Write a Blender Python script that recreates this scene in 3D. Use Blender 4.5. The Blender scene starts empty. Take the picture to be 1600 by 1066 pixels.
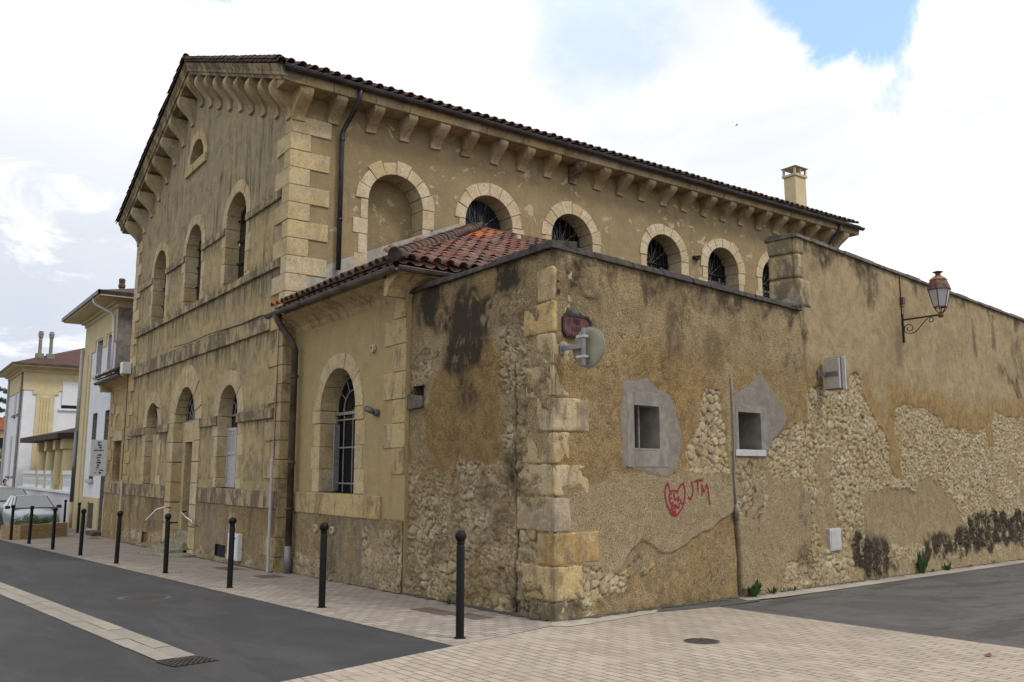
import bpy, bmesh, math, random
import numpy as np
from mathutils import Vector, Matrix
from mathutils.geometry import tessellate_polygon

random.seed(7)
S = bpy.context.scene
COL = S.collection
PI = math.pi

# ------------------------------------------------------------------ camera
cam_d = bpy.data.cameras.new("camera")
cam = bpy.data.objects.new("camera", cam_d)
COL.objects.link(cam)
cam_d.sensor_width = 36.0
cam_d.lens = 1359.0 / 1600.0 * 36.0
cam_d.clip_end = 3000.0
_r = Vector((0.8088717651628527, -0.587985077484876, 0.0))
_u = Vector((-0.08627965601737096, -0.11869209133969262, 0.989175418422301))
_b = Vector((-0.5816203850471713, -0.800116076646704, -0.14673783284847094))
cam.matrix_world = Matrix(((_r.x, _u.x, _b.x, 0.0), (_r.y, _u.y, _b.y, 0.0), (_r.z, _u.z, _b.z, 1.574), (0, 0, 0, 1)))
S.camera = cam

# ------------------------------------------------------------------ node helper
class NT:
    def __init__(self, tree):
        self.t = tree
        tree.nodes.clear()
    def n(self, typ, out=0, props=None, **ins):
        nd = self.t.nodes.new(typ)
        for k, v in (props or {}).items():
            setattr(nd, k, v)
        for k, v in ins.items():
            key = int(k[1:]) if k[0] == 'i' and k[1:].isdigit() else k.replace('_', ' ')
            sock = nd.inputs[key]
            if isinstance(v, bpy.types.NodeSocket):
                self.t.links.new(v, sock)
            elif isinstance(v, (tuple, list)) and len(v) == 3 and sock.type == 'RGBA':
                sock.default_value = (*v, 1.0)
            else:
                sock.default_value = v
        return nd.outputs[out]
    def math(self, op, a, b=0.0, clamp=False):
        return self.n('ShaderNodeMath', props={'operation': op, 'use_clamp': clamp}, i0=a, i1=b)
    def mix(self, f, a, b, mode='MIX'):
        nd = self.t.nodes.new('ShaderNodeMix')
        nd.data_type = 'RGBA'; nd.blend_type = mode
        for idx, v in ((0, f), (6, a), (7, b)):
            s = nd.inputs[idx]
            if isinstance(v, bpy.types.NodeSocket): self.t.links.new(v, s)
            elif isinstance(v, (tuple, list)): s.default_value = (*v, 1.0) if len(v) == 3 else v
            else: s.default_value = v
        return nd.outputs[2]
    def ramp(self, f, a, b, smooth=True):
        nd = self.t.nodes.new('ShaderNodeMapRange')
        nd.interpolation_type = 'SMOOTHSTEP' if smooth else 'LINEAR'
        self.t.links.new(f, nd.inputs[0])
        nd.inputs[1].default_value = a; nd.inputs[2].default_value = b
        nd.clamp = True
        return nd.outputs[0]
    def noise(self, co, scale, detail=3.0, rough=0.55, dist=0.0, out=0):
        return self.n('ShaderNodeTexNoise', out=out, Vector=co, Scale=scale, Detail=detail, Roughness=rough, Distortion=dist)
    def scaled(self, co, x, y, z):
        return self.n('ShaderNodeVectorMath', props={'operation': 'MULTIPLY'}, i0=co, i1=(x, y, z))
    def cramp(self, f, stops):
        nd = self.t.nodes.new('ShaderNodeValToRGB')
        self.t.links.new(f, nd.inputs[0])
        e = nd.color_ramp.elements
        while len(e) < len(stops): e.new(0.5)
        for el, (p, c) in zip(e, stops):
            el.position = p; el.color = (*c, 1.0)
        return nd.outputs[0]
    def attr(self, name, out='Fac'):
        nd = self.t.nodes.new('ShaderNodeAttribute')
        nd.attribute_name = name
        return nd.outputs[out]

# ------------------------------------------------------------------ world: a mostly cloudy bright sky
SUN_AZ_DIR = Vector((0.25, -0.55, 0.80)).normalized()
sun_el = math.asin(SUN_AZ_DIR.z)
sun_rot = math.atan2(SUN_AZ_DIR.x, SUN_AZ_DIR.y)
W = bpy.data.worlds.new("World"); S.world = W; W.use_nodes = True
w = NT(W.node_tree)
sky = w.n('ShaderNodeTexSky', props={'sky_type': 'NISHITA', 'sun_disc': False, 'sun_elevation': sun_el, 'sun_rotation': sun_rot})
dirv = w.n('ShaderNodeTexCoord', out='Generated')
nrm = w.n('ShaderNodeVectorMath', props={'operation': 'NORMALIZE'}, i0=dirv)
n_big = w.noise(nrm, 3.2, 6.0, 0.6, 0.3)
n_edge = w.noise(nrm, 7.0, 8.0, 0.62, 0.4)
n_wisp = w.noise(w.scaled(nrm, 1.0, 1.0, 2.2), 5.0, 8.0, 0.65, 0.8)
def blob(d, r0, r1, amp):
    dt = w.n('ShaderNodeVectorMath', out='Value', props={'operation': 'DISTANCE'}, i0=nrm, i1=d)
    dd = w.math('ADD', dt, w.math('MULTIPLY', w.math('SUBTRACT', n_edge, 0.5), amp))
    nd = w.t.nodes.new('ShaderNodeMapRange'); nd.interpolation_type = 'SMOOTHSTEP'
    w.t.links.new(dd, nd.inputs[0])
    nd.inputs[1].default_value = r0; nd.inputs[2].default_value = r1; nd.inputs[3].default_value = 1.0; nd.inputs[4].default_value = 0.0
    return nd.outputs[0]
BLUE_A = (0.745, 0.452, 0.492); BLUE_B = (0.584, 0.651, 0.490); BLUE_C = (0.856, 0.377, 0.354)
hole = blob(BLUE_A, 0.070, 0.098, 0.16)
hole2 = w.math('MULTIPLY', blob(BLUE_B, 0.03, 0.12, 0.25), 0.45)
hole3 = w.math('MULTIPLY', blob(BLUE_C, 0.01, 0.06, 0.6), 0.5)
hole4 = w.math('MULTIPLY', blob((0.255, 0.835, 0.515), 0.03, 0.06, 0.3), 0.6)
behind = w.math('MULTIPLY', w.ramp(n_big, 0.60, 0.70), w.ramp(w.n('ShaderNodeSeparateXYZ', out=1, i0=nrm), 0.1, -0.4))
blue_f = w.math('MAXIMUM', w.math('MAXIMUM', hole, hole2), w.math('MAXIMUM', w.math('MAXIMUM', hole3, hole4), behind))
cl_shade = w.cramp(w.noise(w.scaled(nrm, 1.0, 1.0, 1.8), 2.6, 7.0, 0.58, 0.5), [(0.30, (0.78, 0.81, 0.88)), (0.44, (0.95, 0.96, 1.0)), (0.54, (1.05, 1.05, 1.05))])
sepz = w.n('ShaderNodeSeparateXYZ', out=2, i0=nrm)
sepx = w.n('ShaderNodeSeparateXYZ', out=0, i0=nrm)
left_grey = w.math('MULTIPLY', w.ramp(sepx, 0.55, 0.10), w.ramp(sepz, 0.56, 0.16))
left_grey = w.math('MULTIPLY', left_grey, w.ramp(n_wisp, 0.40, 0.54))
cloud = w.mix(left_grey, cl_shade, (0.56, 0.61, 0.70))
cloud = w.mix(0.15, cloud, cl_shade)
cloud_em = w.n('ShaderNodeVectorMath', props={'operation': 'SCALE'}, i0=cloud, Scale=0.77)
bg_cloud = w.n('ShaderNodeBackground', Color=cloud_em, Strength=1.0)
bg_sky = w.n('ShaderNodeBackground', Color=w.mix(0.45, sky, (4.4, 6.6, 9.6)), Strength=0.112)
mixs = w.n('ShaderNodeMixShader', i0=blue_f, i1=bg_cloud, i2=bg_sky)
out = w.t.nodes.new('ShaderNodeOutputWorld')
w.t.links.new(mixs, out.inputs[0])

# ------------------------------------------------------------------ sun behind thin cloud
sl = bpy.data.lights.new("sun", 'SUN'); sl.energy = 1.1; sl.angle = math.radians(12); sl.color = (1.0, 0.95, 0.87)
so = bpy.data.objects.new("sun", sl); COL.objects.link(so)
so.rotation_euler = SUN_AZ_DIR.to_track_quat('Z', 'Y').to_euler()

S.view_settings.view_transform = 'Standard'
S.view_settings.look = 'None'
S.view_settings.exposure = 0.62
S.view_settings.gamma = 1.0

# ------------------------------------------------------------------ layout constants (metres; camera at x=0,y=0)
def gz(x, y):
    yy = y if y < 36 else 36 + (y - 36) * 0.1
    xx = x if x < 60 else 60
    return -0.02426 * xx - 0.02042 * yy
FX = 6.95            # street front of the large building
SY = 17.95           # its long side
FY = 32.15           # far corner of the front
EX = 27.66           # far end of the long side
CY = 25.05           # centre line of the gable
AX = 7.20            # front of the lean-to
GC = Vector((7.27, 9.06, 0))     # street corner of the garden wall
ANG = math.radians(7.9)
WD = Vector((math.cos(ANG), math.sin(ANG), 0))
WN = Vector((math.sin(ANG), -math.cos(ANG), 0))
def wp(u, z, off=0.0):
    p = GC + WD * u + WN * off
    return Vector((p.x, p.y, z))
def fp(u, z, off=0.0): return Vector((FX - off, u, z))     # front plane, off = out of the wall
def sp(u, z, off=0.0): return Vector((u, SY - off, z))     # side plane
def ap(u, z, off=0.0): return Vector((AX - off, u, z))

# ------------------------------------------------------------------ objects
def tag(o, label=None, cat=None, group=None, kind=None):
    if label: o['label'] = label
    if cat: o['category'] = cat
    if group: o['group'] = group
    if kind: o['kind'] = kind
    return o
def empty(name, loc, label, cat, group=None):
    o = bpy.data.objects.new(name, None); COL.objects.link(o)
    o.location = loc; o.empty_display_size = 0.2
    return tag(o, label, cat, group)
ROOTLOC = {}
def rootloc(p):
    v = Vector((0, 0, 0))
    while p is not None:
        v += p.location; p = p.parent
    return v
class MB:
    def __init__(self):
        self.v = []; self.f = []; self.r = None
    def add(self, vs, fs):
        b = len(self.v)
        self.v += [tuple(x) for x in vs]
        self.f += [tuple(i + b for i in q) for q in fs]
    def hexa(self, p):     # 8 points: bottom ring 0-3, top ring 4-7
        self.add(p, [(3, 2, 1, 0), (4, 5, 6, 7), (0, 1, 5, 4), (1, 2, 6, 5), (2, 3, 7, 6), (3, 0, 4, 7)])
    def box(self, a, b):
        x0, y0, z0 = a; x1, y1, z1 = b
        self.hexa([(x0, y0, z0), (x1, y0, z0), (x1, y1, z0), (x0, y1, z0), (x0, y0, z1), (x1, y0, z1), (x1, y1, z1), (x0, y1, z1)])
    def fbox(self, fn, u0, u1, z0, z1, o0, o1):
        self.hexa([fn(u0, z0, o1), fn(u1, z0, o1), fn(u1, z0, o0), fn(u0, z0, o0), fn(u0, z1, o1), fn(u1, z1, o1), fn(u1, z1, o0), fn(u0, z1, o0)])
    def prism(self, ring0, ring1):
        n = len(ring0)
        self.add(list(ring0) + list(ring1), [tuple(range(n))[::-1], tuple(range(n, 2 * n))] + [(i, (i + 1) % n, n + (i + 1) % n, n + i) for i in range(n)])
    def tube(self, pts, r, seg=8, cap=True):
        pts = [Vector(p) for p in pts]
        rs = r if isinstance(r, (list, tuple)) else [r] * len(pts)
        rings = []
        up = Vector((0.02, 0.03, 1)).normalized()
        prev = None
        for i, p in enumerate(pts):
            t = (pts[min(i + 1, len(pts) - 1)] - pts[max(i - 1, 0)]).normalized()
            a = prev if prev is not None else (up.cross(t) if abs(t.dot(up)) < 0.95 else Vector((1, 0, 0)).cross(t))
            a = (a - t * a.dot(t)).normalized(); prev = a
            b = t.cross(a)
            rings.append([p + (a * math.cos(2 * PI * k / seg) + b * math.sin(2 * PI * k / seg)) * rs[i] for k in range(seg)])
        vs = [q for ring in rings for q in ring]
        fs = []
        for i in range(len(pts) - 1):
            for k in range(seg):
                k2 = (k + 1) % seg
                fs.append((i * seg + k, i * seg + k2, (i + 1) * seg + k2, (i + 1) * seg + k))
        if cap:
            fs.append(tuple(range(seg))[::-1]); fs.append(tuple((len(pts) - 1) * seg + k for k in range(seg)))
        self.add(vs, fs)
    def lathe(self, prof, c, seg=16, axis=Vector((0, 0, 1)), ang=2 * PI):
        axis = Vector(axis).normalized(); c = Vector(c)
        a = axis.orthogonal().normalized(); b = axis.cross(a)
        vs = []; fs = []
        for (r, h) in prof:
            for k in range(seg):
                t = ang * k / seg
                vs.append(c + axis * h + (a * math.cos(t) + b * math.sin(t)) * r)
        for i in range(len(prof) - 1):
            for k in range(seg):
                k2 = (k + 1) % seg
                fs.append((i * seg + k, i * seg + k2, (i + 1) * seg + k2, (i + 1) * seg + k))
        if prof[0][0] > 1e-4: fs.append(tuple(range(seg))[::-1])
        if prof[-1][0] > 1e-4: fs.append(tuple((len(prof) - 1) * seg + k for k in range(seg)))
        self.add(vs, fs)
    def build(self, name, mat, parent=None, smooth=False, attrs=None, bevel=0.0, fix=True):
        me = bpy.data.meshes.new(name)
        off = rootloc(parent) if parent else Vector((0, 0, 0))
        vs = [(x - off.x, y - off.y, z - off.z) for x, y, z in self.v]
        me.from_pydata(vs, [], self.f)
        if fix:
            bm = bmesh.new(); bm.from_mesh(me)
            bmesh.ops.recalc_face_normals(bm, faces=bm.faces)
            if bevel > 0:
                bmesh.ops.bevel(bm, geom=[e for e in bm.edges if len(e.link_faces) == 2 and e.calc_face_angle(0) > 0.5], offset=bevel, segments=2, affect='EDGES', profile=0.6)
            bm.to_mesh(me); bm.free()
        if attrs:
            for k, arr in attrs.items():
                at = me.attributes.new(k, 'FLOAT', 'POINT')
                at.data.foreach_set('value', np.asarray(arr, dtype=np.float32))
        me.materials.append(mat)
        if smooth:
            me.polygons.foreach_set('use_smooth', [True] * len(me.polygons))
        o = bpy.data.objects.new(name, me); COL.objects.link(o)
        if parent: o.parent = parent
        return o
def auto_smooth(o, deg=40):
    me = o.data
    me.polygons.foreach_set('use_smooth', [True] * len(me.polygons))
    bm = bmesh.new(); bm.from_mesh(me)
    for e in bm.edges:
        e.smooth = not (len(e.link_faces) == 2 and e.calc_face_angle(0) > math.radians(deg))
    bm.to_mesh(me); bm.free()
    return o
def copy_tree(o, loc, label=None):
    c = o.copy(); COL.objects.link(c); c.location = loc
    if label: c['label'] = label
    for ch in o.children:
        d = ch.copy(); COL.objects.link(d); d.parent = c
        for g in ch.children:
            e = g.copy(); COL.objects.link(e); e.parent = d
    return c
def shift_z(o, dz):
    pass

# ------------------------------------------------------------------ numpy noise
def _h(ix, iy, s):
    n = (ix.astype(np.int64) * 374761393 + iy.astype(np.int64) * 668265263 + s * 1442695041) & 0xFFFFFFFF
    n = ((n ^ (n >> 13)) * 1274126177) & 0xFFFFFFFF
    n = (n ^ (n >> 16)) & 0xFFFFFF
    return n / float(0xFFFFFF)
def vnoise(x, y, s=0):
    ix = np.floor(x); iy = np.floor(y); fx = x - ix; fy = y - iy
    fx = fx * fx * (3 - 2 * fx); fy = fy * fy * (3 - 2 * fy)
    a = _h(ix, iy, s); b = _h(ix + 1, iy, s); c = _h(ix, iy + 1, s); d = _h(ix + 1, iy + 1, s)
    return (a * (1 - fx) + b * fx) * (1 - fy) + (c * (1 - fx) + d * fx) * fy
def fbm(x, y, s=0, o=4, g=0.5):
    t = 0.0; a = 1.0; n = 0.0
    for k in range(o):
        t = t + a * vnoise(x * 2 ** k + 17.3 * k, y * 2 ** k - 9.1 * k, s + k); n += a; a *= g
    return t / n - 0.5
def voro(x, y, s=0):
    ix = np.floor(x); iy = np.floor(y)
    f1 = np.full(x.shape, 9.0); f2 = np.full(x.shape, 9.0); rid = np.zeros(x.shape)
    for dx in (-1, 0, 1):
        for dy in (-1, 0, 1):
            cx = ix + dx; cy = iy + dy
            px = cx + 0.04 + 0.92 * _h(cx, cy, s); py = cy + 0.04 + 0.92 * _h(cx, cy, s + 7)
            d = np.hypot(px - x, py - y)
            rr = _h(cx, cy, s + 13)
            near = d < f1
            f2 = np.where(near, f1, np.minimum(f2, d))
            rid = np.where(near, rr, rid)
            f1 = np.where(near, d, f1)
    return f1, f2, rid
def sdpoly(x, y, poly):
    """signed distance, positive inside"""
    inside = np.zeros(x.shape, bool); dist = np.full(x.shape, 1e9)
    n = len(poly)
    for i in range(n):
        x0, y0 = poly[i]; x1, y1 = poly[(i + 1) % n]
        if y0 != y1:
            c = ((y0 > y) != (y1 > y)) & (x < (x1 - x0) * (y - y0) / (y1 - y0) + x0)
            inside ^= c
        ex, ey = x1 - x0, y1 - y0
        L = ex * ex + ey * ey + 1e-12
        t = np.clip(((x - x0) * ex + (y - y0) * ey) / L, 0, 1)
        dist = np.minimum(dist, np.hypot(x - x0 - t * ex, y - y0 - t * ey))
    return np.where(inside, dist, -dist)
def sstep(a, b, v):
    t = np.clip((v - a) / (b - a), 0, 1)
    return t * t * (3 - 2 * t)

# ------------------------------------------------------------------ materials
MATS = {}
def newmat(name):
    m = bpy.data.materials.new(name); m.use_nodes = True
    MATS[name] = m
    k = NT(m.node_tree)
    return m, k
def finish(k, color, rough=0.85, bump=None, bstr=0.3, bdist=0.02, metal=0.0, spec=0.3, **extra):
    b = k.t.nodes.new('ShaderNodeBsdfPrincipled')
    o = k.t.nodes.new('ShaderNodeOutputMaterial')
    k.t.links.new(b.outputs[0], o.inputs[0])
    def put(nm, v):
        s = b.inputs[nm]
        if isinstance(v, bpy.types.NodeSocket): k.t.links.new(v, s)
        elif isinstance(v, (tuple, list)) and len(v) == 3: s.default_value = (*v, 1.0)
        else: s.default_value = v
    put('Base Color', color); put('Roughness', rough); put('Metallic', metal); put('Specular IOR Level', spec)
    for kk, v in extra.items(): put(kk.replace('_', ' '), v)
    if bump is not None:
        bn = k.t.nodes.new('ShaderNodeBump'); bn.inputs['Strength'].default_value = bstr; bn.inputs['Distance'].default_value = bdist
        k.t.links.new(bump, bn.inputs['Height']); k.t.links.new(bn.outputs[0], b.inputs['Normal'])
def pos(k): return k.n('ShaderNodeNewGeometry', out='Position')
def objco(k): return k.n('ShaderNodeTexCoord', out='Object')

def simple(name, c, rough=0.6, metal=0.0, spec=0.4, var=0.15, scale=6.0, bump=0.0, **extra):
    m, k = newmat(name)
    p = pos(k)
    nz = k.noise(p, scale, 4.0)
    d = tuple(max(0, x * (1 - var)) for x in c); e = tuple(min(1, x * (1 + var)) for x in c)
    col = k.mix(k.ramp(nz, 0.3, 0.7), d, e)
    finish(k, col, rough, k.noise(p, 60.0, 3.0) if bump else None, bump, 0.01, metal, spec, **extra)
    return m

def warm(k, c, f=(1.03, 1.0, 0.97)):
    return k.mix(1.0, c, f, 'MULTIPLY')
def mat_block(name, pal, dirt=0.35, pit=1.0):
    """cut limestone: colour per loose block (object random + mesh attribute), pits, soft staining"""
    m, k = newmat(name)
    p = pos(k)
    rnd = k.n('ShaderNodeObjectInfo', out='Random')
    isl = k.n('ShaderNodeNewGeometry', out='Random Per Island')
    sel = k.math('FRACT', k.math('ADD', rnd, isl))
    n = len(pal)
    base = k.cramp(sel, [(i / max(1, n - 1), c) for i, c in enumerate(pal)])
    big = k.noise(p, 2.3, 6.0, 0.65, 0.6)
    base = k.mix(k.math('MULTIPLY', k.ramp(big, 0.47, 0.60), 0.40), base, (0.39, 0.285, 0.13))
    mid = k.noise(p, 8.0, 6.0, 0.7, 0.3)
    base = k.mix(k.math('MULTIPLY', k.ramp(mid, 0.47, 0.60), 0.55), base, (0.47, 0.43, 0.34))
    wth = k.noise(p, 13.0, 6.0, 0.72, 0.5)
    base = k.mix(k.math('MULTIPLY', k.ramp(wth, 0.51, 0.62), 0.36), base, (0.25, 0.21, 0.14))
    dk = k.ramp(k.noise(k.scaled(p, 1.0, 1.0, 0.5), 2.7, 8.0, 0.74, 0.3), 0.47 if dirt < 0.7 else 0.42, 0.63 if dirt < 0.7 else 0.55)
    base = k.mix(k.math('MULTIPLY', dk, dirt), base, (0.085, 0.077, 0.064))
    fine = k.noise(p, 46.0, 4.0, 0.75)
    base = k.mix(k.math('MULTIPLY', k.ramp(fine, 0.44, 0.60), 0.35), base, (0.17, 0.135, 0.08))
    vor = k.n('ShaderNodeTexVoronoi', Vector=p, Scale=15.0)
    pits = k.math('MULTIPLY', k.ramp(vor, 0.20, 0.08), k.ramp(mid, 0.46, 0.54))
    base = k.mix(k.math('MULTIPLY', pits, 0.85 * pit), base, (0.06, 0.048, 0.032))
    h = k.math('ADD', k.math('MULTIPLY', mid, 0.6), k.math('MULTIPLY', fine, 0.35))
    h = k.math('SUBTRACT', h, k.math('MULTIPLY', pits, 0.8 * pit))
    finish(k, warm(k, base, (1.05, 0.99, 0.92)), 0.92, h, 0.55, 0.03, spec=0.15)
    return m
PAL_CREAM = [(0.56, 0.48, 0.295), (0.50, 0.395, 0.19), (0.62, 0.56, 0.41), (0.48, 0.40, 0.225), (0.58, 0.51, 0.36), (0.49, 0.37, 0.15)]
PAL_YEL = [(0.49, 0.37, 0.16), (0.43, 0.345, 0.195), (0.53, 0.43, 0.215), (0.40, 0.32, 0.185), (0.47, 0.37, 0.19)]
M_QUOIN = mat_block('cut_limestone', PAL_CREAM, 0.28)
M_CORNER = mat_block('worn_corner_limestone', [(0.46, 0.39, 0.25), (0.42, 0.335, 0.18), (0.50, 0.44, 0.31)], 0.6, 1.0)
M_BLOCK = mat_block('old_limestone', PAL_YEL, 0.62)
M_WHITE_STONE = mat_block('pale_limestone', [(0.62, 0.55, 0.40), (0.55, 0.46, 0.29), (0.66, 0.60, 0.47), (0.53, 0.43, 0.24)], 0.12)
M_CORBEL = mat_block('corbel_limestone', [(0.44, 0.32, 0.13), (0.50, 0.45, 0.34), (0.34, 0.27, 0.16), (0.48, 0.41, 0.28), (0.30, 0.235, 0.13), (0.42, 0.34, 0.20)], 0.5, 0.4)
M_BANDSTONE = mat_block('string_course_limestone', [(0.40, 0.34, 0.22), (0.36, 0.30, 0.19), (0.44, 0.35, 0.19), (0.33, 0.29, 0.21)], 0.8)
M_GREYSTONE = mat_block('grey_corner_stone', [(0.29, 0.255, 0.20), (0.26, 0.23, 0.185)], 0.2, 0.2)
M_ORANGESTONE = mat_block('orange_corner_stone', [(0.40, 0.265, 0.095), (0.37, 0.25, 0.095)], 0.4, 0.8)
M_DARKSTONE = mat_block('dark_foot_stone', [(0.24, 0.19, 0.11), (0.15, 0.13, 0.10)], 0.9, 0.6)
M_PIER = mat_block('weathered_pier_stone', [(0.36, 0.31, 0.21), (0.33, 0.27, 0.165), (0.39, 0.345, 0.25)], 0.75, 0.6)
M_SOOT = mat_block('soot_black_stone', [(0.07, 0.06, 0.05), (0.09, 0.08, 0.06)], 0.6, 0.2)

def mat_render(name, c1, c2, grey, streak, spots, hi=None, drips=()):
    """old lime render: blotches, grain, rain streaks, small white losses; hi=(z0,z1) greys the upper part"""
    m, k = newmat(name)
    p = pos(k)
    z = k.n('ShaderNodeSeparateXYZ', out=2, i0=p)
    big = k.noise(p, 0.8, 7.0, 0.65, 0.6)
    base = k.mix(k.ramp(big, 0.42, 0.58), c1, c2)
    if hi:
        g = k.math('ADD', k.ramp(z, hi[0], hi[1]), k.math('MULTIPLY', k.math('SUBTRACT', big, 0.5), 2.2), True)
        base = k.mix(k.math('MULTIPLY', g, hi[2]), base, grey)
    med = k.noise(p, 4.2, 8.0, 0.72, 0.3)
    base = k.mix(k.math('MULTIPLY', k.ramp(med, 0.46, 0.62), 0.55), base, grey)
    base = k.mix(k.math('MULTIPLY', k.ramp(med, 0.50, 0.36), 0.30), base, tuple(min(1, x * 1.28) for x in c1))
    fine = k.noise(p, 60.0, 4.0, 0.8)
    base = k.mix(k.math('MULTIPLY', k.ramp(fine, 0.46, 0.60), 0.50), base, tuple(x * 0.45 for x in c1))
    base = k.mix(k.math('MULTIPLY', k.ramp(fine, 0.50, 0.40), 0.25), base, tuple(min(1, x * 1.5) for x in c2))
    if streak > 0:
        st = k.noise(k.scaled(p, 2.6, 2.6, 0.20), 1.5, 7.0, 0.72, 0.25)
        st2 = k.noise(p, 0.5, 4.0, 0.6)
        f = k.math('MULTIPLY', k.ramp(st, 0.49, 0.63), k.ramp(st2, 0.46, 0.60))
        base = k.mix(k.math('MULTIPLY', f, streak), base, (0.075, 0.068, 0.056))
        st3 = k.noise(k.scaled(p, 6.0, 6.0, 0.4), 1.3, 5.0, 0.72)
        base = k.mix(k.math('MULTIPLY', k.math('MULTIPLY', k.ramp(st3, 0.54, 0.68), k.ramp(st2, 0.42, 0.55)), streak * 0.45), base, (0.40, 0.37, 0.31))
        lich = k.noise(p, 2.1, 9.0, 0.78, 0.4)
        base = k.mix(k.math('MULTIPLY', k.ramp(lich, 0.53, 0.62), streak * 0.55), base, (0.105, 0.095, 0.078))
    for zb, ln, am in drips:
        dn = k.noise(k.scaled(p, 5.0, 5.0, 0.55), 1.4, 7.0, 0.75, 0.2)
        dz = k.math('SUBTRACT', zb, z)
        g = k.math('MULTIPLY', k.ramp(dz, ln, 0.0), k.math('GREATER_THAN', dz, 0.0))
        g = k.math('MULTIPLY', g, k.ramp(dn, 0.43, 0.60))
        up = k.math('SUBTRACT', z, zb + 0.20)
        g2 = k.math('MULTIPLY', k.math('MULTIPLY', k.ramp(up, 0.30, 0.0), k.math('GREATER_THAN', up, 0.0)), k.ramp(dn, 0.45, 0.60))
        base = k.mix(k.math('MULTIPLY', k.math('MAXIMUM', g, g2), am), base, (0.085, 0.078, 0.066))
    if spots > 0:
        sp_ = k.noise(p, 2.6, 8.0, 0.62, 0.6)
        sp2 = k.ramp(sp_, 0.605, 0.625)
        base = k.mix(k.math('MULTIPLY', sp2, spots), base, (0.50, 0.43, 0.29))
        sp3 = k.ramp(k.noise(p, 1.5, 8.0, 0.65, 0.4), 0.56, 0.60)
        base = k.mix(k.math('MULTIPLY', sp3, spots * 0.5), base, tuple(x * 0.72 for x in c1))
    h = k.math('ADD', k.math('MULTIPLY', med, 0.8), k.math('MULTIPLY', fine, 0.4))
    finish(k, warm(k, base), 0.95, h, 0.8, 0.04, spec=0.1)
    return m
M_FRONT = mat_render('weathered_front_render', (0.46, 0.37, 0.195), (0.395, 0.315, 0.17), (0.27, 0.236, 0.176), 0.85, 0.0, (5.8, 9.2, 0.80), ((2.69, 0.5, 0.75), (4.67, 0.8, 0.85), (6.05, 0.8, 0.85), (7.65, 0.6, 0.6), (1.13, 0.3, 0.6)))
M_SIDE = mat_render('brown_side_render', (0.335, 0.262, 0.150), (0.275, 0.215, 0.124), (0.29, 0.235, 0.15), 0.25, 0.75)
M_ANNEX = mat_render('smooth_ochre_render', (0.43, 0.335, 0.168), (0.385, 0.305, 0.155), (0.375, 0.315, 0.205), 0.30, 0.0)
M_BASE = mat_render('damp_base_render', (0.36, 0.27, 0.125), (0.29, 0.225, 0.115), (0.20, 0.17, 0.115), 0.75, 0.6)

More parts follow.
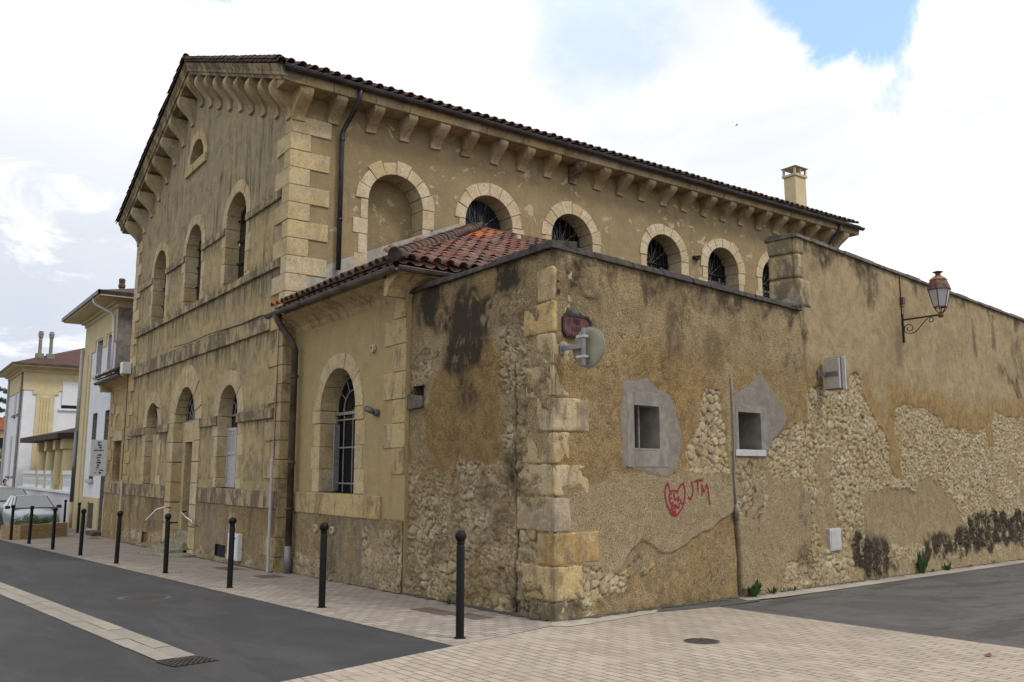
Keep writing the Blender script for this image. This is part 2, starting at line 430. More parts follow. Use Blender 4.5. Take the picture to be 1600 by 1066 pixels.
def mat_garden():
    m, k = newmat('old_wall_plaster_and_rubble')
    p = pos(k)
    A = {n: k.attr(n) for n in ('rub', 'och', 'pal', 'cem', 'sta', 'low', 'rnd', 'hgt', 'jnt', 'smo')}
    big = k.noise(p, 1.1, 8.0, 0.68, 0.5)
    med = k.noise(p, 5.0, 8.0, 0.74, 0.3)
    fine = k.noise(p, 48.0, 5.0, 0.8)
    base = k.mix(k.ramp(big, 0.42, 0.58), (0.405, 0.32, 0.185), (0.315, 0.245, 0.138))
    base = k.mix(k.math('MULTIPLY', k.ramp(med, 0.47, 0.60), 0.6), base, (0.235, 0.195, 0.13))
    base = k.mix(k.math('MULTIPLY', k.ramp(med, 0.50, 0.38), 0.35), base, (0.44, 0.37, 0.25))
    och = k.mix(k.ramp(med, 0.40, 0.60), (0.35, 0.23, 0.085), (0.21, 0.136, 0.058))
    base = k.mix(k.math('MULTIPLY', A['och'], 0.8), base, och)
    pal = k.mix(k.ramp(med, 0.40, 0.62), (0.41, 0.34, 0.225), (0.32, 0.255, 0.155))
    pal = k.mix(k.math('MULTIPLY', k.ramp(big, 0.48, 0.60), 0.5), pal, (0.33, 0.27, 0.17))
    base = k.mix(A['pal'], base, pal)
    low = k.mix(k.ramp(med, 0.40, 0.60), (0.39, 0.30, 0.165), (0.225, 0.168, 0.088))
    low = k.mix(k.math('MULTIPLY', k.ramp(big, 0.49, 0.58), 0.5), low, (0.35, 0.25, 0.11))
    low = k.mix(k.math('MULTIPLY', k.ramp(k.noise(p, 1.7, 6.0, 0.7), 0.52, 0.60), 0.5), low, (0.29, 0.26, 0.21))
    base = k.mix(A['low'], base, low)
    rgh = k.math('SUBTRACT', 1.0, k.math('MULTIPLY', A['smo'], 0.7))
    base = k.mix(k.math('MULTIPLY', k.math('MULTIPLY', k.ramp(fine, 0.46, 0.59), 0.74), rgh), base, (0.105, 0.080, 0.045))
    base = k.mix(k.math('MULTIPLY', k.ramp(fine, 0.48, 0.38), 0.30), base, (0.50, 0.43, 0.30))
    cem = k.mix(k.ramp(med, 0.40, 0.62), (0.225, 0.205, 0.185), (0.175, 0.16, 0.142))
    trw = k.noise(k.scaled(p, 3.0, 3.0, 9.0), 2.2, 6.0, 0.7, 1.2)
    cem = k.mix(k.math('MULTIPLY', k.ramp(trw, 0.44, 0.60), 0.5), cem, (0.15, 0.14, 0.13))
    cem = k.mix(k.math('MULTIPLY', k.ramp(big, 0.50, 0.62), 0.4), cem, (0.27, 0.245, 0.20))
    base = k.mix(A['cem'], base, cem)
    stone = k.cramp(A['rnd'], [(0.0, (0.40, 0.32, 0.20)), (0.18, (0.54, 0.475, 0.335)), (0.35, (0.50, 0.38, 0.18)), (0.52, (0.62, 0.56, 0.43)), (0.68, (0.45, 0.38, 0.255)), (0.84, (0.58, 0.50, 0.34)), (1.0, (0.36, 0.30, 0.21))])
    stone = k.mix(k.math('MULTIPLY', k.ramp(med, 0.46, 0.60), 0.6), stone, (0.28, 0.225, 0.14))
    stone = k.mix(k.math('MULTIPLY', k.ramp(big, 0.50, 0.60), 0.45), stone, (0.37, 0.28, 0.13))
    stone = k.mix(k.math('MULTIPLY', k.ramp(fine, 0.46, 0.60), 0.5), stone, (0.17, 0.135, 0.085))
    mort = k.mix(k.ramp(med, 0.40, 0.60), (0.40, 0.335, 0.225), (0.245, 0.195, 0.125))
    mort = k.mix(k.math('MULTIPLY', k.ramp(fine, 0.46, 0.60), 0.5), mort, (0.15, 0.115, 0.07))
    stone = k.mix(A['hgt'], mort, stone)
    base = k.mix(A['rub'], base, stone)
    base = k.mix(k.math('MULTIPLY', A['jnt'], 0.80), base, (0.085, 0.064, 0.040))  # dark joints, seams and cracks, plus shade painted along plaster edges
    sn = k.noise(k.scaled(p, 1.0, 1.0, 0.7), 3.2, 9.0, 0.72, 0.4)
    st = k.math('MULTIPLY', A['sta'], k.ramp(sn, 0.33, 0.60))
    base = k.mix(k.math('MULTIPLY', st, 0.90), base, (0.056, 0.046, 0.035))
    flat = k.math('SUBTRACT', 1.0, k.math('MULTIPLY', A['cem'], 0.85))
    h = k.math('ADD', k.math('MULTIPLY', med, 0.5), k.math('MULTIPLY', fine, 0.5))
    h = k.math('MULTIPLY', h, flat)
    finish(k, warm(k, base, (1.04, 1.0, 0.95)), 0.95, h, 1.0, 0.048, spec=0.1)
    return m
M_GARDEN = mat_garden()
M_COPING = simple('blackened_coping', (0.040, 0.034, 0.029), 0.95, var=0.55, scale=9.0, bump=0.8)
M_COPING2 = simple('grey_coping_stone', (0.095, 0.083, 0.067), 0.95, var=0.5, scale=7.0, bump=0.8)
M_CEM = simple('grey_cement', (0.205, 0.188, 0.168), 0.9, var=0.22, scale=5.0, bump=0.4)
M_FLASH = simple('lime_mortar_flashing', (0.36, 0.33, 0.28), 0.9, var=0.2, scale=5.0, bump=0.4)
M_DARK = simple('dark_interior', (0.012, 0.011, 0.011), 0.9, var=0.2)
M_IRON = simple('black_wrought_iron', (0.016, 0.014, 0.014), 0.55, 0.2, 0.4, var=0.3)
M_BOLL = simple('black_painted_steel', (0.006, 0.006, 0.007), 0.5, 0.0, 0.22, var=0.25)
M_GREYIRON = simple('grey_painted_iron', (0.22, 0.21, 0.20), 0.5, 0.2, 0.4)
M_GALV = simple('galvanised_steel', (0.20, 0.205, 0.22), 0.5, 0.4, 0.4)
M_DKGALV = simple('dark_grey_metal', (0.10, 0.105, 0.115), 0.5, 0.3, 0.4, var=0.1)
M_STEEL = simple('brushed_steel', (0.55, 0.55, 0.55), 0.25, 0.95, 0.5, var=0.08)
M_ZINC = simple('dark_zinc_gutter', (0.050, 0.046, 0.050), 0.45, 0.5, 0.5, var=0.4, scale=3.0)
M_ZINCB = simple('brown_zinc_gutter', (0.105, 0.085, 0.068), 0.5, 0.35, 0.5, var=0.35, scale=3.0)
M_RUSTPIPE = simple('rusty_brown_pipe', (0.070, 0.050, 0.037), 0.65, 0.1, 0.4, var=0.45, scale=3.0)
M_PVC = simple('pale_grey_conduit', (0.42, 0.41, 0.39), 0.5, var=0.08)
M_WHITE = simple('white_paint', (0.66, 0.67, 0.67), 0.5, var=0.06)
M_SHUT2 = simple('blue_grey_shutter_paint', (0.27, 0.275, 0.29), 0.6, var=0.15, scale=12.0)
M_SHUT = simple('grey_white_shutter_paint', (0.42, 0.41, 0.41), 0.6, var=0.12, scale=12.0)
M_BEIGEBOX = simple('beige_plastic', (0.45, 0.39, 0.27), 0.5, var=0.08)
M_GLASS, _k = newmat('dark_window_glass')
finish(_k, (0.006, 0.007, 0.010), 0.10, spec=0.5)
M_BLUEGLASS, _k = newmat('bluish_window_glass')
_n = _k.noise(pos(_k), 1.4, 3.0)
finish(_k, _k.mix(_k.ramp(_n, 0.35, 0.65), (0.012, 0.018, 0.035), (0.05, 0.065, 0.10)), 0.15, spec=0.4)
M_WOOD = simple('dark_brown_wood', (0.040, 0.025, 0.019), 0.9, var=0.35, scale=14.0)
M_OLDWOOD = simple('worn_red_brown_wood', (0.13, 0.062, 0.036), 0.8, var=0.4, scale=9.0)
M_GREYWOOD = simple('weathered_grey_wood', (0.20, 0.18, 0.16), 0.8, var=0.3, scale=12.0)
M_RED, _k = newmat('red_spray_paint')
_n = _k.noise(pos(_k), 30.0, 4.0, 0.7)
finish(_k, _k.mix(_k.ramp(_n, 0.42, 0.70), (0.24, 0.010, 0.028), (0.19, 0.04, 0.04)), 0.7)

def mat_tile(name, pal, lich):
    m, k = newmat(name)
    p = pos(k)
    isl = k.n('ShaderNodeNewGeometry', out='Random Per Island')
    base = k.cramp(isl, [(i / (len(pal) - 1), c) for i, c in enumerate(pal)])
    a = k.noise(p, 6.0, 6.0, 0.7)
    base = k.mix(k.math('MULTIPLY', k.ramp(a, 0.44, 0.58), lich), base, (0.075, 0.065, 0.056))
    b = k.noise(p, 26.0, 5.0, 0.7)
    base = k.mix(k.math('MULTIPLY', k.ramp(b, 0.52, 0.62), lich * 0.75), base, (0.21, 0.19, 0.165))
    finish(k, base, 0.9, b, 0.5, 0.012, spec=0.15)
    return m
M_TILE = mat_tile('old_canal_tile', [(0.12, 0.066, 0.050), (0.10, 0.062, 0.052), (0.15, 0.082, 0.058), (0.085, 0.058, 0.050), (0.13, 0.074, 0.056), (0.12, 0.080, 0.066)], 0.75)
M_TILEN = mat_tile('mixed_red_canal_tile', [(0.20, 0.088, 0.066), (0.15, 0.085, 0.074), (0.24, 0.092, 0.060), (0.20, 0.115, 0.10), (0.26, 0.092, 0.052), (0.25, 0.155, 0.13), (0.17, 0.095, 0.082)], 0.66)
M_TILEO = mat_tile('new_orange_canal_tile', [(0.46, 0.13, 0.04), (0.42, 0.15, 0.06), (0.40, 0.11, 0.04), (0.36, 0.20, 0.10)], 0.12)
M_ROOFRED, _k = newmat('red_brown_flat_tile')
_p = pos(_k)
_w = _k.n('ShaderNodeTexWave', props={'bands_direction': 'Z'}, Vector=_p, Scale=1.6, Distortion=0.5)
_c = _k.mix(_k.ramp(_k.noise(_p, 4.0, 5.0, 0.7), 0.35, 0.65), (0.105, 0.050, 0.042), (0.072, 0.040, 0.036))
_c = _k.mix(_k.math('MULTIPLY', _k.ramp(_w, 0.7, 0.9), 0.5), _c, (0.05, 0.025, 0.02))
finish(_k, _c, 0.9, _w, 0.4, 0.03)
M_TERRA = simple('terracotta_red_roof', (0.36, 0.12, 0.07), 0.9, var=0.25, scale=5.0)
M_YELLOW = simple('cream_yellow_render', (0.55, 0.46, 0.27), 0.9, var=0.07, scale=2.0, bump=0.2)
M_YELLOWD = simple('cream_yellow_trim', (0.50, 0.41, 0.22), 0.9, var=0.07, scale=2.0)
M_WHITER = simple('white_render', (0.66, 0.67, 0.70), 0.9, var=0.05, scale=2.0, bump=0.2)
M_SILVER = simple('silver_car_paint', (0.20, 0.245, 0.28), 0.35, 0.15, 0.6, var=0.05, Coat_Weight=0.6, Coat_Roughness=0.08)
M_DKGREY = simple('dark_grey_car_paint', (0.085, 0.09, 0.10), 0.28, 0.4, 0.6, var=0.05, Coat_Weight=0.6, Coat_Roughness=0.08)
M_CARWHITE = simple('white_car_paint', (0.68, 0.69, 0.71), 0.28, 0.0, 0.6, var=0.03, Coat_Weight=0.6, Coat_Roughness=0.08)
M_RUBBER = simple('black_rubber', (0.012, 0.012, 0.012), 0.8, var=0.2)
M_PLASTIC = simple('black_plastic', (0.016, 0.016, 0.018), 0.5, var=0.2)
M_CARGLASS, _k = newmat('car_window_glass')
finish(_k, (0.02, 0.025, 0.032), 0.05, spec=0.5, IOR=2.3)
M_HEADL, _k = newmat('headlight_glass')
finish(_k, (0.45, 0.47, 0.48), 0.12, spec=0.8, metal=0.4)
M_LAMPGLASS, _k = newmat('frosted_lamp_glass')
finish(_k, (0.50, 0.50, 0.52), 0.35, spec=0.5, Transmission_Weight=0.25)
M_RUST = simple('rusty_lamp_metal', (0.10, 0.055, 0.04), 0.6, 0.3, 0.4, var=0.5, scale=14.0)
M_RUSTTOP = simple('orange_rust_metal', (0.26, 0.115, 0.055), 0.7, 0.2, 0.4, var=0.4, scale=20.0)
M_PLAQUE = simple('rusted_red_enamel', (0.095, 0.032, 0.024), 0.55, 0.2, 0.4, var=0.5, scale=9.0)
M_PLAQUED = simple('dark_rust_relief', (0.022, 0.013, 0.012), 0.6, 0.1, 0.4, var=0.4, scale=9.0)
M_SIGNBACK = simple('olive_grey_sign_back', (0.25, 0.24, 0.17), 0.55, 0.1, 0.4, var=0.12, scale=5.0)
M_ASPH, _k = newmat('dark_asphalt')
_p = pos(_k)
_f = _k.noise(_p, 140.0, 3.0, 0.8); _b = _k.noise(_p, 0.7, 6.0, 0.6, 0.4); _m = _k.noise(_p, 4.0, 5.0, 0.7)
_c = _k.mix(_k.ramp(_b, 0.35, 0.68), (0.043, 0.043, 0.046), (0.058, 0.057, 0.060))
_c = _k.mix(_k.math('MULTIPLY', _k.ramp(_f, 0.52, 0.72), 0.5), _c, (0.13, 0.125, 0.12))
_c = _k.mix(_k.math('MULTIPLY', _k.ramp(_m, 0.60, 0.75), 0.35), _c, (0.035, 0.034, 0.036))
_pa = _k.noise(_k.scaled(_p, 1.0, 0.25, 1.0), 1.3, 7.0, 0.7, 0.5)
_c = _k.mix(_k.math('MULTIPLY', _k.ramp(_pa, 0.50, 0.60), 0.35), _c, (0.085, 0.080, 0.078))
_sp = _k.noise(_p, 22.0, 6.0, 0.75)
_c = _k.mix(_k.math('MULTIPLY', _k.ramp(_sp, 0.60, 0.68), 0.5), _c, (0.15, 0.14, 0.125))
finish(_k, _c, 0.85, _f, 0.6, 0.010, spec=0.25)
M_ASPH2, _k = newmat('worn_grey_asphalt')
_p = pos(_k)
_f = _k.noise(_p, 110.0, 3.0, 0.8); _b = _k.noise(_p, 0.9, 6.0, 0.65, 0.8); _m = _k.noise(_p, 5.0, 5.0, 0.7)
_c = _k.mix(_k.ramp(_b, 0.40, 0.62), (0.115, 0.109, 0.105), (0.086, 0.081, 0.079))
_c = _k.mix(_k.math('MULTIPLY', _k.ramp(_f, 0.50, 0.72), 0.6), _c, (0.22, 0.205, 0.19))
_c = _k.mix(_k.math('MULTIPLY', _k.ramp(_m, 0.58, 0.72), 0.4), _c, (0.05, 0.047, 0.047))
_vc = _k.n('ShaderNodeTexVoronoi', props={'feature': 'DISTANCE_TO_EDGE'}, Vector=_k.n('ShaderNodeVectorMath', props={'operation': 'MULTIPLY_ADD'}, i0=_k.n('ShaderNodeTexNoise', out=1, Vector=_p, Scale=1.6, Detail=5.0), i1=(0.8, 0.8, 0), i2=_p), Scale=0.28)
_c = _k.mix(_k.math('MULTIPLY', _k.ramp(_vc, 0.010, 0.002), 0.25), _c, (0.03, 0.028, 0.028))
_tr = _k.noise(_k.scaled(_p, 0.22, 1.0, 1.0), 1.4, 6.0, 0.7, 0.4)
_c = _k.mix(_k.math('MULTIPLY', _k.ramp(_tr, 0.52, 0.62), 0.55), _c, (0.055, 0.052, 0.052))
finish(_k, _c, 0.9, _f, 0.7, 0.012, spec=0.2)
M_EARTH = simple('bare_ground', (0.16, 0.145, 0.125), 0.95, var=0.25, scale=1.0, bump=0.4)

def mat_pavers(name, c1, c2, mortar, bw, bh, rot, msize, stain, jitter=0.0):
    m, k = newmat(name)
    p = pos(k)
    q = k.n('ShaderNodeMapping', props={'vector_type': 'POINT'}, Vector=p, Rotation=(0, 0, rot))
    if jitter:
        nz = k.n('ShaderNodeTexNoise', out=1, Vector=p, Scale=3.0, Detail=2.0)
        q = k.n('ShaderNodeVectorMath', props={'operation': 'MULTIPLY_ADD'}, i0=nz, i1=(jitter, jitter, 0), i2=q)
    b = k.t.nodes.new('ShaderNodeTexBrick')
    k.t.links.new(q, b.inputs['Vector'])
    for kk, v in (('Color1', (0, 0, 0, 1)), ('Color2', (1, 1, 1, 1)), ('Mortar', (0.5, 0.5, 0.5, 1)), ('Scale', 1.0), ('Mortar Size', msize), ('Mortar Smooth', 0.25), ('Bias', 0.0), ('Brick Width', bw), ('Row Height', bh)):
        b.inputs[kk].default_value = v
    base = k.mix(b.outputs[0], c1, c2)
    big = k.noise(p, 0.9, 6.0, 0.6)
    med = k.noise(p, 7.0, 6.0, 0.7)
    fine = k.noise(p, 90.0, 3.0, 0.75)
    base = k.mix(k.math('MULTIPLY', k.ramp(med, 0.45, 0.72), 0.30), base, tuple(x * 0.62 for x in c1))
    base = k.mix(k.math('MULTIPLY', k.ramp(big, 0.44, 0.66), stain), base, tuple(x * 0.60 for x in c2))
    base = k.mix(k.math('MULTIPLY', k.ramp(fine, 0.5, 0.7), 0.25), base, tuple(x * 0.5 for x in c1))
    base = k.mix(k.math('MULTIPLY', b.outputs['Fac'], k.ramp(k.noise(p, 2.2, 4.0), 0.30, 0.50)), base, mortar)
    h = k.math('SUBTRACT', k.math('MULTIPLY', med, 0.4), b.outputs['Fac'])
    finish(k, base, 0.9, h, 0.5, 0.008, spec=0.2)
    return m
M_BEIGE = mat_pavers('beige_concrete_pavers', (0.42, 0.36, 0.29), (0.34, 0.29, 0.235), (0.13, 0.11, 0.09), 0.25, 0.118, PI / 2, 0.008, 0.25)
M_SETTS = mat_pavers('pinkish_grey_stone_setts', (0.38, 0.33, 0.285), (0.27, 0.23, 0.20), (0.15, 0.13, 0.11), 0.20, 0.155, 0.02, 0.010, 0.25, 0.02)
M_SLABS, _k = newmat('pale_channel_slabs')
_p = pos(_k); _isl = _k.n('ShaderNodeNewGeometry', out='Random Per Island')
_c = _k.mix(_isl, (0.34, 0.305, 0.255), (0.27, 0.245, 0.21))
_m = _k.noise(_p, 7.0, 8.0, 0.75); _f = _k.noise(_p, 80.0, 4.0, 0.8)
_c = _k.mix(_k.math('MULTIPLY', _k.ramp(_m, 0.46, 0.62), 0.4), _c, (0.20, 0.18, 0.155))
_c = _k.mix(_k.math('MULTIPLY', _k.ramp(_f, 0.47, 0.60), 0.3), _c, (0.16, 0.145, 0.12))
finish(_k, _c, 0.9, _f, 0.4, 0.006, spec=0.2)
M_CONC = simple('pale_concrete_strip', (0.36, 0.325, 0.27), 0.92, var=0.22, scale=3.0, bump=0.5)
M_CONC2 = mat_pavers('concrete_gutter_stones', (0.42, 0.385, 0.325), (0.33, 0.295, 0.245), (0.12, 0.105, 0.09), 1.0, 0.6, -ANG, 0.012, 0.35)
M_DARKSTONE2 = simple('dark_grey_reveal', (0.105, 0.095, 0.082), 0.9, var=0.3, scale=4.0)  # even dark grey for the sides of the door recess
M_STEP = simple('mossy_step_stone', (0.25, 0.235, 0.165), 0.95, var=0.35, scale=6.0, bump=0.8)
M_CAST = simple('cast_iron_cover', (0.055, 0.046, 0.042), 0.6, 0.4, 0.4, var=0.3, scale=20.0, bump=0.6)
M_COVER = simple('dark_stone_inset_cover', (0.115, 0.088, 0.075), 0.85, var=0.25, scale=20.0, bump=0.5)
def mat_leaf(name, a, b):
    m, k = newmat(name)
    isl = k.n('ShaderNodeNewGeometry', out='Random Per Island')
    finish(k, k.mix(isl, a, b), 0.6, spec=0.3)
    return m
M_LEAF = mat_leaf('fresh_weed_leaf', (0.035, 0.075, 0.02), (0.065, 0.115, 0.035))
M_LEAFD = mat_leaf('dark_conifer_leaf', (0.018, 0.045, 0.024), (0.035, 0.075, 0.04))
M_LEAFM = mat_leaf('garden_shrub_leaf', (0.04, 0.10, 0.025), (0.08, 0.16, 0.04))
M_LEAFDRY = mat_leaf('straggly_dry_leaf', (0.12, 0.13, 0.045), (0.16, 0.15, 0.06))
M_DIRT = simple('dark_wall_foot_dirt', (0.085, 0.072, 0.052), 0.95, var=0.5, scale=14.0, bump=0.6)
M_DRYLEAF = simple('dry_brown_leaf', (0.16, 0.06, 0.04), 0.8)
M_SKIN = simple('skin', (0.45, 0.28, 0.20), 0.6)
M_HAIR = simple('dark_brown_hair', (0.014, 0.010, 0.009), 0.6)
M_NAVY = simple('dark_navy_cloth', (0.018, 0.018, 0.04), 0.9)
M_PLANTER = mat_block('planter_sandstone', [(0.44, 0.33, 0.19), (0.38, 0.27, 0.14), (0.46, 0.36, 0.22)], 0.15, 0.1)

# ================================================================== GROUND
def sheet(name, pts, lift, mat, label=None):
    bm = bmesh.new()
    bm.faces.new([bm.verts.new((x, y, 0)) for x, y in pts])
    for co, no in (((0, 36, 0), (0, 1, 0)), ((60, 0, 0), (1, 0, 0))):
        bmesh.ops.bisect_plane(bm, geom=bm.verts[:] + bm.edges[:] + bm.faces[:], plane_co=co, plane_no=no)
    bmesh.ops.triangulate(bm, faces=bm.faces[:])
    for v in bm.verts: v.co.z = gz(v.co.x, v.co.y) + lift
    for f in bm.faces:
        f.normal_update()
        if f.normal.z < 0: f.normal_flip()
    me = bpy.data.meshes.new(name); bm.to_mesh(me); bm.free()
    me.materials.append(mat)
    o = bpy.data.objects.new(name, me); COL.objects.link(o)
    return tag(o, label, None, None, 'structure')
sheet('ground', [(-900, -400), (900, -400), (900, 1500), (-900, 1500)], -0.012, M_EARTH)
def ex(y): return 5.2 - (y - 8.21) * 0.0530       # line between the street and the pavement
rd = sheet('road', [(ex(8.21), 8.21), (ex(36), 36), (ex(36) - 0.4, 60), (1.2, 90), (-7.5, 90), (-5.5, 20), (-4.5, 5.02)], 0.0, M_ASPH)
sheet('pavement', [(ex(8.21), 8.21), (7.6, 8.99), (7.6, 44), (7.6, 90), (ex(36) - 0.4, 60), (ex(36), 36)], 0.004, M_SETTS)
sheet('paved_crossing', [(-4.5, 5.02), (5.2, 8.21), (7.0, 8.78), (7.6, 9.1), (10.33, 9.3), (10.33, 8.98), (10.27, 4.68), (10.2, -14), (-8, -14), (-8, 3.9)], 0.002, M_BEIGE)
sheet('side_street', [(10.33, 8.98), (11.35, 9.08), (14.0, 9.52), (34.0, 12.3), (80.0, 18.5), (80.0, -14), (10.2, -14), (10.27, 4.68)], 0.001, M_ASPH2)
sheet('worn_asphalt_apron', [(8.95, 9.16), (9.6, 9.46), (11.9, 9.72), (11.5, 9.14), (10.33, 8.985), (9.2, 9.02)], 0.0055, M_ASPH2)
e0 = GC + WN * 0.42
sheet('concrete_strip', [(7.0, 8.80), (7.25, 9.1), (9.7, 9.45), (9.15, 9.1), (9.0, 8.98), (7.5, 8.66), (7.1, 8.62)], 0.008, M_CONC)
def wxy(u, o): p = wp(u, 0, o); return (p.x, p.y)
sheet('stone_gutter', [wxy(4.25, 0.0), wxy(20, 0.0), wxy(70, 0), wxy(70, 0.55), wxy(20, 0.52), wxy(7.0, 0.50), wxy(5.0, 0.48), wxy(4.0, 0.38)], 0.010, M_CONC2)
# pale two-row slab channel in the street
sheet('channel_bed', [(2.36, 9.03), (2.77, 9.13), (2.77 - 0.079 * 30, 39.1), (2.36 - 0.079 * 30, 39.0)], 0.003, M_COVER)
mb = MB(); _rr = random.Random(2)
for row in (0, 1):
    yy = 9.045 + 0.05 * row
    while yy < 38.5:
        y1 = yy + _rr.uniform(0.55, 0.95); y1 = min(y1, 38.9)
        xa = 2.364 + 0.205 * row; xb = xa + 0.197
        q = [(x - 0.079 * (y - 9.05), y + (x - 2.36) * 0.0) for x, y in ((xa, yy), (xb, yy + 0.05), (xb, y1 - .008 + .05), (xa, y1 - .008))]
        lf = _rr.uniform(0.006, 0.010)
        mb.add([(x, y, gz(x, y) + lf) for x, y in q], [(0, 1, 2, 3)])
        yy = y1
tag(mb.build('slab_channel', M_SLABS, None), None, None, None, 'structure')

# ================================================================== wall panels with openings
def wall_panel(mb, fn, outer, holes, flip=False):
    polys = [[Vector((u, z, 0)) for u, z in outer]] + [[Vector((u, z, 0)) for u, z in h] for h in holes]
    tris = tessellate_polygon(polys)
    flat = [q for p in polys for q in p]
    mb.add([fn(q.x, q.y, 0.0) for q in flat], [tuple(t) for t in tris])
def arch_pts(c, spring, r, base, n=18):
    return [(c - r, base)] + [(c - r * math.cos(PI * k / n), spring + r * math.sin(PI * k / n)) for k in range(n + 1)] + [(c + r, base)]
def reveal(mb, fn, pts, depth, closed=True):
    n = len(pts)
    vs = [fn(u, z, 0.0) for u, z in pts] + [fn(u, z, -depth) for u, z in pts]
    fs = [(i, (i + 1) % n, n + (i + 1) % n, n + i) for i in range(n if closed else n - 1)]
    mb.add(vs, fs)
def arch_ring(fn, c, spring, ri, ro, depth, nv, name, mat, parent, proud=0.022, seed=0, jig=0.05, jamb=None, imp=True):
    """voussoirs as separate wedges, with toothed jamb stones below"""
    rr = random.Random(seed)
    mb = MB()
    for i in range(nv):
        a0 = PI * i / nv + 0.010; a1 = PI * (i + 1) / nv - 0.010
        rad = ro + rr.uniform(-jig, jig) * 0.6; pr = proud + rr.uniform(-0.007, 0.010)
        sub = 3
        inner = [(c - ri * 0.994 * math.cos(a0 + (a1 - a0) * t / sub), spring + ri * 0.994 * math.sin(a0 + (a1 - a0) * t / sub)) for t in range(sub + 1)]
        outer = [(c - rad * math.cos(a1 - (a1 - a0) * t / sub), spring + rad * math.sin(a1 - (a1 - a0) * t / sub)) for t in range(sub + 1)]
        ring = inner + outer
        mb.prism([fn(u, z, pr) for u, z in ring], [fn(u, z, -depth) for u, z in ring])
    if jamb:
        z1 = spring; zb, hgt = jamb
        k = 0
        while z1 > zb + 0.02:
            z0 = max(zb, z1 - hgt * rr.uniform(0.85, 1.15))
            for sd in (-1, 1):
                wd = (ro - ri) * (0.62 + 0.5 * ((k + (sd > 0)) % 2)) * rr.uniform(0.85, 1.2)
                ua, ub = sorted((c + sd * ri * 0.994, c + sd * (ri + wd)))
                mb.fbox(fn, ua, ub, z0 + 0.006, z1 - 0.006, -depth, proud * 0.6 + rr.uniform(-0.006, 0.004))
            z1 = z0; k += 1
    return mb.build(name, mat, parent, bevel=0.007)
def grille(fn, c, spring, r, base, depth, name, parent, mat, nv=5, zs=(), fan=True):
    mb = MB()
    d = -depth + 0.05
    for i in range(nv):
        u = c - r + 2 * r * (i + 0.5) / nv
        zt = spring + math.sqrt(max(0.0, r * r - (u - c) ** 2)) - 0.02
        mb.tube([fn(u, base, d), fn(u, zt, d)], 0.014, 6)
    for z in zs:
        mb.fbox(fn, c - r, c + r, z - 0.018, z + 0.018, d - 0.012, d + 0.016)
    return mb.build(name, mat, parent, smooth=False)
def fan_light(fn, c, spring, r, depth, name, parent, mat, rays=5, arcs=(0.42, 0.72), base=None):
    mb = MB(); d = -depth + 0.05
    for a in arcs:
        mb.tube([fn(c - r * a * math.cos(PI * k / 14), spring + r * a * math.sin(PI * k / 14), d) for k in range(15)], 0.014, 6)
    for i in range(rays):
        t = PI * (i + 1) / (rays + 1)
        mb.tube([fn(c - r * 0.1 * math.cos(t), spring + r * 0.1 * math.sin(t), d), fn(c - r * math.cos(t), spring + r * math.sin(t), d)], 0.012, 6)
    mb.fbox(fn, c - r, c + r, spring - 0.03, spring + 0.02, d - 0.02, d + 0.02)
    return mb.build(name, mat, parent)
def pane(fn, pts, depth, name, parent, mat):
    mb = MB(); mb.add([fn(u, z, -depth) for u, z in pts], [tuple(range(len(pts)))])
    return mb.build(name, mat, parent, fix=False)
def stone_block(corners, name, mat, parent, rough=0.010, n=5, seed=0, rnd=0.035):
    """rounded irregular block from 8 corners (bottom 0-3, top 4-7)"""
    c = [Vector(p) for p in corners]
    vs = []; idx = {}
    fs = []
    ax = (c[1] - c[0]).length; ay = (c[3] - c[0]).length; az = (c[4] - c[0]).length
    nx = max(2, min(16, int(ax / 0.06))); ny = max(2, min(16, int(ay / 0.06))); nz = max(2, min(12, int(az / 0.06)))
    def P(i, j, k):
        key = (i, j, k)
        if key in idx: return idx[key]
        a, b, d = i / nx, j / ny, k / nz
        lo = (c[0] * (1 - a) + c[1] * a) * (1 - b) + (c[3] * (1 - a) + c[2] * a) * b
        hi = (c[4] * (1 - a) + c[5] * a) * (1 - b) + (c[7] * (1 - a) + c[6] * a) * b
        p = lo * (1 - d) + hi * d
        ctr = sum(c, Vector()) / 8
        e = sum((1 if t in (0, 1) else 0) for t in (a, b, d))
        if e >= 2: p = p + (ctr - p).normalized() * rnd * (0.55 if e == 2 else 1.0) * (0.6 + 0.8 * random.random())
        nz_ = fbm(np.array([p.x * 7 + p.z * 3.1]), np.array([p.y * 7 - p.z * 5.3]), seed)[0]
        p = p + (p - ctr).normalized() * nz_ * rough * 3
        idx[key] = len(vs); vs.append(p)
        return idx[key]
    for k in range(nz):
        for i in range(nx):
            fs.append((P(i, 0, k), P(i + 1, 0, k), P(i + 1, 0, k + 1), P(i, 0, k + 1)))
            fs.append((P(i, ny, k), P(i, ny, k + 1), P(i + 1, ny, k + 1), P(i + 1, ny, k)))
        for j in range(ny):
            fs.append((P(0, j, k), P(0, j, k + 1), P(0, j + 1, k + 1), P(0, j + 1, k)))
            fs.append((P(nx, j, k), P(nx, j + 1, k), P(nx, j + 1, k + 1), P(nx, j, k + 1)))
    for i in range(nx):
        for j in range(ny):
            fs.append((P(i, j, 0), P(i, j + 1, 0), P(i + 1, j + 1, 0), P(i + 1, j, 0)))
            fs.append((P(i, j, nz), P(i + 1, j, nz), P(i + 1, j + 1, nz), P(i, j + 1, nz)))
    mb = MB(); mb.add(vs, fs)
    return mb.build(name, mat, parent, smooth=True)

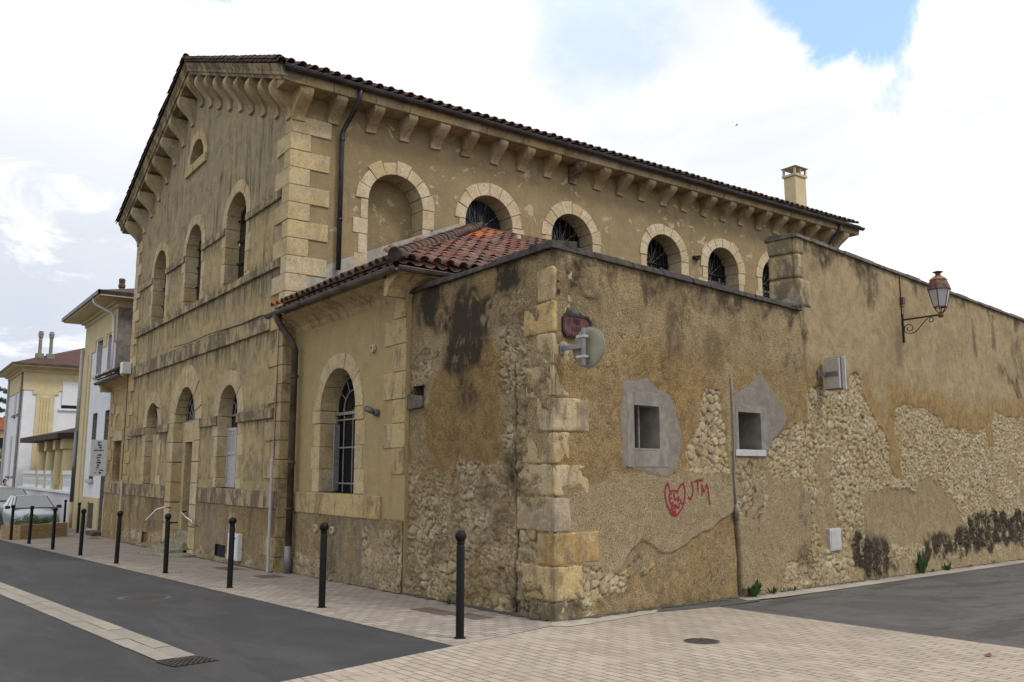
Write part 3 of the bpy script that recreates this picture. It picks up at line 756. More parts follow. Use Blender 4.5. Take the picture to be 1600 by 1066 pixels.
def tile_field(name, O, U, V, nu, nv, inside, mat, parent, pitch=0.27, row=0.34, seed=0, newmat_=None, newtest=None, r0=0.098):
    """roof of half-round canal tiles: cover tiles over pan tiles, each slightly shifted"""
    rr = random.Random(seed)
    U = U.normalized(); V = V.normalized(); N = U.cross(V).normalized()
    if N.z < 0: N = -N
    m1 = MB(); m2 = MB()
    for i in range(nu):
        for j in range(nv):
            if not inside((i + 0.5) * pitch, (j + 0.5) * row): continue
            for kind in (0, 1):
                u0 = (i + 0.5 * kind) * pitch + rr.uniform(-0.012, 0.012)
                tw = rr.uniform(-0.012, 0.012)
                lift = (0.052 if kind == 0 else 0.0) + rr.uniform(-0.004, 0.009)
                L = row + 0.07
                va = j * row + rr.uniform(-0.016, 0.016)
                ra = r0 * rr.uniform(0.96, 1.05); rb = ra * 0.84
                seg = 7
                ring = []
                for (vv, r_, hh) in ((va, ra, lift + 0.022), (va + L, rb, lift)):
                    for rad in (r_, r_ - 0.017):
                        pts = []
                        for s in range(seg + 1):
                            t = PI * s / seg
                            h = math.sin(t) * rad * (0.92 if kind == 0 else -0.55)
                            du = -math.cos(t) * rad
                            pts.append(O + U * (u0 + du + (tw if vv > va else 0)) + V * vv + N * (hh + h))
                        ring.append(pts)
                b = 0
                vs = [q for g in ring for q in g]
                s1 = seg + 1
                fs = []
                for s in range(seg):
                    fs.append((s, s + 1, 2 * s1 + s + 1, 2 * s1 + s))
                    fs.append((s, s1 + s, s1 + s + 1, s + 1))
                    fs.append((s1 + s, 3 * s1 + s, 3 * s1 + s + 1, s1 + s + 1))
                (m2 if (newtest and newtest(u0, va, rr) and kind == 0) else m1).add(vs, fs)
    o = m1.build(name, mat, parent, smooth=True, fix=False)
    if m2.v: m2.build(name, newmat_, parent, smooth=True, fix=False)
    return o
def ridge_caps(name, A, B, mat, parent, r=0.12, step=0.36, seed=0):
    rr = random.Random(seed)
    mb = MB(); A = Vector(A); B = Vector(B)
    d = (B - A); n = max(1, int(d.length / step)); d.normalize()
    side = d.cross(Vector((0, 0, 1))).normalized(); up = side.cross(d).normalized()
    for i in range(n):
        a = A + d * (i * step); L = step + 0.06
        ra = r * rr.uniform(0.97, 1.05); seg = 9
        vs = []
        for (t0, rad, lf) in ((0, ra, 0.02), (L, ra * 0.85, 0)):
            for q in (rad, rad - 0.02):
                for s in range(seg + 1):
                    t = -0.25 + (PI + 0.5) * s / seg
                    vs.append(a + d * t0 + side * math.cos(t) * q + up * (math.sin(t) * q + lf))
        s1 = seg + 1
        fs = []
        for s in range(seg):
            fs += [(s, s + 1, 2 * s1 + s + 1, 2 * s1 + s), (s, s1 + s, s1 + s + 1, s + 1)]
        mb.add(vs, fs)
    return mb.build(name, mat, parent, smooth=True, fix=False)
def gutter(name, A, B, mat, parent, r=0.075, drop=0.05):
    """half-round gutter between two points"""
    A = Vector(A); B = Vector(B); d = (B - A).normalized()
    side = d.cross(Vector((0, 0, 1))).normalized()
    mb = MB(); seg = 10
    vs = []
    for p in (A, B):
        for q in (r, r - 0.008):
            for s in range(seg + 1):
                t = PI + PI * s / seg
                vs.append(p + side * math.cos(t) * q + Vector((0, 0, 1)) * math.sin(t) * q)
    s1 = seg + 1; fs = []
    for s in range(seg):
        fs += [(s, s + 1, 2 * s1 + s + 1, 2 * s1 + s), (s1 + s, 3 * s1 + s, 3 * s1 + s + 1, s1 + s + 1), (s, s1 + s, s1 + s + 1, s + 1), (2 * s1 + s, 2 * s1 + s + 1, 3 * s1 + s + 1, 3 * s1 + s)]
    fs += [(0, 2 * s1, 3 * s1, s1), (seg, s1 + seg, 3 * s1 + seg, 2 * s1 + seg)]
    mb.add(vs, fs)
    L = (B - A).length
    for i in range(int(L / 1.9) + 1):
        p = A + d * min(L, 0.02 + i * 1.9)
        mb.tube([p + side * (r + 0.004) * math.cos(PI + PI * s / 8) + Vector((0, 0, 1)) * (r + 0.004) * math.sin(PI + PI * s / 8) for s in range(9)], 0.008, 4)
    # rolled front bead
    mb.tube([A + side * r, B + side * r], 0.011, 6); mb.tube([A - side * r, B - side * r], 0.011, 6)
    return mb.build(name, mat, parent, smooth=False)

# ================================================================== THE LARGE STONE BUILDING
BASEZ = -1.3
bld = empty('stone_building', (FX, CY, gz(FX, CY)), 'large gabled old stone building with arched windows and a tiled roof', 'building')
# openings: (centre, spring, inner radius, bottom)
UP = [(21.5, 7.82, 0.78, 6.24), (25.15, 7.82, 0.78, 6.24), (28.85, 7.82, 0.78, 6.24)]
LO = [(21.42, 2.92, 0.74, 1.14), (28.70, 2.92, 0.74, 1.14)]
DOOR = (25.12, 2.92, 0.97, -1.3)
OC = (25.38, 10.57, 0.68)
mb = MB()
holes = [arch_pts(c, s, r, b) for c, s, r, b in UP + LO]
holes.append(arch_pts(*DOOR[:3], BASEZ + 0.02))
holes.append([(OC[0] - OC[2] * math.cos(PI * k / 16), OC[1] + OC[2] * math.sin(PI * k / 16)) for k in range(17)])
EZ = 10.02
wall_panel(mb, fp, [(SY, BASEZ), (FY, BASEZ), (FY, EZ), (CY, EZ + (CY - SY) * 0.40), (SY, EZ)], holes)
mb.build('front_wall', M_FRONT, bld)
# side wall
ARC = [(9.60, 7.87, 0.74, 6.1), (12.32, 7.87, 0.74, 6.5), (15.10, 7.87, 0.74, 6.5), (18.70, 7.87, 0.74, 6.5), (21.36, 7.87, 0.74, 6.5), (24.02, 7.87, 0.74, 6.5)]
mb = MB()
wall_panel(mb, sp, [(FX, BASEZ), (EX, BASEZ), (EX, 10.1), (FX, 10.1)], [arch_pts(*a) for a in ARC])
mb.build('side_wall', M_SIDE, bld)
mb = MB()
mb.add([(EX, SY, BASEZ), (EX, FY, BASEZ), (EX, FY, 10), (EX, CY, 12.86), (EX, SY, 10), (FX, FY, BASEZ), (FX, FY, 10)], [(0, 1, 2, 3, 4), (5, 6, 2, 1)])
mb.build('rear_wall', M_SIDE, bld)

# damp base course below the plinth band, proud by a finger
def box_band(fn, segs, z0, z1, o, name, mat, joint=1.1, seed=0):
    rr = random.Random(seed)
    for (a, b) in segs:
        mb = MB()
        u = a
        while u < b - 0.05:
            v = min(b, u + joint * rr.uniform(0.6, 1.35))
            if b - v < 0.25: v = b
            mb.fbox(fn, u + 0.003, v - 0.003, z0 + rr.uniform(-.004, .004), z1 + rr.uniform(-.006, .006), -0.05, o + rr.uniform(-0.006, 0.006))
            u = v
        mb.build(name, mat, bld, bevel=0.012)
JL, JR = DOOR[0] - 0.97, DOOR[0] + 0.97
bp = MB()
BASE_SEGS = []
def base_seg(a, b):
    BASE_SEGS.append((a, b))
base_seg(SY - 0.0, JL - 0.6); base_seg(JR + 0.55, FY)
for (a, b, z0, z1) in ((21.05, 21.80, -0.48, -0.20), (28.40, 28.95, -0.62, -0.30)):
    mbv = MB()
    mbv.fbox(fp, a + .003, b - .003, z0 + .003, z1 - .003, -0.05, 0.004)
    reveal(mbv, lambda u, z, o: fp(u, z, 0.05 + o), [(a, z0), (b, z0), (b, z1), (a, z1)], 0.09)
    mbv.build('cellar_vent', M_DARK if a < 25 else M_OLDWOOD, bld)
segs_low = [(SY + 0.35, 20.66), (22.18, JL - 0.52), (JR + 0.52, 27.94), (29.46, 31.6)]
box_band(fp, [(SY - 0.03, JL - 0.60), (JR + 0.60, FY + 0.02)], 0.76, 1.13, 0.065, 'plinth_band', M_BANDSTONE, 0.95, 1)
box_band(fp, segs_low, 2.69, 2.92, 0.07, 'string_course', M_BANDSTONE, 1.5, 2)
box_band(fp, [(SY + 0.75, 31.5)], 4.67, 5.08, 0.07, 'string_course', M_BANDSTONE, 1.3, 3)
box_band(fp, [(SY + 0.4, 31.6)], 6.05, 6.23, 0.08, 'string_course', M_BANDSTONE, 1.8, 4)
box_band(fp, [(SY + 0.4, 20.68), (22.32, 24.33), (25.97, 28.03), (29.67, 31.6)], 7.65, 7.84, 0.06, 'string_course', M_BANDSTONE, 1.6, 5)

# front windows
for i, (c, s, r, b) in enumerate(UP):
    a = arch_ring(fp, c, s, r, 1.07, 0.36, 7, 'arch_surround', M_QUOIN, bld, seed=10 + i, jamb=(6.24, 0.45))
    pane(fp, arch_pts(c, s, r, b), 0.37, 'window_pane', bld, M_GLASS)
    grille(fp, c, s, r - 0.02, b, 0.36, 'window_grille', bld, M_IRON, 4, (6.9, 7.5, 8.05))
a = arch_ring(fp, OC[0], OC[1], OC[2], 0.95, 0.4, 7, 'arch_surround', M_QUOIN, bld, seed=15)
mb = MB(); mb.fbox(fp, OC[0] - 1.02, OC[0] + 1.0, 10.30, 10.565, -0.1, 0.07); mb.build('window_sill', M_BLOCK, bld, bevel=0.01)
pane(fp, [(OC[0] - OC[2] * math.cos(PI * k / 16), OC[1] + OC[2] * math.sin(PI * k / 16)) for k in range(17)], 0.41, 'window_pane', bld, M_DARK)
for i, (c, s, r, b) in enumerate(LO):
    arch_ring(fp, c, s, r, 1.11, 0.34, 5, 'arch_surround', M_QUOIN, bld, seed=20 + i, jamb=(1.14, 0.52))
    pane(fp, arch_pts(c, s, r, 2.6), 0.35, 'window_pane', bld, M_GLASS)
    fan_light(fp, c, s + 0.02, r, 0.34, 'window_grille', bld, M_GREYIRON if i == 0 else M_IRON, 4, (0.5,))
    if i == 0:
        for sd in (-1, 1):
            mb = MB()
            a0, a1 = sorted((c + sd * 0.02, c + sd * 0.73))
            mb.fbox(fp, a0, a1, 1.15, 2.62, -0.30, -0.255)
            for st in (a0, a1 - 0.07): mb.fbox(fp, st, st + 0.07, 1.15, 2.62, -0.26, -0.235)
            for zz in (1.15, 1.95, 2.54): mb.fbox(fp, a0, a1, zz, zz + 0.08, -0.26, -0.232)
            for q in range(8): mb.fbox(fp, a0 + 0.07, a1 - 0.07, 2.06 + q * 0.058, 2.10 + q * 0.058, -0.262, -0.238)
            mb.build('shutter', M_SHUT, bld)
    else:
        mb = MB(); mb.fbox(fp, c - r, c + r * 0.35, 1.14, 2.66, -0.34, -0.10); mb.build('window_infill', M_ANNEX, bld)
        mb = MB()
        mb.fbox(fp, c + r * 0.35, c + r, 1.14, 2.66, -0.34, -0.26)
        for q in range(9): mb.fbox(fp, c + r * 0.40, c + r * 0.95, 2.0 + q * 0.06, 2.04 + q * 0.06, -0.26, -0.245)
        mb.build('shutter', M_SHUT, bld)
        mb = MB(); mb.fbox(fp, c - r - 0.0, c - r + 0.05, 1.14, 2.66, -0.34, -0.02); mb.build('shutter_frame', M_OLDWOOD, bld)
# doorway
dc = DOOR[0]
arch_ring(fp, dc, 2.92, 0.97, 1.58, 0.30, 13, 'arch_surround', M_QUOIN, bld, seed=31, jig=0.02)
mb = MB()
zz = 2.92; k = 0
rr = random.Random(5)
for sd in (-1, 1):
    mb = MB()
    for zt in (2.92, 2.36, 1.79, 1.23, 0.66, 0.08, -0.5):
        z0 = zt - 0.56
        wdt = 0.56 + rr.uniform(-.01, .01)
        u0, u1 = sorted((dc + sd * 0.964, dc + sd * (0.97 + wdt)))
        mb.fbox(fp, u0, u1, z0 + 0.008, zt - 0.008, -0.30, 0.045)
    mb.build('door_jamb', M_QUOIN, bld, bevel=0.01)
mb = MB()
mb.fbox(fp, dc - 0.97, dc + 0.97, 2.36, 2.93, -0.60, -0.22)          # lintel
mb.fbox(fp, dc - 0.97, dc - 0.66, -0.75, 2.36, -0.60, -0.225)
mb.fbox(fp, dc + 0.66, dc + 0.97, -0.75, 2.36, -0.60, -0.225)
mb.build('door_frame', M_QUOIN, bld, bevel=0.008)
pane(fp, arch_pts(dc, 2.93, 0.97, 2.90), 0.34, 'window_pane', bld, M_GLASS)
fan_light(fp, dc, 2.96, 0.95, 0.32, 'window_grille', bld, M_GREYIRON, 7, (0.3, 0.55, 0.8))
mb = MB()
mb.fbox(fp, dc - 0.66, dc + 0.66, -0.2, 2.36, -1.25, -1.15)
dr = mb.build('door', M_WOOD, bld)
mb = MB(); mb.fbox(fp, dc - 0.4, dc - 0.33, 0.9, 1.05, -1.15, -1.08); mb.build('handle', M_GALV, dr)
mb = MB()
mb.fbox(fp, dc + 0.66, dc + 0.70, -0.2, 2.36, -1.25, -0.60); mb.fbox(fp, dc - 0.70, dc - 0.66, -0.2, 2.36, -1.25, -0.60)
mb.fbox(fp, dc - 0.7, dc + 0.7, 2.36, 2.42, -1.25, -0.60)
mb.build('door_reveal', M_DARKSTONE2, bld)
mb = MB()
gd = gz(FX, dc)
mb.fbox(fp, dc - 0.96, dc + 0.96, gd - 0.3, -0.10, -1.3, -0.10)
mb.fbox(fp, dc - 0.95, dc + 0.95, gd - 0.3, -0.32, -0.4, 0.16)
mb.fbox(fp, dc - 0.95, dc + 0.95, gd - 0.3, -0.50, -0.1, 0.50)
mb.build('door_step', M_STEP, bld, bevel=0.03)
mb = MB()
pl = [fp(dc + 1.9 * math.cos(PI * k / 14), 0, 0.95 * math.sin(PI * k / 14) ** 0.6 if 0 < k < 14 else 0.0) for k in range(15)]
mb.prism([Vector((p.x, p.y, gz(p.x, p.y) - 0.1)) for p in pl], [Vector((p.x, p.y, gz(p.x, p.y) + 0.07)) for p in pl])
mb.build('door_platform', M_STEP, bld, bevel=0.02)
for pts in ([fp(25.95, 0.52, 0.02), fp(26.0, 0.53, 0.22), fp(26.1, 0.47, 0.38), fp(26.25, 0.18, 0.60), fp(26.27, 0.12, 0.62)], [fp(24.6, 0.47, -0.02), fp(24.45, 0.46, 0.15), fp(23.85, 0.33, 0.17), fp(23.35, 0.27, 0.18), fp(23.32, 0.17, 0.17), fp(23.34, 0.15, 0.03)]):
    mb = MB(); mb.tube(pts, 0.022, 10); mb.build('handrail', M_STEEL, bld, smooth=True)

# side arches
for i, (c, s, r, b) in enumerate(ARC):
    arch_ring(sp, c, s, r, 1.06, 0.54, 8, 'arch_surround', M_WHITE_STONE, bld, seed=40 + i, proud=0.028, jig=0.07, jamb=(6.1, 0.42))
    if i == 0:
        mb = MB()
        pts = arch_pts(c, s, r, b)
        mb.add([sp(u, z, -0.545) for u, z in pts], [tuple(range(len(pts)))])
        mb.build('blind_niche', M_SIDE, bld)
    else:
        pane(sp, arch_pts(c, s, r, b), 0.55, 'window_pane', bld, M_BLUEGLASS if i == 1 else M_GLASS)
        g = grille(sp, c, s, r - 0.01, b, 0.54, 'window_grille', bld, M_IRON, 9, (7.2, 7.45, 7.82))
        mb = MB()
        for q in (-0.42, 0.0, 0.42):
            mb.fbox(sp, c + q - 0.03, c + q + 0.03, 6.5, 7.75, -0.55, -0.52)
        for zq in (7.0, 7.6): mb.fbox(sp, c - r, c + r, zq - 0.03, zq + 0.03, -0.55, -0.518)
        for aq in (0.6, 1.2, 1.57, 1.94, 2.54):
            mb.tube([sp(c, s - 0.05, -0.53), sp(c + r * math.cos(aq), s + r * math.sin(aq), -0.53)], 0.014, 5)
        mb.build('window_frame', M_GREYIRON, bld)

# quoins of the two front corners
z = 9.49; k = 0
while z > -0.75:
    z0 = z - 0.405
    side_l, front_l = (0.93, 0.34) if k % 2 == 0 else (0.46, 0.80)
    pr = 0.035 + random.uniform(-0.006, 0.008)
    fl = front_l + random.uniform(-.05, .05); slb = side_l + random.uniform(-.02, .02)
    if z > 2.0 or True:
        o = MB(); bpt = []
        # L-shaped block wrapped round the corner
        ring = [(FX - pr, SY - pr), (FX + slb, SY - pr), (FX + slb, SY + 0.1), (FX + 0.1, SY + 0.1), (FX + 0.1, SY + fl), (FX - pr, SY + fl)]
        o.prism([Vector((x, y, z0 + 0.005)) for x, y in ring], [Vector((x, y, z - 0.005)) for x, y in ring])
        o.build('quoin', M_QUOIN if z > 5 else M_BLOCK, bld, bevel=0.014)
    fl = (0.80 if k % 2 == 0 else 0.42) + random.uniform(-.05, .05)
    o = MB()
    ring = [(FX - pr, FY - fl), (FX + 0.1, FY - fl), (FX + 0.1, FY + 0.02), (FX - pr, FY + 0.03)]
    o.prism([Vector((x, y, z0 + 0.005)) for x, y in ring], [Vector((x, y, z - 0.005)) for x, y in ring])
    o.build('quoin', M_QUOIN if z > 5 else M_BLOCK, bld, bevel=0.014)
    z = z0; k += 1

# corbels: S-shaped consoles
def corbel(fn, u, zt, wdt, hgt, out, mat, tilt=0.0):
    prof = []
    n = 14
    for i in range(n + 1):
        t = i / n
        o = 0.07 + (out - 0.07) * (0.5 - 0.5 * math.cos(PI * min(1, t * 1.12))) + 0.035 * math.sin(2 * PI * t) * -1
        prof.append((max(0.05, o), zt - hgt + hgt * t))
    ring = [(-0.05, zt - hgt)] + prof + [(-0.05, zt)]
    m_ = MB()
    sk = random.uniform(-0.02, 0.02); u = u + random.uniform(-.015, .015); wdt *= random.uniform(0.9, 1.08)
    m_.prism([fn(u - wdt / 2, z, o) for o, z in ring], [fn(u + wdt / 2, z + sk, o) for o, z in ring])
    return m_.build('corbel', mat, bld, bevel=0.012)
XS = [7.08 + 0.893 * i for i in range(24)]
XS[1] = 7.92
for i, x in enumerate(XS):
    if x > EX - 0.1: continue
    corbel(sp, x - 0.0, 10.02, 0.27 if i else 0.34, 0.54 if i else 0.66, 0.50, M_SOOT if i == 9 else M_CORBEL)
corbel(sp, EX - 0.15, 10.02, 0.3, 0.6, 0.50, M_WHITE_STONE)
SL = 0.40
def gab(y): return 9.93 + (CY - abs(y - CY) - SY) * SL
ys = [CY + 0.885 * j for j in range(-8, 9)]
for y in ys:
    yy = min(max(y, SY + 0.13), FY - 0.15)
    corbel(fp, yy, gab(yy) + 0.24, 0.26, 0.82, 0.47, M_CORBEL)
# cornice slab along the side and raking cornice on the gable
rr = random.Random(9)
x = FX - 0.40
mb = MB()
while x < EX + 0.5:
    x1 = min(EX + 0.55, x + rr.uniform(0.8, 1.5))
    mb.hexa([(x + .004, SY - 0.56, 10.0), (x1 - .004, SY - 0.56, 10.0), (x1 - .004, SY + 0.2, 10.0), (x + .004, SY + 0.2, 10.0), (x + .004, SY - 0.60, 10.21), (x1 - .004, SY - 0.60, 10.21), (x1 - .004, SY + 0.2, 10.21), (x + .004, SY + 0.2, 10.21)])
    x = x1
mb.build('eaves_cornice', M_CORBEL, bld, bevel=0.015)
mb = MB()
for sd in (-1, 1):
    L = (CY - SY) + 0.62
    t = 0.0
    while t < L - 0.01:
        t1 = min(L, t + rr.uniform(0.7, 1.2))
        def pt(tt, dz, o):
            y = CY + sd * tt
            return Vector((FX - o, y, 13.02 - tt * SL + dz))
        for (d0, d1, o0, o1) in ((0.04, 0.12, 0.44, 0.46), (0.12, 0.20, 0.50, 0.52), (0.20, 0.36, 0.50, 0.60)):
            mb.hexa([pt(t, d0, o0), pt(t1 - .006, d0, o0), pt(t1 - .006, d0, -0.1), pt(t, d0, -0.1), pt(t, d1, o1), pt(t1 - .006, d1, o1), pt(t1 - .006, d1, -0.1), pt(t, d1, -0.1)])
        t = t1
mb.build('raking_cornice', M_BANDSTONE, bld, bevel=0.008)
# roof
V1 = Vector((0, 1, SL)); O1 = Vector((FX - 0.60, SY - 0.66, 10.30))
LR = (CY - SY + 0.66) * math.sqrt(1 + SL * SL)
nvr = int(LR / 0.34) + 1
roof = tile_field('roof', O1, Vector((1, 0, 0)), V1, 81, nvr, lambda u, v: v < LR, M_TILE, bld, seed=3)
O2 = Vector((FX - 0.60, FY + 0.66, 10.30))
tile_field('roof_slope', O2, Vector((1, 0, 0)), Vector((0, -1, SL)), 81, nvr, lambda u, v: v < LR, M_TILE, bld, seed=4)
mb = MB()
a = FX - 0.56; b = EX + 0.58
zr = 10.27 + (CY - SY + 0.66) * SL
mb.add([(a, SY - .6, 10.24), (b, SY - .6, 10.24), (b, CY, zr - 0.04), (a, CY, zr - 0.04), (a, FY + .6, 10.24), (b, FY + .6, 10.24)], [(0, 1, 2, 3), (3, 2, 5, 4)])
mb.build('roof_boarding', M_TILE, bld)
ridge_caps('ridge_tile', (FX - 0.66, CY, zr + 0.05), (EX + 0.62, CY, zr + 0.05), M_TILE, bld, 0.13)
for sd, yy in ((1, SY - 0.70), (-1, FY + 0.70)):
    ridge_caps('verge_tile', (FX - 0.56, yy, 10.30), (FX - 0.56, CY, 10.30 + abs(CY - yy) * SL), M_TILE, bld, 0.105, 0.34, seed=sd + 5)
gutter('gutter', (FX - 0.50, SY - 0.70, 10.26), (EX + 0.60, SY - 0.70, 10.22), M_ZINC, bld, 0.085)
mb = MB()
mb.tube([(8.28, SY - 0.68, 10.22), (8.28, SY - 0.66, 10.02), (8.25, SY - 0.52, 9.8), (8.18, SY - 0.22, 9.5), (8.13, SY - 0.12, 9.33), (8.12, SY - 0.10, 9.2), (8.12, SY - 0.10, 6.05)], 0.055, 10)
for zz in (9.1, 7.2): mb.tube([(8.12, SY - 0.10, zz), (8.12, SY - 0.10, zz + 0.05)], 0.068, 10)
mb.build('drainpipe', M_ZINC, bld, smooth=True)
mb = MB()
mb.tube([(EX - 0.75, SY - 0.68, 10.18), (EX - 0.75, SY - 0.62, 10.0), (EX - 0.85, SY - 0.3, 9.6), (EX - 0.9, SY - 0.10, 9.3), (EX - 0.9, SY - 0.10, 5.0)], 0.055, 10)
mb.build('drainpipe', M_ZINC, bld, smooth=True)
# chimney
mb = MB()
mb.box((26.85, 19.0, 10.6), (27.5, 19.5, 12.45))
ch = mb.build('chimney', M_YELLOW, bld, bevel=0.01)
mb = MB()
mb.box((26.80, 18.95, 12.45), (27.55, 19.55, 12.53))
for (px, py) in ((26.82, 18.98), (27.46, 18.98), (26.82, 19.46), (27.46, 19.46), (27.14, 18.98)): mb.box((px, py, 12.53), (px + 0.07, py + 0.07, 12.80))
mb.add([(26.76, 18.90, 12.80), (27.60, 18.90, 12.80), (27.60, 19.60, 12.80), (26.76, 19.60, 12.80), (27.17, 19.26, 12.95)], [(0, 1, 2, 3), (0, 1, 4), (1, 2, 4), (2, 3, 4), (3, 0, 4)])
mb.build('chimney_cap', M_BEIGEBOX, ch)
# conduit, wall box and cables on the front
mb = MB(); mb.tube([fp(18.02, gz(FX, 18) + 0.02, 0.13), fp(18.02, 1.85, 0.13)], 0.035, 8); mb.build('conduit', M_PVC, bld)
mb = MB(); mb.tube([fp(18.06, 1.8, 0.08), fp(18.08, 3.5, 0.07), fp(18.05, 4.6, 0.08)], 0.010, 5); mb.tube([fp(32.0, 1.1, 0.09), fp(31.98, 4.0, 0.09), fp(32.05, 4.9, 0.09)], 0.014, 5)
mb.tube([fp(18.3, 4.98, 0.09), fp(19.2, 5.06, 0.10), fp(20.5, 5.04, 0.09), fp(23.0, 5.12, 0.09), fp(25.0, 5.10, 0.09), fp(26.4, 5.16, 0.09)], 0.014, 5)
mb.build('cable', M_PLASTIC, bld)
mb = MB(); mb.tube([fp(31.75, gz(FX, 32), 0.12), fp(31.75, 1.25, 0.12)], 0.04, 8); mb.build('conduit', M_PVC, bld)
mb = MB(); mb.fbox(fp, 31.75, 32.1, 4.85, 5.25, 0.05, 0.35); mb.build('junction_box', M_WHITE, bld, bevel=0.02)
mb = MB(); mb.tube([fp(28.0, 3.45, 0.02), fp(27.7, 3.5, 0.2), fp(27.5, 3.5, 0.25)], 0.02, 6); mb.tube([fp(27.62, 3.5, 0.22), fp(27.8, 3.1, 0.08)], 0.012, 5); mb.build('iron_hook', M_IRON, bld)
mb = MB(); mb.tube([sp(20.06, 8.1, 0.02), sp(20.06, 8.1, 0.22)], 0.03, 6); mb.fbox(sp, 19.95, 20.2, 8.03, 8.12, 0.0, 0.12); mb.build('wall_stub', M_IRON, bld)
mb = MB()
mb.add([sp(6.95, 5.30, 0.012), sp(9.7, 6.70, 0.012), sp(11.5, 7.55, 0.012), sp(11.5, 7.15, 0.012), sp(6.95, 4.9, 0.012), sp(6.95, 5.55, 0.012), sp(8.0, 6.22, 0.012), sp(9.7, 6.98, 0.012), sp(11.5, 7.75, 0.012)], [(5, 6, 7, 8, 3, 4)])
mb.build('flashing', M_FLASH, bld)

# ================================================================== LEAN-TO BESIDE THE BUILDING
ann = empty('lean_to_building', (AX, 15.4, gz(AX, 15.4)), 'low ochre rendered lean-to with one arched window between gable front and garden wall', 'building')
AY0, AY1 = 12.95, SY - 0.03
AW = (15.65, 2.75, 0.80, 1.14)
mb = MB()
wall_panel(mb, ap, [(AY0, BASEZ), (AY1, BASEZ), (AY1, 4.95), (AY0, 4.95)], [arch_pts(*AW)])
mb.build('front_wall', M_ANNEX, ann)
mb = MB()
mb.add([(AX, AY0, BASEZ), (12.5, AY0, BASEZ), (12.5, AY0, 4.95), (AX, AY0, 4.95)], [(0, 1, 2, 3)])
mb.build('side_wall', M_ANNEX, ann)
def band2(fn, a, b, z0, z1, o, name, mat, parent, joint, seed, inn=-0.05):
    rr = random.Random(seed); mb = MB(); u = a
    while u < b - 0.02:
        v = min(b, u + joint * rr.uniform(0.6, 1.35))
        if b - v < 0.25: v = b
        mb.fbox(fn, u + .003, v - .003, z0, z1 + rr.uniform(-.005, .005), inn, o + rr.uniform(-.006, .006)); u = v
    return mb.build(name, mat, parent, bevel=0.012)
band2(ap, 13.75, AY1, 0.72, 1.12, 0.045, 'plinth_band', M_BLOCK, ann, 1.0, 3)
arch_ring(ap, AW[0], AW[1], AW[2], 1.10, 0.38, 5, 'arch_surround', M_QUOIN, ann, seed=61, jamb=None)
for sd in (-1, 1):
    mb = MB()
    a0, a1 = sorted((AW[0] + sd * 0.79, AW[0] + sd * 1.14))
    mb.fbox(ap, a0, a1, 2.50, 2.745, -0.38, 0.03)
    zt = 2.49
    for q, hh in enumerate((0.46, 0.44, 0.45)):
        w_ = 0.30 if (q + (sd > 0)) % 2 else 0.40
        a0, a1 = sorted((AW[0] + sd * 0.79, AW[0] + sd * (0.80 + w_)))
        mb.fbox(ap, a0, a1, zt - hh + .006, zt, -0.38, 0.012)
        zt -= hh
    mb.build('window_jamb', M_QUOIN, ann, bevel=0.01)
pane(ap, arch_pts(*AW), 0.42, 'window_pane', ann, M_GLASS)
mb = MB()
c = AW[0]
for u in (c - 0.4, c, c + 0.4): mb.tube([ap(u, 1.14, -0.33), ap(u, 2.75, -0.33)], 0.013, 6)
for z in (1.30, 2.0, 2.55): mb.fbox(ap, c - 0.8, c + 0.8, z, z + 0.03, -0.35, -0.32)
for R_ in (0.42, 0.72):
    mb.tube([ap(c - R_ * math.cos(PI * k / 16), 2.72 + R_ * math.sin(PI * k / 16), -0.33) for k in range(17)], 0.016, 6)
mb.fbox(ap, c - 0.8, c + 0.8, 2.66, 2.72, -0.36, -0.30)
for t in (0.6, 1.1, 1.57, 2.04, 2.54): mb.tube([ap(c - 0.42 * math.cos(t), 2.72 + 0.42 * math.sin(t), -0.33), ap(c - 0.79 * math.cos(t), 2.72 + 0.79 * math.sin(t), -0.33)], 0.011, 5)
mb.build('window_grille', M_GREYIRON, ann)
for sd, op in ((1, 0.50), (-1, 0.16)):
    mb = MB()
    hinge = c + sd * 0.76
    def lf(u, z, o, hinge=hinge, sd=sd): return ap(hinge - sd * (0.06 + 0.03 * (u > 0.5)) - sd * o * 0.2, z, -0.36 + u * 0.13)
    mb.hexa([lf(0, 1.17, 0), lf(1, 1.17, 0), lf(1, 1.17, 0.2), lf(0, 1.17, 0.2), lf(0, 2.48, 0), lf(1, 2.48, 0), lf(1, 2.48, 0.2), lf(0, 2.48, 0.2)])
    for q in range(9): mb.fbox(ap, *sorted((hinge - sd * 0.098, hinge - sd * 0.112)), 1.95 + q * 0.055, 1.98 + q * 0.055, -0.35, -0.25)
    mb.build('shutter', M_SHUT2 if sd > 0 else M_DKGALV, ann)
z = 4.58; k = 0
while z > -0.7:
    h = 0.44 * random.uniform(0.9, 1.1)
    z0 = z - h
    w_ = 0.78 if k % 2 else 0.45
    if z > 1.6:
        mb = MB(); mb.fbox(ap, AY0 + 0.015, AY0 + w_, z0 + .005, z - .005, -0.1, 0.022 + random.uniform(-.004, .006)); mb.build('quoin', M_BLOCK, ann, bevel=0.012)
    z = z0; k += 1
mb = MB()
pr = [(0.0, 4.50), (0.03, 4.55), (0.06, 4.62), (0.16, 4.70), (0.30, 4.76), (0.42, 4.80), (0.42, 4.86), (-0.1, 4.86), (-0.1, 4.50)]
rr = random.Random(12)
y = AY0
while y < AY1 - 0.1:
    y1 = min(AY1, y + rr.uniform(0.7, 1.1))
    mb.prism([ap(y + .003, z, o) for o, z in pr], [ap(y1 - .003, z, o) for o, z in pr]); y = y1
pr2 = [(x0, z0) for x0, z0 in pr]
mb.prism([Vector((AX - 0.42, AY0 - o, z)) for o, z in pr2], [Vector((12.4, AY0 - o, z)) for o, z in pr2])
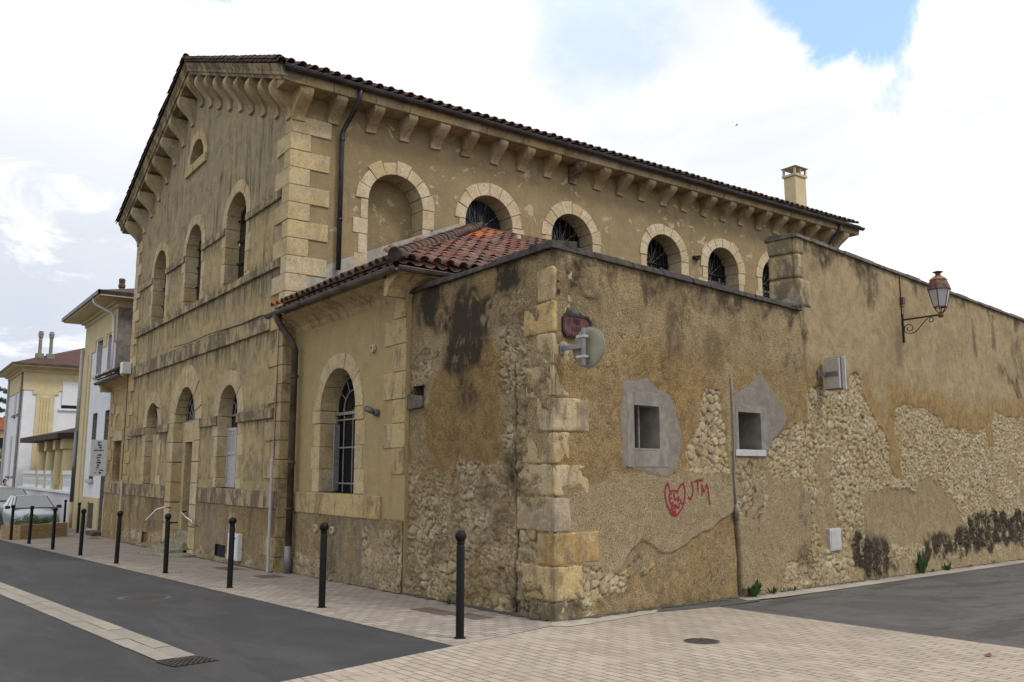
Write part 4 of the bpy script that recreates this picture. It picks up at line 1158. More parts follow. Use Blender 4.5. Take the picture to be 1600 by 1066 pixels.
mb.build('eaves_cornice', M_BLOCK, ann, bevel=0.006)
AE = 4.99
s2 = math.sqrt(1 + 0.51 ** 2)
LR2 = 5.3 * s2
XR0, YR0 = AX - 0.50, AY0 - 0.50
tile_field('roof', Vector((XR0, AY1, AE)), Vector((0, -1, 0)), Vector((1, 0, 0.51)), 21, int(LR2 / 0.34), lambda u, v: (v / s2) < (AY1 - YR0 - u) + 0.10, M_TILE, ann, 0.27, 0.34, seed=11, newmat_=M_TILEO, newtest=lambda u, v, rr: u < 0.4 and v < 0.2)
s3 = math.sqrt(1 + 0.475 ** 2)
tile_field('roof_slope', Vector((XR0, YR0, AE)), Vector((1, 0, 0)), Vector((0, 1, 0.475)), 30, int(5.5 * s3 / 0.34), lambda u, v: (v / s3) < min(u * 1.02 + 0.1, 5.5), M_TILEN, ann, 0.255, 0.36, seed=12, newmat_=M_TILEO,
           newtest=lambda u, v, rr: (3.7 < v < 5.6 and v / s3 + 0.15 < u + 0.6 and u < v / s3 + 0.75 and rr.random() < 0.65), r0=0.104)
mb = MB()
mb.add([(XR0 + .05, AY1, AE - .04), (XR0 + .05, YR0 + .05, AE - .04), (XR0 + 5.4, AY1, AE + 5.4 * .5 - .08), (XR0 + 8, YR0 + .05, AE - .04), (XR0 + 8, AY1, AE + 5.35 * .475 - .08)], [(0, 1, 2), (1, 3, 4, 2)])
mb.build('roof_boarding', M_TILE, ann)
ridge_caps('hip_tile', (XR0 - 0.05, YR0 - 0.05, AE + 0.06), (XR0 + 5.15, SY - 0.25, AE + 0.10 + 5.2 * 0.492), M_TILE, ann, 0.125, 0.36, 3)
mb = MB(); mb.lathe([(0.0, -0.01), (0.115, -0.01), (0.125, 0.02)], (XR0 - 0.09, YR0 - 0.09, AE + 0.085), 16, Vector((1, 1, 0.45))); mb.build('hip_end', M_COPING, ann)
mb = MB()
for (x0, x1) in ((11.75, 15.0),):
    mb.hexa([(x0, SY - 0.20, 7.40), (x1, SY - 0.20, 7.40), (x1, SY + .01, 7.40), (x0, SY + .01, 7.40), (x0, SY - 0.14, 7.56), (x1, SY - 0.14, 7.56), (x1, SY + .01, 7.62), (x0, SY + .01, 7.62)])
mb.build('flashing', M_TILE, ann)
mb = MB(); mb.lathe([(0.10, 0), (0.10, 0.06), (0.085, 0.07), (0.072, 0.42), (0.05, 0.43), (0.0, 0.40)], (12.55, 17.0, 6.95), 14); mb.build('vent_pipe', M_BEIGEBOX, ann, smooth=False)
gutter('gutter', (XR0 - 0.02, AY1 + 0.35, AE - 0.08), (XR0 - 0.02, YR0 - 0.06, AE - 0.10), M_ZINCB, ann, 0.075)
gutter('gutter', (XR0 - 0.02, YR0 - 0.04, AE - 0.10), (XR0 + 4.6, YR0 - 0.04, AE - 0.13), M_ZINCB, ann, 0.075)
mb = MB()
gq = gz(AX, 17.6)
mb.tube([(XR0, 17.75, AE - 0.14), (XR0 + 0.02, 17.72, 4.72), (XR0 + 0.10, 17.66, 4.55), (AX - 0.22, 17.58, 4.30), (AX - 0.15, 17.55, 4.10), (AX - 0.14, 17.55, gq + 0.55)], [0.10, 0.075, 0.07, 0.07, 0.07, 0.07], 10)
for zz in (3.5, 1.7, 0.75): mb.tube([(AX - 0.14, 17.55, zz), (AX - 0.14, 17.55, zz + 0.06)], 0.085, 10)
dp = mb.build('drainpipe', M_RUSTPIPE, ann, smooth=True)
mb = MB(); mb.tube([(AX - 0.14, 17.55, gq - 0.02), (AX - 0.14, 17.55, gq + 0.56)], 0.078, 10); mb.build('cast_foot', M_GALV, dp, smooth=True)
for (yy, zz) in ((14.16, 3.76), (16.42, 0.44), (15.65, 0.44)):
    mb = MB(); mb.lathe([(0.075, -0.02), (0.075, 0.035), (0.05, 0.04), (0.05, 0.01), (0.0, 0.01)], ap(yy, zz, 0.03), 16, Vector((-1, 0, 0))); mb.build('round_vent', M_BEIGEBOX, ann)

# security camera
sc_ = empty('security_camera', ap(13.98, 2.6, 0), 'small grey tubular security camera on the ochre wall beside the arched window', 'camera')
mb = MB(); mb.lathe([(0.065, 0), (0.065, 0.07), (0.05, 0.09)], ap(13.95, 2.58, 0), 14, Vector((-1, 0, 0))); mb.build('wall_mount', M_DKGALV, sc_)
mb = MB(); mb.tube([ap(13.95, 2.59, 0.09), ap(13.99, 2.62, 0.13), ap(14.12, 2.66, 0.16)], [0.045, 0.055, 0.055], 12); mb.build('camera_body', M_DKGALV, sc_, smooth=True)

# ================================================================== GARDEN WALLS (plaster over rubble)
def weathered_face(name, base, d, nrm_, us, zs, fn, parent, holes=()):
    U, Z = np.meshgrid(us, zs)
    off, at = fn(U, Z)
    nu, nz = len(us), len(zs)
    P = np.empty((nz, nu, 3))
    for a in range(3):
        P[..., a] = base[a] + U * d[a] + off * nrm_[a]
    P[..., 2] = Z + at.pop('dz', 0.0)
    idx = np.arange(nu * nz).reshape(nz, nu)
    q = np.stack([idx[:-1, :-1], idx[:-1, 1:], idx[1:, 1:], idx[1:, :-1]], -1)
    um = 0.5 * (U[:-1, :-1] + U[1:, 1:]); zm = 0.5 * (Z[:-1, :-1] + Z[1:, 1:])
    keep = np.ones(um.shape, bool)
    for (a, b, c, e) in holes: keep &= ~((um > a) & (um < b) & (zm > c) & (zm < e))
    q = q[keep].reshape(-1, 4)
    me = bpy.data.meshes.new(name)
    loc = rootloc(parent)
    P = P.reshape(-1, 3) - np.array(loc)
    me.vertices.add(len(P)); me.vertices.foreach_set('co', P.astype(np.float32).ravel())
    me.loops.add(q.size); me.loops.foreach_set('vertex_index', q.ravel().astype(np.int32))
    me.polygons.add(len(q)); me.polygons.foreach_set('loop_start', (np.arange(len(q)) * 4).astype(np.int32))
    me.polygons.foreach_set('loop_total', np.full(len(q), 4, np.int32))
    me.polygons.foreach_set('use_smooth', np.ones(len(q), bool))
    me.update(calc_edges=True)
    for k, v in at.items():
        a = me.attributes.new(k, 'FLOAT', 'POINT')
        a.data.foreach_set('value', np.broadcast_to(np.asarray(v, np.float32), U.shape).astype(np.float32).ravel())
    me.materials.append(M_GARDEN)
    o = bpy.data.objects.new(name, me); COL.objects.link(o); o.parent = parent
    return o
def grid_axis(a, b, step, cuts=()):
    v = np.arange(a, b + step * 0.5, step)
    for c in cuts:
        i = np.argmin(np.abs(v - c)); v[i] = c
    return v
def stones(U, Z, sx, sz, seed):
    """rubble: height 0..1 rounded stones, random id"""
    wu = fbm(U * 2.6, Z * 2.6, seed + 50, 3) * 0.16 + fbm(U * 8, Z * 8, seed + 51, 2) * 0.030
    wz = fbm(U * 2.6, Z * 2.6, seed + 60, 3) * 0.13 + fbm(U * 8, Z * 8, seed + 61, 2) * 0.026
    f1, f2, rid = voro((U + wu) / sx, (Z + wz) / sz, seed)
    g = f2 - f1
    tilt = (((U + wu) / sx) % 1.0 - 0.5) * (rid - 0.5) * 0.6
    h = sstep(0.0, 0.16, g) * (0.50 + 0.42 * rid + tilt) + 0.16 * fbm(U * 10, Z * 10, seed + 3, 4)
    m = 0.10 + 0.85 * fbm(U * 2.0, Z * 2.0, seed + 5, 4) + 0.16 * fbm(U * 13, Z * 13, seed + 9, 3)
    bare = sstep(-0.03, 0.08, h - m)
    # smaller stones wedged between the large ones
    q1, q2, rq = voro((U + wu) / (sx * 0.45) + 9, (Z + wz) / (sz * 0.45), seed + 31)
    pick = sstep(0.02, 0.10, fbm(U * 3.2, Z * 3.2, seed + 33, 3))
    g = g * (1 - pick) + (q2 - q1) * pick; rid = np.where(pick > 0.5, rq, rid)
    h = h * (1 - pick) + (sstep(0.0, 0.2, q2 - q1) * (0.4 + 0.4 * rq)) * pick
    bare = sstep(-0.03, 0.08, h - m)
    J = sstep(0.10, 0.02, g) * sstep(0.30, 0.05, m) * (0.35 + 0.65 * sstep(-0.05, 0.10, fbm(U * 4, Z * 4, seed + 35, 3)))
    return np.maximum(h, m), rid, bare + 0.0, J
def mask(U, Z, poly, seed, amp=0.10, soft=0.02, fr=3.0):
    w_ = fbm(U * fr, Z * fr, seed, 5) * amp * 2
    return sstep(-soft, soft, sdpoly(U, Z, poly) + w_)

def edge_shade(m, U, Z):  # shadow line painted dark along the edges of the broken plaster
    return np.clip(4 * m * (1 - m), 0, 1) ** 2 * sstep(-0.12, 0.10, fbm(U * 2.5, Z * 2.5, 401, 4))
def face_w(U, Z):
    A = {}
    n1 = fbm(U * 1.2, Z * 1.2, 3, 4)
    h1, r1, b1, j1 = stones(U, Z, 0.18, 0.115, 21)
    tri = mask(U, Z, [(2.98, 1.54), (4.22, 1.53), (4.16, 2.2), (4.0, 2.86), (3.68, 2.92), (3.45, 2.75), (3.38, 2.3), (3.0, 1.86)], 31, 0.07)
    right = mask(U, Z, [(5.62, 2.12), (6.0, 2.22), (6.35, 2.40), (7.2, 2.5), (7.2, 0.9), (6.8, 1.0), (6.6, 1.40), (5.7, 1.38), (5.3, 1.75)], 32, 0.09)
    strip = mask(U, Z, [(4.42, 1.80), (5.3, 1.80), (5.5, 1.2), (5.0, 0.4), (4.45, 0.85)], 33, 0.25) * sstep(-0.08, 0.12, fbm(U * 4, Z * 4, 44, 4))
    foot = mask(U, Z, [(5.9, -0.05), (6.7, 0.15), (7.2, 0.6), (7.2, -0.9), (5.2, -0.9)], 34, 0.15)
    botl = mask(U, Z, [(-0.3, 0.3), (0.85, 0.22), (1.35, 0.10), (1.9, 0.42), (2.1, 0.2), (1.6, -0.15), (1.0, -0.7), (-0.3, -0.9)], 35, 0.12)
    lowm = mask(U, Z, [(-0.3, 0.31), (0.88, 0.21), (1.0, 0.12), (1.22, 0.08), (1.5, 0.34), (1.84, 0.56), (2.05, 0.50), (2.3, 0.36), (2.6, 0.36), (2.98, 0.45), (3.5, 0.62), (4.06, 0.80), (4.42, 0.90), (4.42, -1.5), (-0.3, -1.5)], 36, 0.05)
    rub = np.maximum.reduce([tri, right, strip * 0.9, foot, botl * sstep(-0.10, 0.05, fbm(U * 3, Z * 3, 48, 4))])
    pal = mask(U, Z, [(0.28, 0.74), (0.27, 1.2), (1.2, 1.52), (2.35, 1.50), (4.35, 1.47), (4.35, 0.6), (3.0, 0.2), (0.8, -0.1)], 37, 0.08, 0.03) * (1 - lowm)
    pal2 = mask(U, Z, [(5.62, 1.36), (6.5, 1.42), (6.95, 1.1), (7.2, 0.7), (6.7, 0.05), (5.84, -0.05), (5.05, -0.2), (5.02, 0.16), (5.4, 0.74)], 38, 0.12, 0.03)
    pal3 = mask(U, Z, [(4.42, 1.8), (5.6, 1.75), (5.8, 1.2), (5.2, -0.2), (4.9, -0.6), (4.42, -0.6)], 39, 0.12, 0.05)
    pal4 = mask(U, Z, [(4.20, 3.35), (4.42, 3.35), (4.45, 2.6), (4.40, 1.4), (4.22, 1.4)], 40, 0.04, 0.02)
    rub = rub * (1 - pal2 * 0.9)
    och = sstep(3.55, 2.9, Z + n1 * 1.2) * sstep(1.25, 1.6, Z + n1 * 0.4) * (0.55 + 0.45 * sstep(-0.15, 0.15, fbm(U * 2, Z * 2, 41, 4)))
    p1 = mask(U, Z, [(1.42, 1.62), (1.38, 2.35), (1.50, 2.86), (2.06, 2.95), (2.3, 2.80), (2.59, 2.74), (2.76, 2.5), (2.94, 1.96), (2.84, 1.80), (2.74, 1.58), (2.3, 1.48), (1.9, 1.56)], 42, 0.055, 0.012, 5.0)
    p2 = mask(U, Z, [(4.40, 1.83), (4.40, 2.84), (4.9, 3.03), (5.31, 3.23), (5.6, 3.05), (5.8, 2.92), (6.23, 2.52), (6.05, 2.32), (5.65, 2.13), (5.40, 1.82)], 43, 0.055, 0.012, 5.0)
    cem = np.maximum(p1, p2)
    rub = rub * (1 - cem)
    och = och * (1 - np.maximum(pal, pal3)) * (1 - rub)
    # black lichen hanging from the coping, with drips
    drip = fbm(U * 2.6, Z * 0.25, 51, 5)
    sta = sstep(0.0, 0.22, (Z - 4.36) + drip * 1.6) * sstep(3.3, 4.1, Z)
    for (pl, s_) in (([(0.42, 4.7), (0.80, 4.7), (0.70, 4.1), (0.52, 3.9)], 52), ([(2.60, 4.3), (3.1, 4.2), (2.95, 3.3), (2.66, 3.4)], 53), ([(2.9, 4.7), (4.3, 4.7), (4.1, 4.15), (3.2, 4.2)], 54)):
        sta = np.maximum(sta, 0.75 * mask(U, Z, pl, s_, 0.22, 0.12))
    sta = np.maximum(sta, 0.5 * sstep(0.02, 0.2, fbm(U * 1.5, Z * 1.1, 55, 5)) * sstep(2.4, 3.6, Z))
    sta = np.maximum(sta, 0.9 * sstep(4.36, 4.56, Z + 0.9 * fbm(U * 2.0, Z * 0.4, 65, 5)))
    for (pl, s_) in (([(-0.2, 0.0), (0.55, -0.02), (0.55, -0.8), (-0.2, -0.8)], 56), ([(1.5, -0.3), (4.4, -0.45), (4.4, -0.8), (1.5, -0.8)], 57), ([(6.3, 0.15), (7.0, 0.2), (7.0, -0.1), (6.35, -0.2)], 58), ([(6.5, 1.2), (6.75, 1.2), (6.72, 0.5), (6.5, 0.5)], 59)):
        sta = np.maximum(sta, 0.7 * mask(U, Z, pl, s_, 0.2, 0.12))
    sta = sta * (1 - 0.9 * cem)
    # seam beside the downpipe, open at the foot
    seam = np.exp(-((U - 4.40 - 0.02 * np.sin(Z * 5)) / 0.035) ** 2) * sstep(0.95, 0.75, Z)
    hst = np.where(rub > 0.5, h1, h1)
    off = 0.006 * fbm(U * 9, Z * 9, 61, 4) * 2 + 0.03 * n1 * 0.7
    off = off * (1 - cem * 0.9) + cem * 0.018
    off = off - lowm * (1 - rub) * 0.030 + lowm * 0.03 * fbm(U * 5, Z * 5, 62, 4)
    off = off * (1 - rub) + rub * (-0.050 + 0.064 * h1)
    cr = np.abs(fbm(U * 2.2, Z * 2.2, 63, 5))
    crack = sstep(0.012, 0.0, cr) * sstep(0.02, 0.15, fbm(U * 0.9, Z * 0.9, 64, 3)) * (1 - cem)
    off = off - crack * 0.012 - seam * 0.10
    sta = np.maximum(sta, np.maximum(crack * 0.9, seam * 1.3))
    # rounded street corner, battered foot
    off = off + 0.034 * sstep(0.06, 0.14, fbm(U * 2.6, Z * 2.6, 71, 5) + 0.22 * sstep(3.1, 3.7, Z) - 0.06) * sstep(2.8, 3.3, Z) * sstep(1.0, 0.85, U) * sstep(0.0, 0.10, U)
    off = off - 0.03 * np.exp(-U / 0.05) + 0.05 * sstep(0.6, -0.5, Z)
    A.update(rub=rub, och=och, pal=np.maximum.reduce([pal, pal2, pal3 * 0.8, pal4]), cem=cem, sta=sta, low=lowm * (1 - rub), rnd=r1, hgt=b1, jnt=np.maximum(np.maximum(j1 * rub, edge_shade(rub, U, Z)), np.maximum(seam, 0.7 * edge_shade(lowm, U, Z))))
    return off, A

def face_l(U, Z):
    """U = distance from the street corner towards the lean-to"""
    A = {}
    n1 = fbm(U * 1.2 + 30, Z * 1.2, 103, 4)
    h1, r1, b1, j1 = stones(U + 40, Z, 0.26, 0.17, 121)
    h2, r2, b2, j2 = stones(U + 40, Z, 0.12, 0.085, 123)
    big = sstep(-0.05, 0.05, fbm(U * 1.5, Z * 1.5, 125, 3))
    h = h1 * big + h2 * (1 - big); r = np.where(big > 0.5, r1, r2); bb = b1 * big + b2 * (1 - big); jj = j1 * big + j2 * (1 - big)
    edge = 1.62 + 0.12 * np.sin(U * 4.0) + fbm(U * 3, Z * 0, 126, 4) * 0.5
    rubz = sstep(0.03, -0.03, Z - edge + fbm(U * 5, Z * 5, 127, 4) * 0.16)
    strip = mask(U, Z, [(0.6, 4.2), (1.35, 4.1), (1.25, 3.3), (1.15, 2.6), (1.2, 1.5), (0.6, 1.5)], 128, 0.16)
    topr = mask(U, Z, [(3.9, 3.35), (3.45, 3.56), (2.95, 3.44), (3.2, 3.17), (3.5, 2.9), (3.95, 2.7)], 129, 0.1)
    plug = sstep(-0.12, 0.10, fbm(U * 2.4, Z * 2.4, 130, 5)) * 0.88     # mortar smeared over the stones
    rub = np.maximum.reduce([rubz, strip, topr * 0.8])
    smear = plug * rub
    vis = rub * (1 - smear)
    och = mask(U, Z, [(2.95, 3.2), (1.45, 3.5), (1.2, 3.0), (1.18, 1.86), (1.65, 1.6), (2.15, 1.76), (3.0, 1.5), (3.4, 2.08), (3.4, 2.6)], 131, 0.10, 0.04)
    sta = np.zeros_like(U)
    for (pl, s_, a_) in (([(3.6, 4.7), (2.6, 4.7), (2.6, 3.95), (3.1, 3.7), (3.65, 4.1)], 132, 0.9), ([(2.4, 4.4), (1.7, 4.4), (1.4, 4.2), (1.45, 3.6), (1.8, 3.2), (2.3, 2.95), (2.85, 3.1), (2.75, 3.8)], 133, 1.1), ([(1.45, 4.7), (0.7, 4.7), (0.6, 4.4), (1.0, 4.0), (1.45, 4.1)], 134, 1.0), ([(2.2, 3.1), (1.9, 2.9), (1.95, 2.5), (2.3, 2.6)], 135, 0.6), ([(3.9, 2.9), (3.4, 2.9), (3.4, 2.5), (3.9, 2.4)], 136, 0.5), ([(0.0, -0.05), (1.0, -0.05), (1.0, -0.8), (0.0, -0.8)], 137, 0.6), ([(0.8, 1.75), (1.05, 1.75), (1.05, 1.4), (0.8, 1.4)], 138, 0.7)):
        sta = np.maximum(sta, 1.7 * a_ * mask(U, Z, pl, s_, 0.26, 0.16, 2.6))
    sta = np.maximum(sta, sstep(0.0, 0.2, (Z - 4.42) + fbm(U * 2.6, Z * 0.25, 141, 5) * 1.3) * 0.8)
    yel = mask(U, Z, [(3.4, 4.35), (2.0, 4.5), (1.2, 4.4), (1.4, 4.2), (2.6, 3.9)], 142, 0.15, 0.08)
    crackline = np.exp(-((U - 0.845 - 0.012 * np.sin(Z * 7)) / 0.022) ** 2) * sstep(3.1, 2.9, Z)
    damp = sstep(0.02, 0.2, fbm(U * 1.4, Z * 1.4, 143, 4)) * sstep(1.9, 0.8, Z)
    off = 0.02 * fbm(U * 6, Z * 6, 144, 4) + 0.05 * n1
    off = off * (1 - vis) + vis * (-0.050 + 0.070 * h)
    off = off - smear * (0.030 - 0.035 * h - 0.13 * fbm(U * 6, Z * 6, 145, 6))
    cr = np.abs(fbm(U * 2.4 + 9, Z * 2.4, 146, 5))
    crack = sstep(0.010, 0.0, cr) * sstep(0.0, 0.15, fbm(U * 0.9, Z * 0.9, 147, 3))
    pit = sstep(0.30, 0.36, vnoise(U * 2.6, Z * 3.4, 148) * vnoise(U * 5, Z * 5, 149)) * sstep(1.2, 0.2, Z)
    off = off - crack * 0.012 - crackline * 0.09 - pit * 0.03
    sta = np.maximum(sta, np.maximum(crack * 0.7, np.maximum(crackline * 1.6, pit * 0.2)))
    off = off + 0.034 * sstep(0.05, 0.14, fbm(U * 2.6 + 7, Z * 2.6, 72, 5) + 0.10 * sstep(0.4, 0.8, U) - 0.05) * sstep(0.95, 0.75, U) * sstep(0.0, 0.10, U)
    off = off - 0.03 * np.exp(-U / 0.05) + 0.06 * sstep(0.6, -0.6, Z)
    A.update(rub=vis, och=np.clip(np.maximum(och * 1.1, yel * 0.75), 0, 1) * (1 - vis), pal=np.maximum(topr * 0.7, strip * 0.6) * (1 - vis), cem=damp * 0.0 + 0.35 * smear * sstep(0.05, 0.25, fbm(U * 1.1, Z * 1.1, 150, 3)), sta=sta, low=np.maximum(smear, 0.0), rnd=r, hgt=bb, jnt=np.maximum(np.maximum(jj * vis, edge_shade(rub, U, Z) * 0.8), crackline * 1.15))
    return off, A

TALL_EDGE = [(5.8, 2.25), (6.32, 2.36), (6.98, 2.47), (7.02, 3.05), (7.2, 3.15), (7.52, 3.2), (8.3, 3.11), (8.79, 3.21), (8.72, 3.38), (9.0, 3.56), (9.16, 3.58), (9.45, 3.48), (9.40, 3.18), (9.67, 2.81), (10.01, 2.52), (10.32, 2.38), (10.53, 2.08), (10.5, 1.69), (10.67, 1.46), (11.13, 1.38), (11.05, 2.09), (10.85, 2.4), (11.0, 2.94), (11.8, 3.04), (12.62, 2.97), (13.47, 2.86), (13.89, 2.62), (15.09, 2.61), (15.89, 2.5), (16.65, 2.71), (16.78, 2.19), (17.3, 2.2), (17.15, 2.78), (17.58, 3.14), (18.22, 3.07), (20.0, 3.09), (22, 2.9), (24, 3.1), (28, 3.0), (36, 3.1), (50, 3.0)]
def face_t(U, Z):
    A = {}
    n1 = fbm(U * 0.9, Z * 0.9, 203, 4)
    ha, ra, ba, ja = stones(U, Z, 0.20, 0.115, 221); hb, rb, b_, jb = stones(U, Z, 0.125, 0.08, 223)
    sel = sstep(-0.02, 0.02, 10.6 - U + 5 * fbm(U * 0.8, Z * 0.8, 225, 3))
    h = ha * sel + hb * (1 - sel); r = np.where(sel > 0.5, ra, rb); bb = ba * sel + b_ * (1 - sel); jj = ja * sel + jb * (1 - sel) * 0.8
    bare = mask(U, Z, TALL_EDGE + [(50, -3), (5.8, -3)], 231, 0.07, 0.022, 4.0)
    sm = mask(U, Z, [(9.11, 0.90), (9.3, 1.1), (9.64, 1.15), (10.91, 1.18), (11.87, 1.08), (12.0, 1.35), (12.6, 1.45), (13.2, 1.25), (13.8, 0.98), (14.3, 0.75), (14.5, 0.2), (13.6, -0.1), (12.3, -0.1), (9.5, 0.05), (9.1, 0.46)], 232, 0.10)
    sm2 = mask(U, Z, [(6.5, 1.4), (6.9, 1.1), (7.0, 0.7), (6.7, 0.0), (6.0, -0.4)], 233, 0.1)
    sm3 = mask(U, Z, [(7.0, 0.8), (7.4, 1.9), (7.9, 2.0), (7.7, 1.2), (8.2, 0.3), (8.0, -0.1), (7.4, 0.1)], 234, 0.15) * 0.7
    sm4 = sstep(0.16, 0.24, fbm(U * 1.3 + 5, Z * 1.3, 235, 4)) * 0.9 * sstep(14.0, 17.0, U)
    foot = sstep(-0.15, -0.55, Z + fbm(U * 1.5, Z * 1.5, 236, 4) * 0.8) * 0.7
    smear = np.maximum.reduce([sm, sm2, sm3, sm4, foot]) * bare
    rub = bare * (1 - smear)
    dE = sdpoly(U, Z, TALL_EDGE + [(50, -3), (5.8, -3)])
    och = sstep(-0.95, -0.25, dE + n1 * 0.7) * (1 - bare) * sstep(3.9, 3.2, Z + n1 * 0.5)
    drip = fbm(U * 1.6, Z * 0.2, 251, 5)
    sta = sstep(0.0, 0.3, (Z - 5.95) + drip * 1.7) * sstep(4.5, 5.6, Z)
    for (pl, s_, a_) in (([(7.3, 6.2), (8.6, 6.2), (8.2, 5.7), (7.4, 5.6)], 252, 0.8), ([(9.2, 6.2), (10.7, 6.2), (10.4, 5.45), (10.1, 5.1), (9.6, 5.5)], 253, 0.8),
                         ([(6.86, 4.75), (7.08, 4.7), (7.05, 3.3), (6.88, 3.2)], 254, 1.0), ([(8.5, 0.25), (10.2, 0.10), (10.5, -0.42), (8.9, -0.6), (8.45, -0.3)], 255, 1.9),
                         ([(12.0, 0.12), (14.0, 0.0), (15.0, 0.35), (16.9, 0.45), (20, 0.5), (26, 0.4), (26, -0.4), (17, -0.4), (14.5, -0.55), (12.0, -0.4)], 256, 2.0),
                         ([(16.2, 5.6), (16.4, 5.6), (16.42, 4.6), (16.25, 4.6)], 257, 0.8), ([(17.7, 5.9), (18.0, 5.9), (17.95, 5.0), (17.75, 5.0)], 258, 0.8), ([(18.0, 4.6), (19.6, 4.1), (20.5, 3.5), (20.4, 3.2), (19.2, 3.9), (18.0, 4.3)], 259, 1.0), ([(19.2, 5.6), (20.4, 5.5), (20.5, 4.0), (19.8, 4.2)], 260, 0.7), ([(11.70, 6.2), (11.85, 6.2), (11.8, 4.9), (11.7, 4.9)], 261, 0.9)):
        sta = np.maximum(sta, a_ * mask(U, Z, pl, s_, 0.28, 0.12, 2.4))
    sta = np.maximum(sta, 0.85 * sstep(5.84, 6.02, Z + 0.8 * fbm(U * 1.6, Z * 0.4, 265, 5)))
    off = 0.012 * fbm(U * 8, Z * 8, 261, 4) + 0.03 * n1
    off = off * (1 - bare) + bare * (-0.050 + rub * 0.075 * h + smear * (0.030 + 0.03 * fbm(U * 5, Z * 5, 262, 4)))
    off = off + 0.05 * sstep(0.6, -0.6, Z)
    A.update(rub=rub, och=och, pal=smear * 0.75 + (1 - bare) * (1 - och) * 0.25, cem=0 * U, sta=sta, low=smear * 0.25, rnd=r, hgt=bb, jnt=np.maximum(jj * rub, edge_shade(bare, U, Z)), smo=(1 - bare))
    return off, A

def face_base(U, Z, foot=-0.55, sd=0, right=None):
    """U = metres along the street front: damp render over rubble"""
    n1 = fbm(U * 1.1 + sd, Z * 1.1, 303, 5)
    h, r, bb, jj = stones(U + sd, Z, 0.24, 0.16, 321)
    lim = foot + 0.32 + 0.75 * fbm(U * 0.8 + sd, Z * 0.0, 331, 4)
    bare = sstep(0.03, -0.03, Z - lim + fbm(U * 5, Z * 5, 332, 4) * 0.2)
    if right is not None:
        bare = np.maximum(bare, sstep(-0.03, 0.03, right - U + fbm(U * 3, Z * 3, 333, 4) * 0.5 + 0.5 * (0.45 - Z) * 0) * sstep(0.62, 0.50, Z + fbm(U * 3, Z * 3, 334, 4) * 0.3))
    bare = np.maximum(bare, sstep(0.16, 0.22, fbm(U * 1.6 + sd, Z * 1.6, 335, 4)) * 0.8)
    smear = sstep(-0.02, 0.16, fbm(U * 2 + sd, Z * 2, 336, 4)) * 0.7
    vis = bare * (1 - smear)
    streak = fbm(U * 2.2 + sd, Z * 0.35, 337, 5)
    sta = 0.75 * sstep(0.02, 0.20, streak + (Z - 0.4) * 0.18) + 0.5 * sstep(foot + 0.35, foot, Z + n1 * 0.4)
    off = 0.014 * fbm(U * 6, Z * 6, 338, 4) + 0.02 * n1
    off = off * (1 - vis) + vis * (-0.030 + 0.045 * h)
    off = off - bare * smear * 0.012 + 0.03 * sstep(foot + 0.4, foot - 0.1, Z)
    return off, dict(rub=vis, och=np.clip(0.30 + 1.8 * n1, 0, 1) * (1 - vis), pal=sstep(0.05, 0.2, fbm(U * 1.5 + sd, Z * 1.5, 339, 4)) * 0.4 * (1 - vis), cem=sstep(0.12, 0.2, fbm(U * 0.9 + sd, Z * 0.5, 340, 3)) * 0.45 * (1 - vis), sta=sta * 0.8, low=bare * smear, rnd=r, hgt=bb, jnt=jj * vis)
for (a, b) in BASE_SEGS:
    hs = [v for v in ((21.05, 21.80, -0.48, -0.20), (28.40, 28.95, -0.62, -0.30)) if a < v[0] < b]
    cu = [c for v in hs for c in v[:2]]; cz = [c for v in hs for c in v[2:]]
    weathered_face('base_render', Vector((FX - 0.035, 0, 0)), Vector((0, 1, 0)), Vector((-1, 0, 0)), grid_axis(a, b, 0.03, cu), grid_axis(-1.15, 0.765, 0.03, cz), lambda U, Z: face_base(U, Z, -0.62), bld, hs)
weathered_face('base_render', Vector((AX - 0.028, 0, 0)), Vector((0, 1, 0)), Vector((-1, 0, 0)), grid_axis(AY0 + 0.01, AY1, 0.022), grid_axis(-0.9, 0.74, 0.022), lambda U, Z: face_base(U, Z, -0.45, 50, 14.4), ann)

gw = empty('garden_wall', (GC.x, GC.y, gz(GC.x, GC.y)), 'lower weathered stone garden wall turning the street corner, plaster fallen off in patches', 'wall')
WIN1 = (1.70, 2.30, 1.88, 2.52); WIN2 = (4.52, 5.23, 1.92, 2.55)
us = grid_axis(0.0, 6.88, 0.02, (WIN1[0], WIN1[1], WIN2[0], WIN2[1]))
zs = grid_axis(-0.95, 4.62, 0.02, (WIN1[2], WIN1[3], WIN2[2], WIN2[3]))
weathered_face('side_street_face', GC, WD, WN, us, zs, face_w, gw, (WIN1, WIN2))
weathered_face('main_street_face', GC, Vector((0, 1, 0)), Vector((-1, 0, 0)), grid_axis(0.0, 3.9, 0.02), grid_axis(-0.95, 4.62, 0.02), face_l, gw, ((3.42, 3.76, 2.68, 2.98),))
# core of the wall so it has real thickness
mb = MB()
for (a, b) in ((0.3, 6.9),):
    mb.hexa([wp(a, BASEZ, -0.46), wp(b, BASEZ, -0.46), wp(b, BASEZ, -0.50), wp(a, BASEZ, -0.50), wp(a, 4.6, -0.46), wp(b, 4.6, -0.46), wp(b, 4.6, -0.50), wp(a, 4.6, -0.50)])
mb.box((GC.x + 0.42, GC.y + 0.4, BASEZ), (GC.x + 0.46, GC.y + 3.9, 4.6))
mb.build('wall_core', M_COPING2, gw)
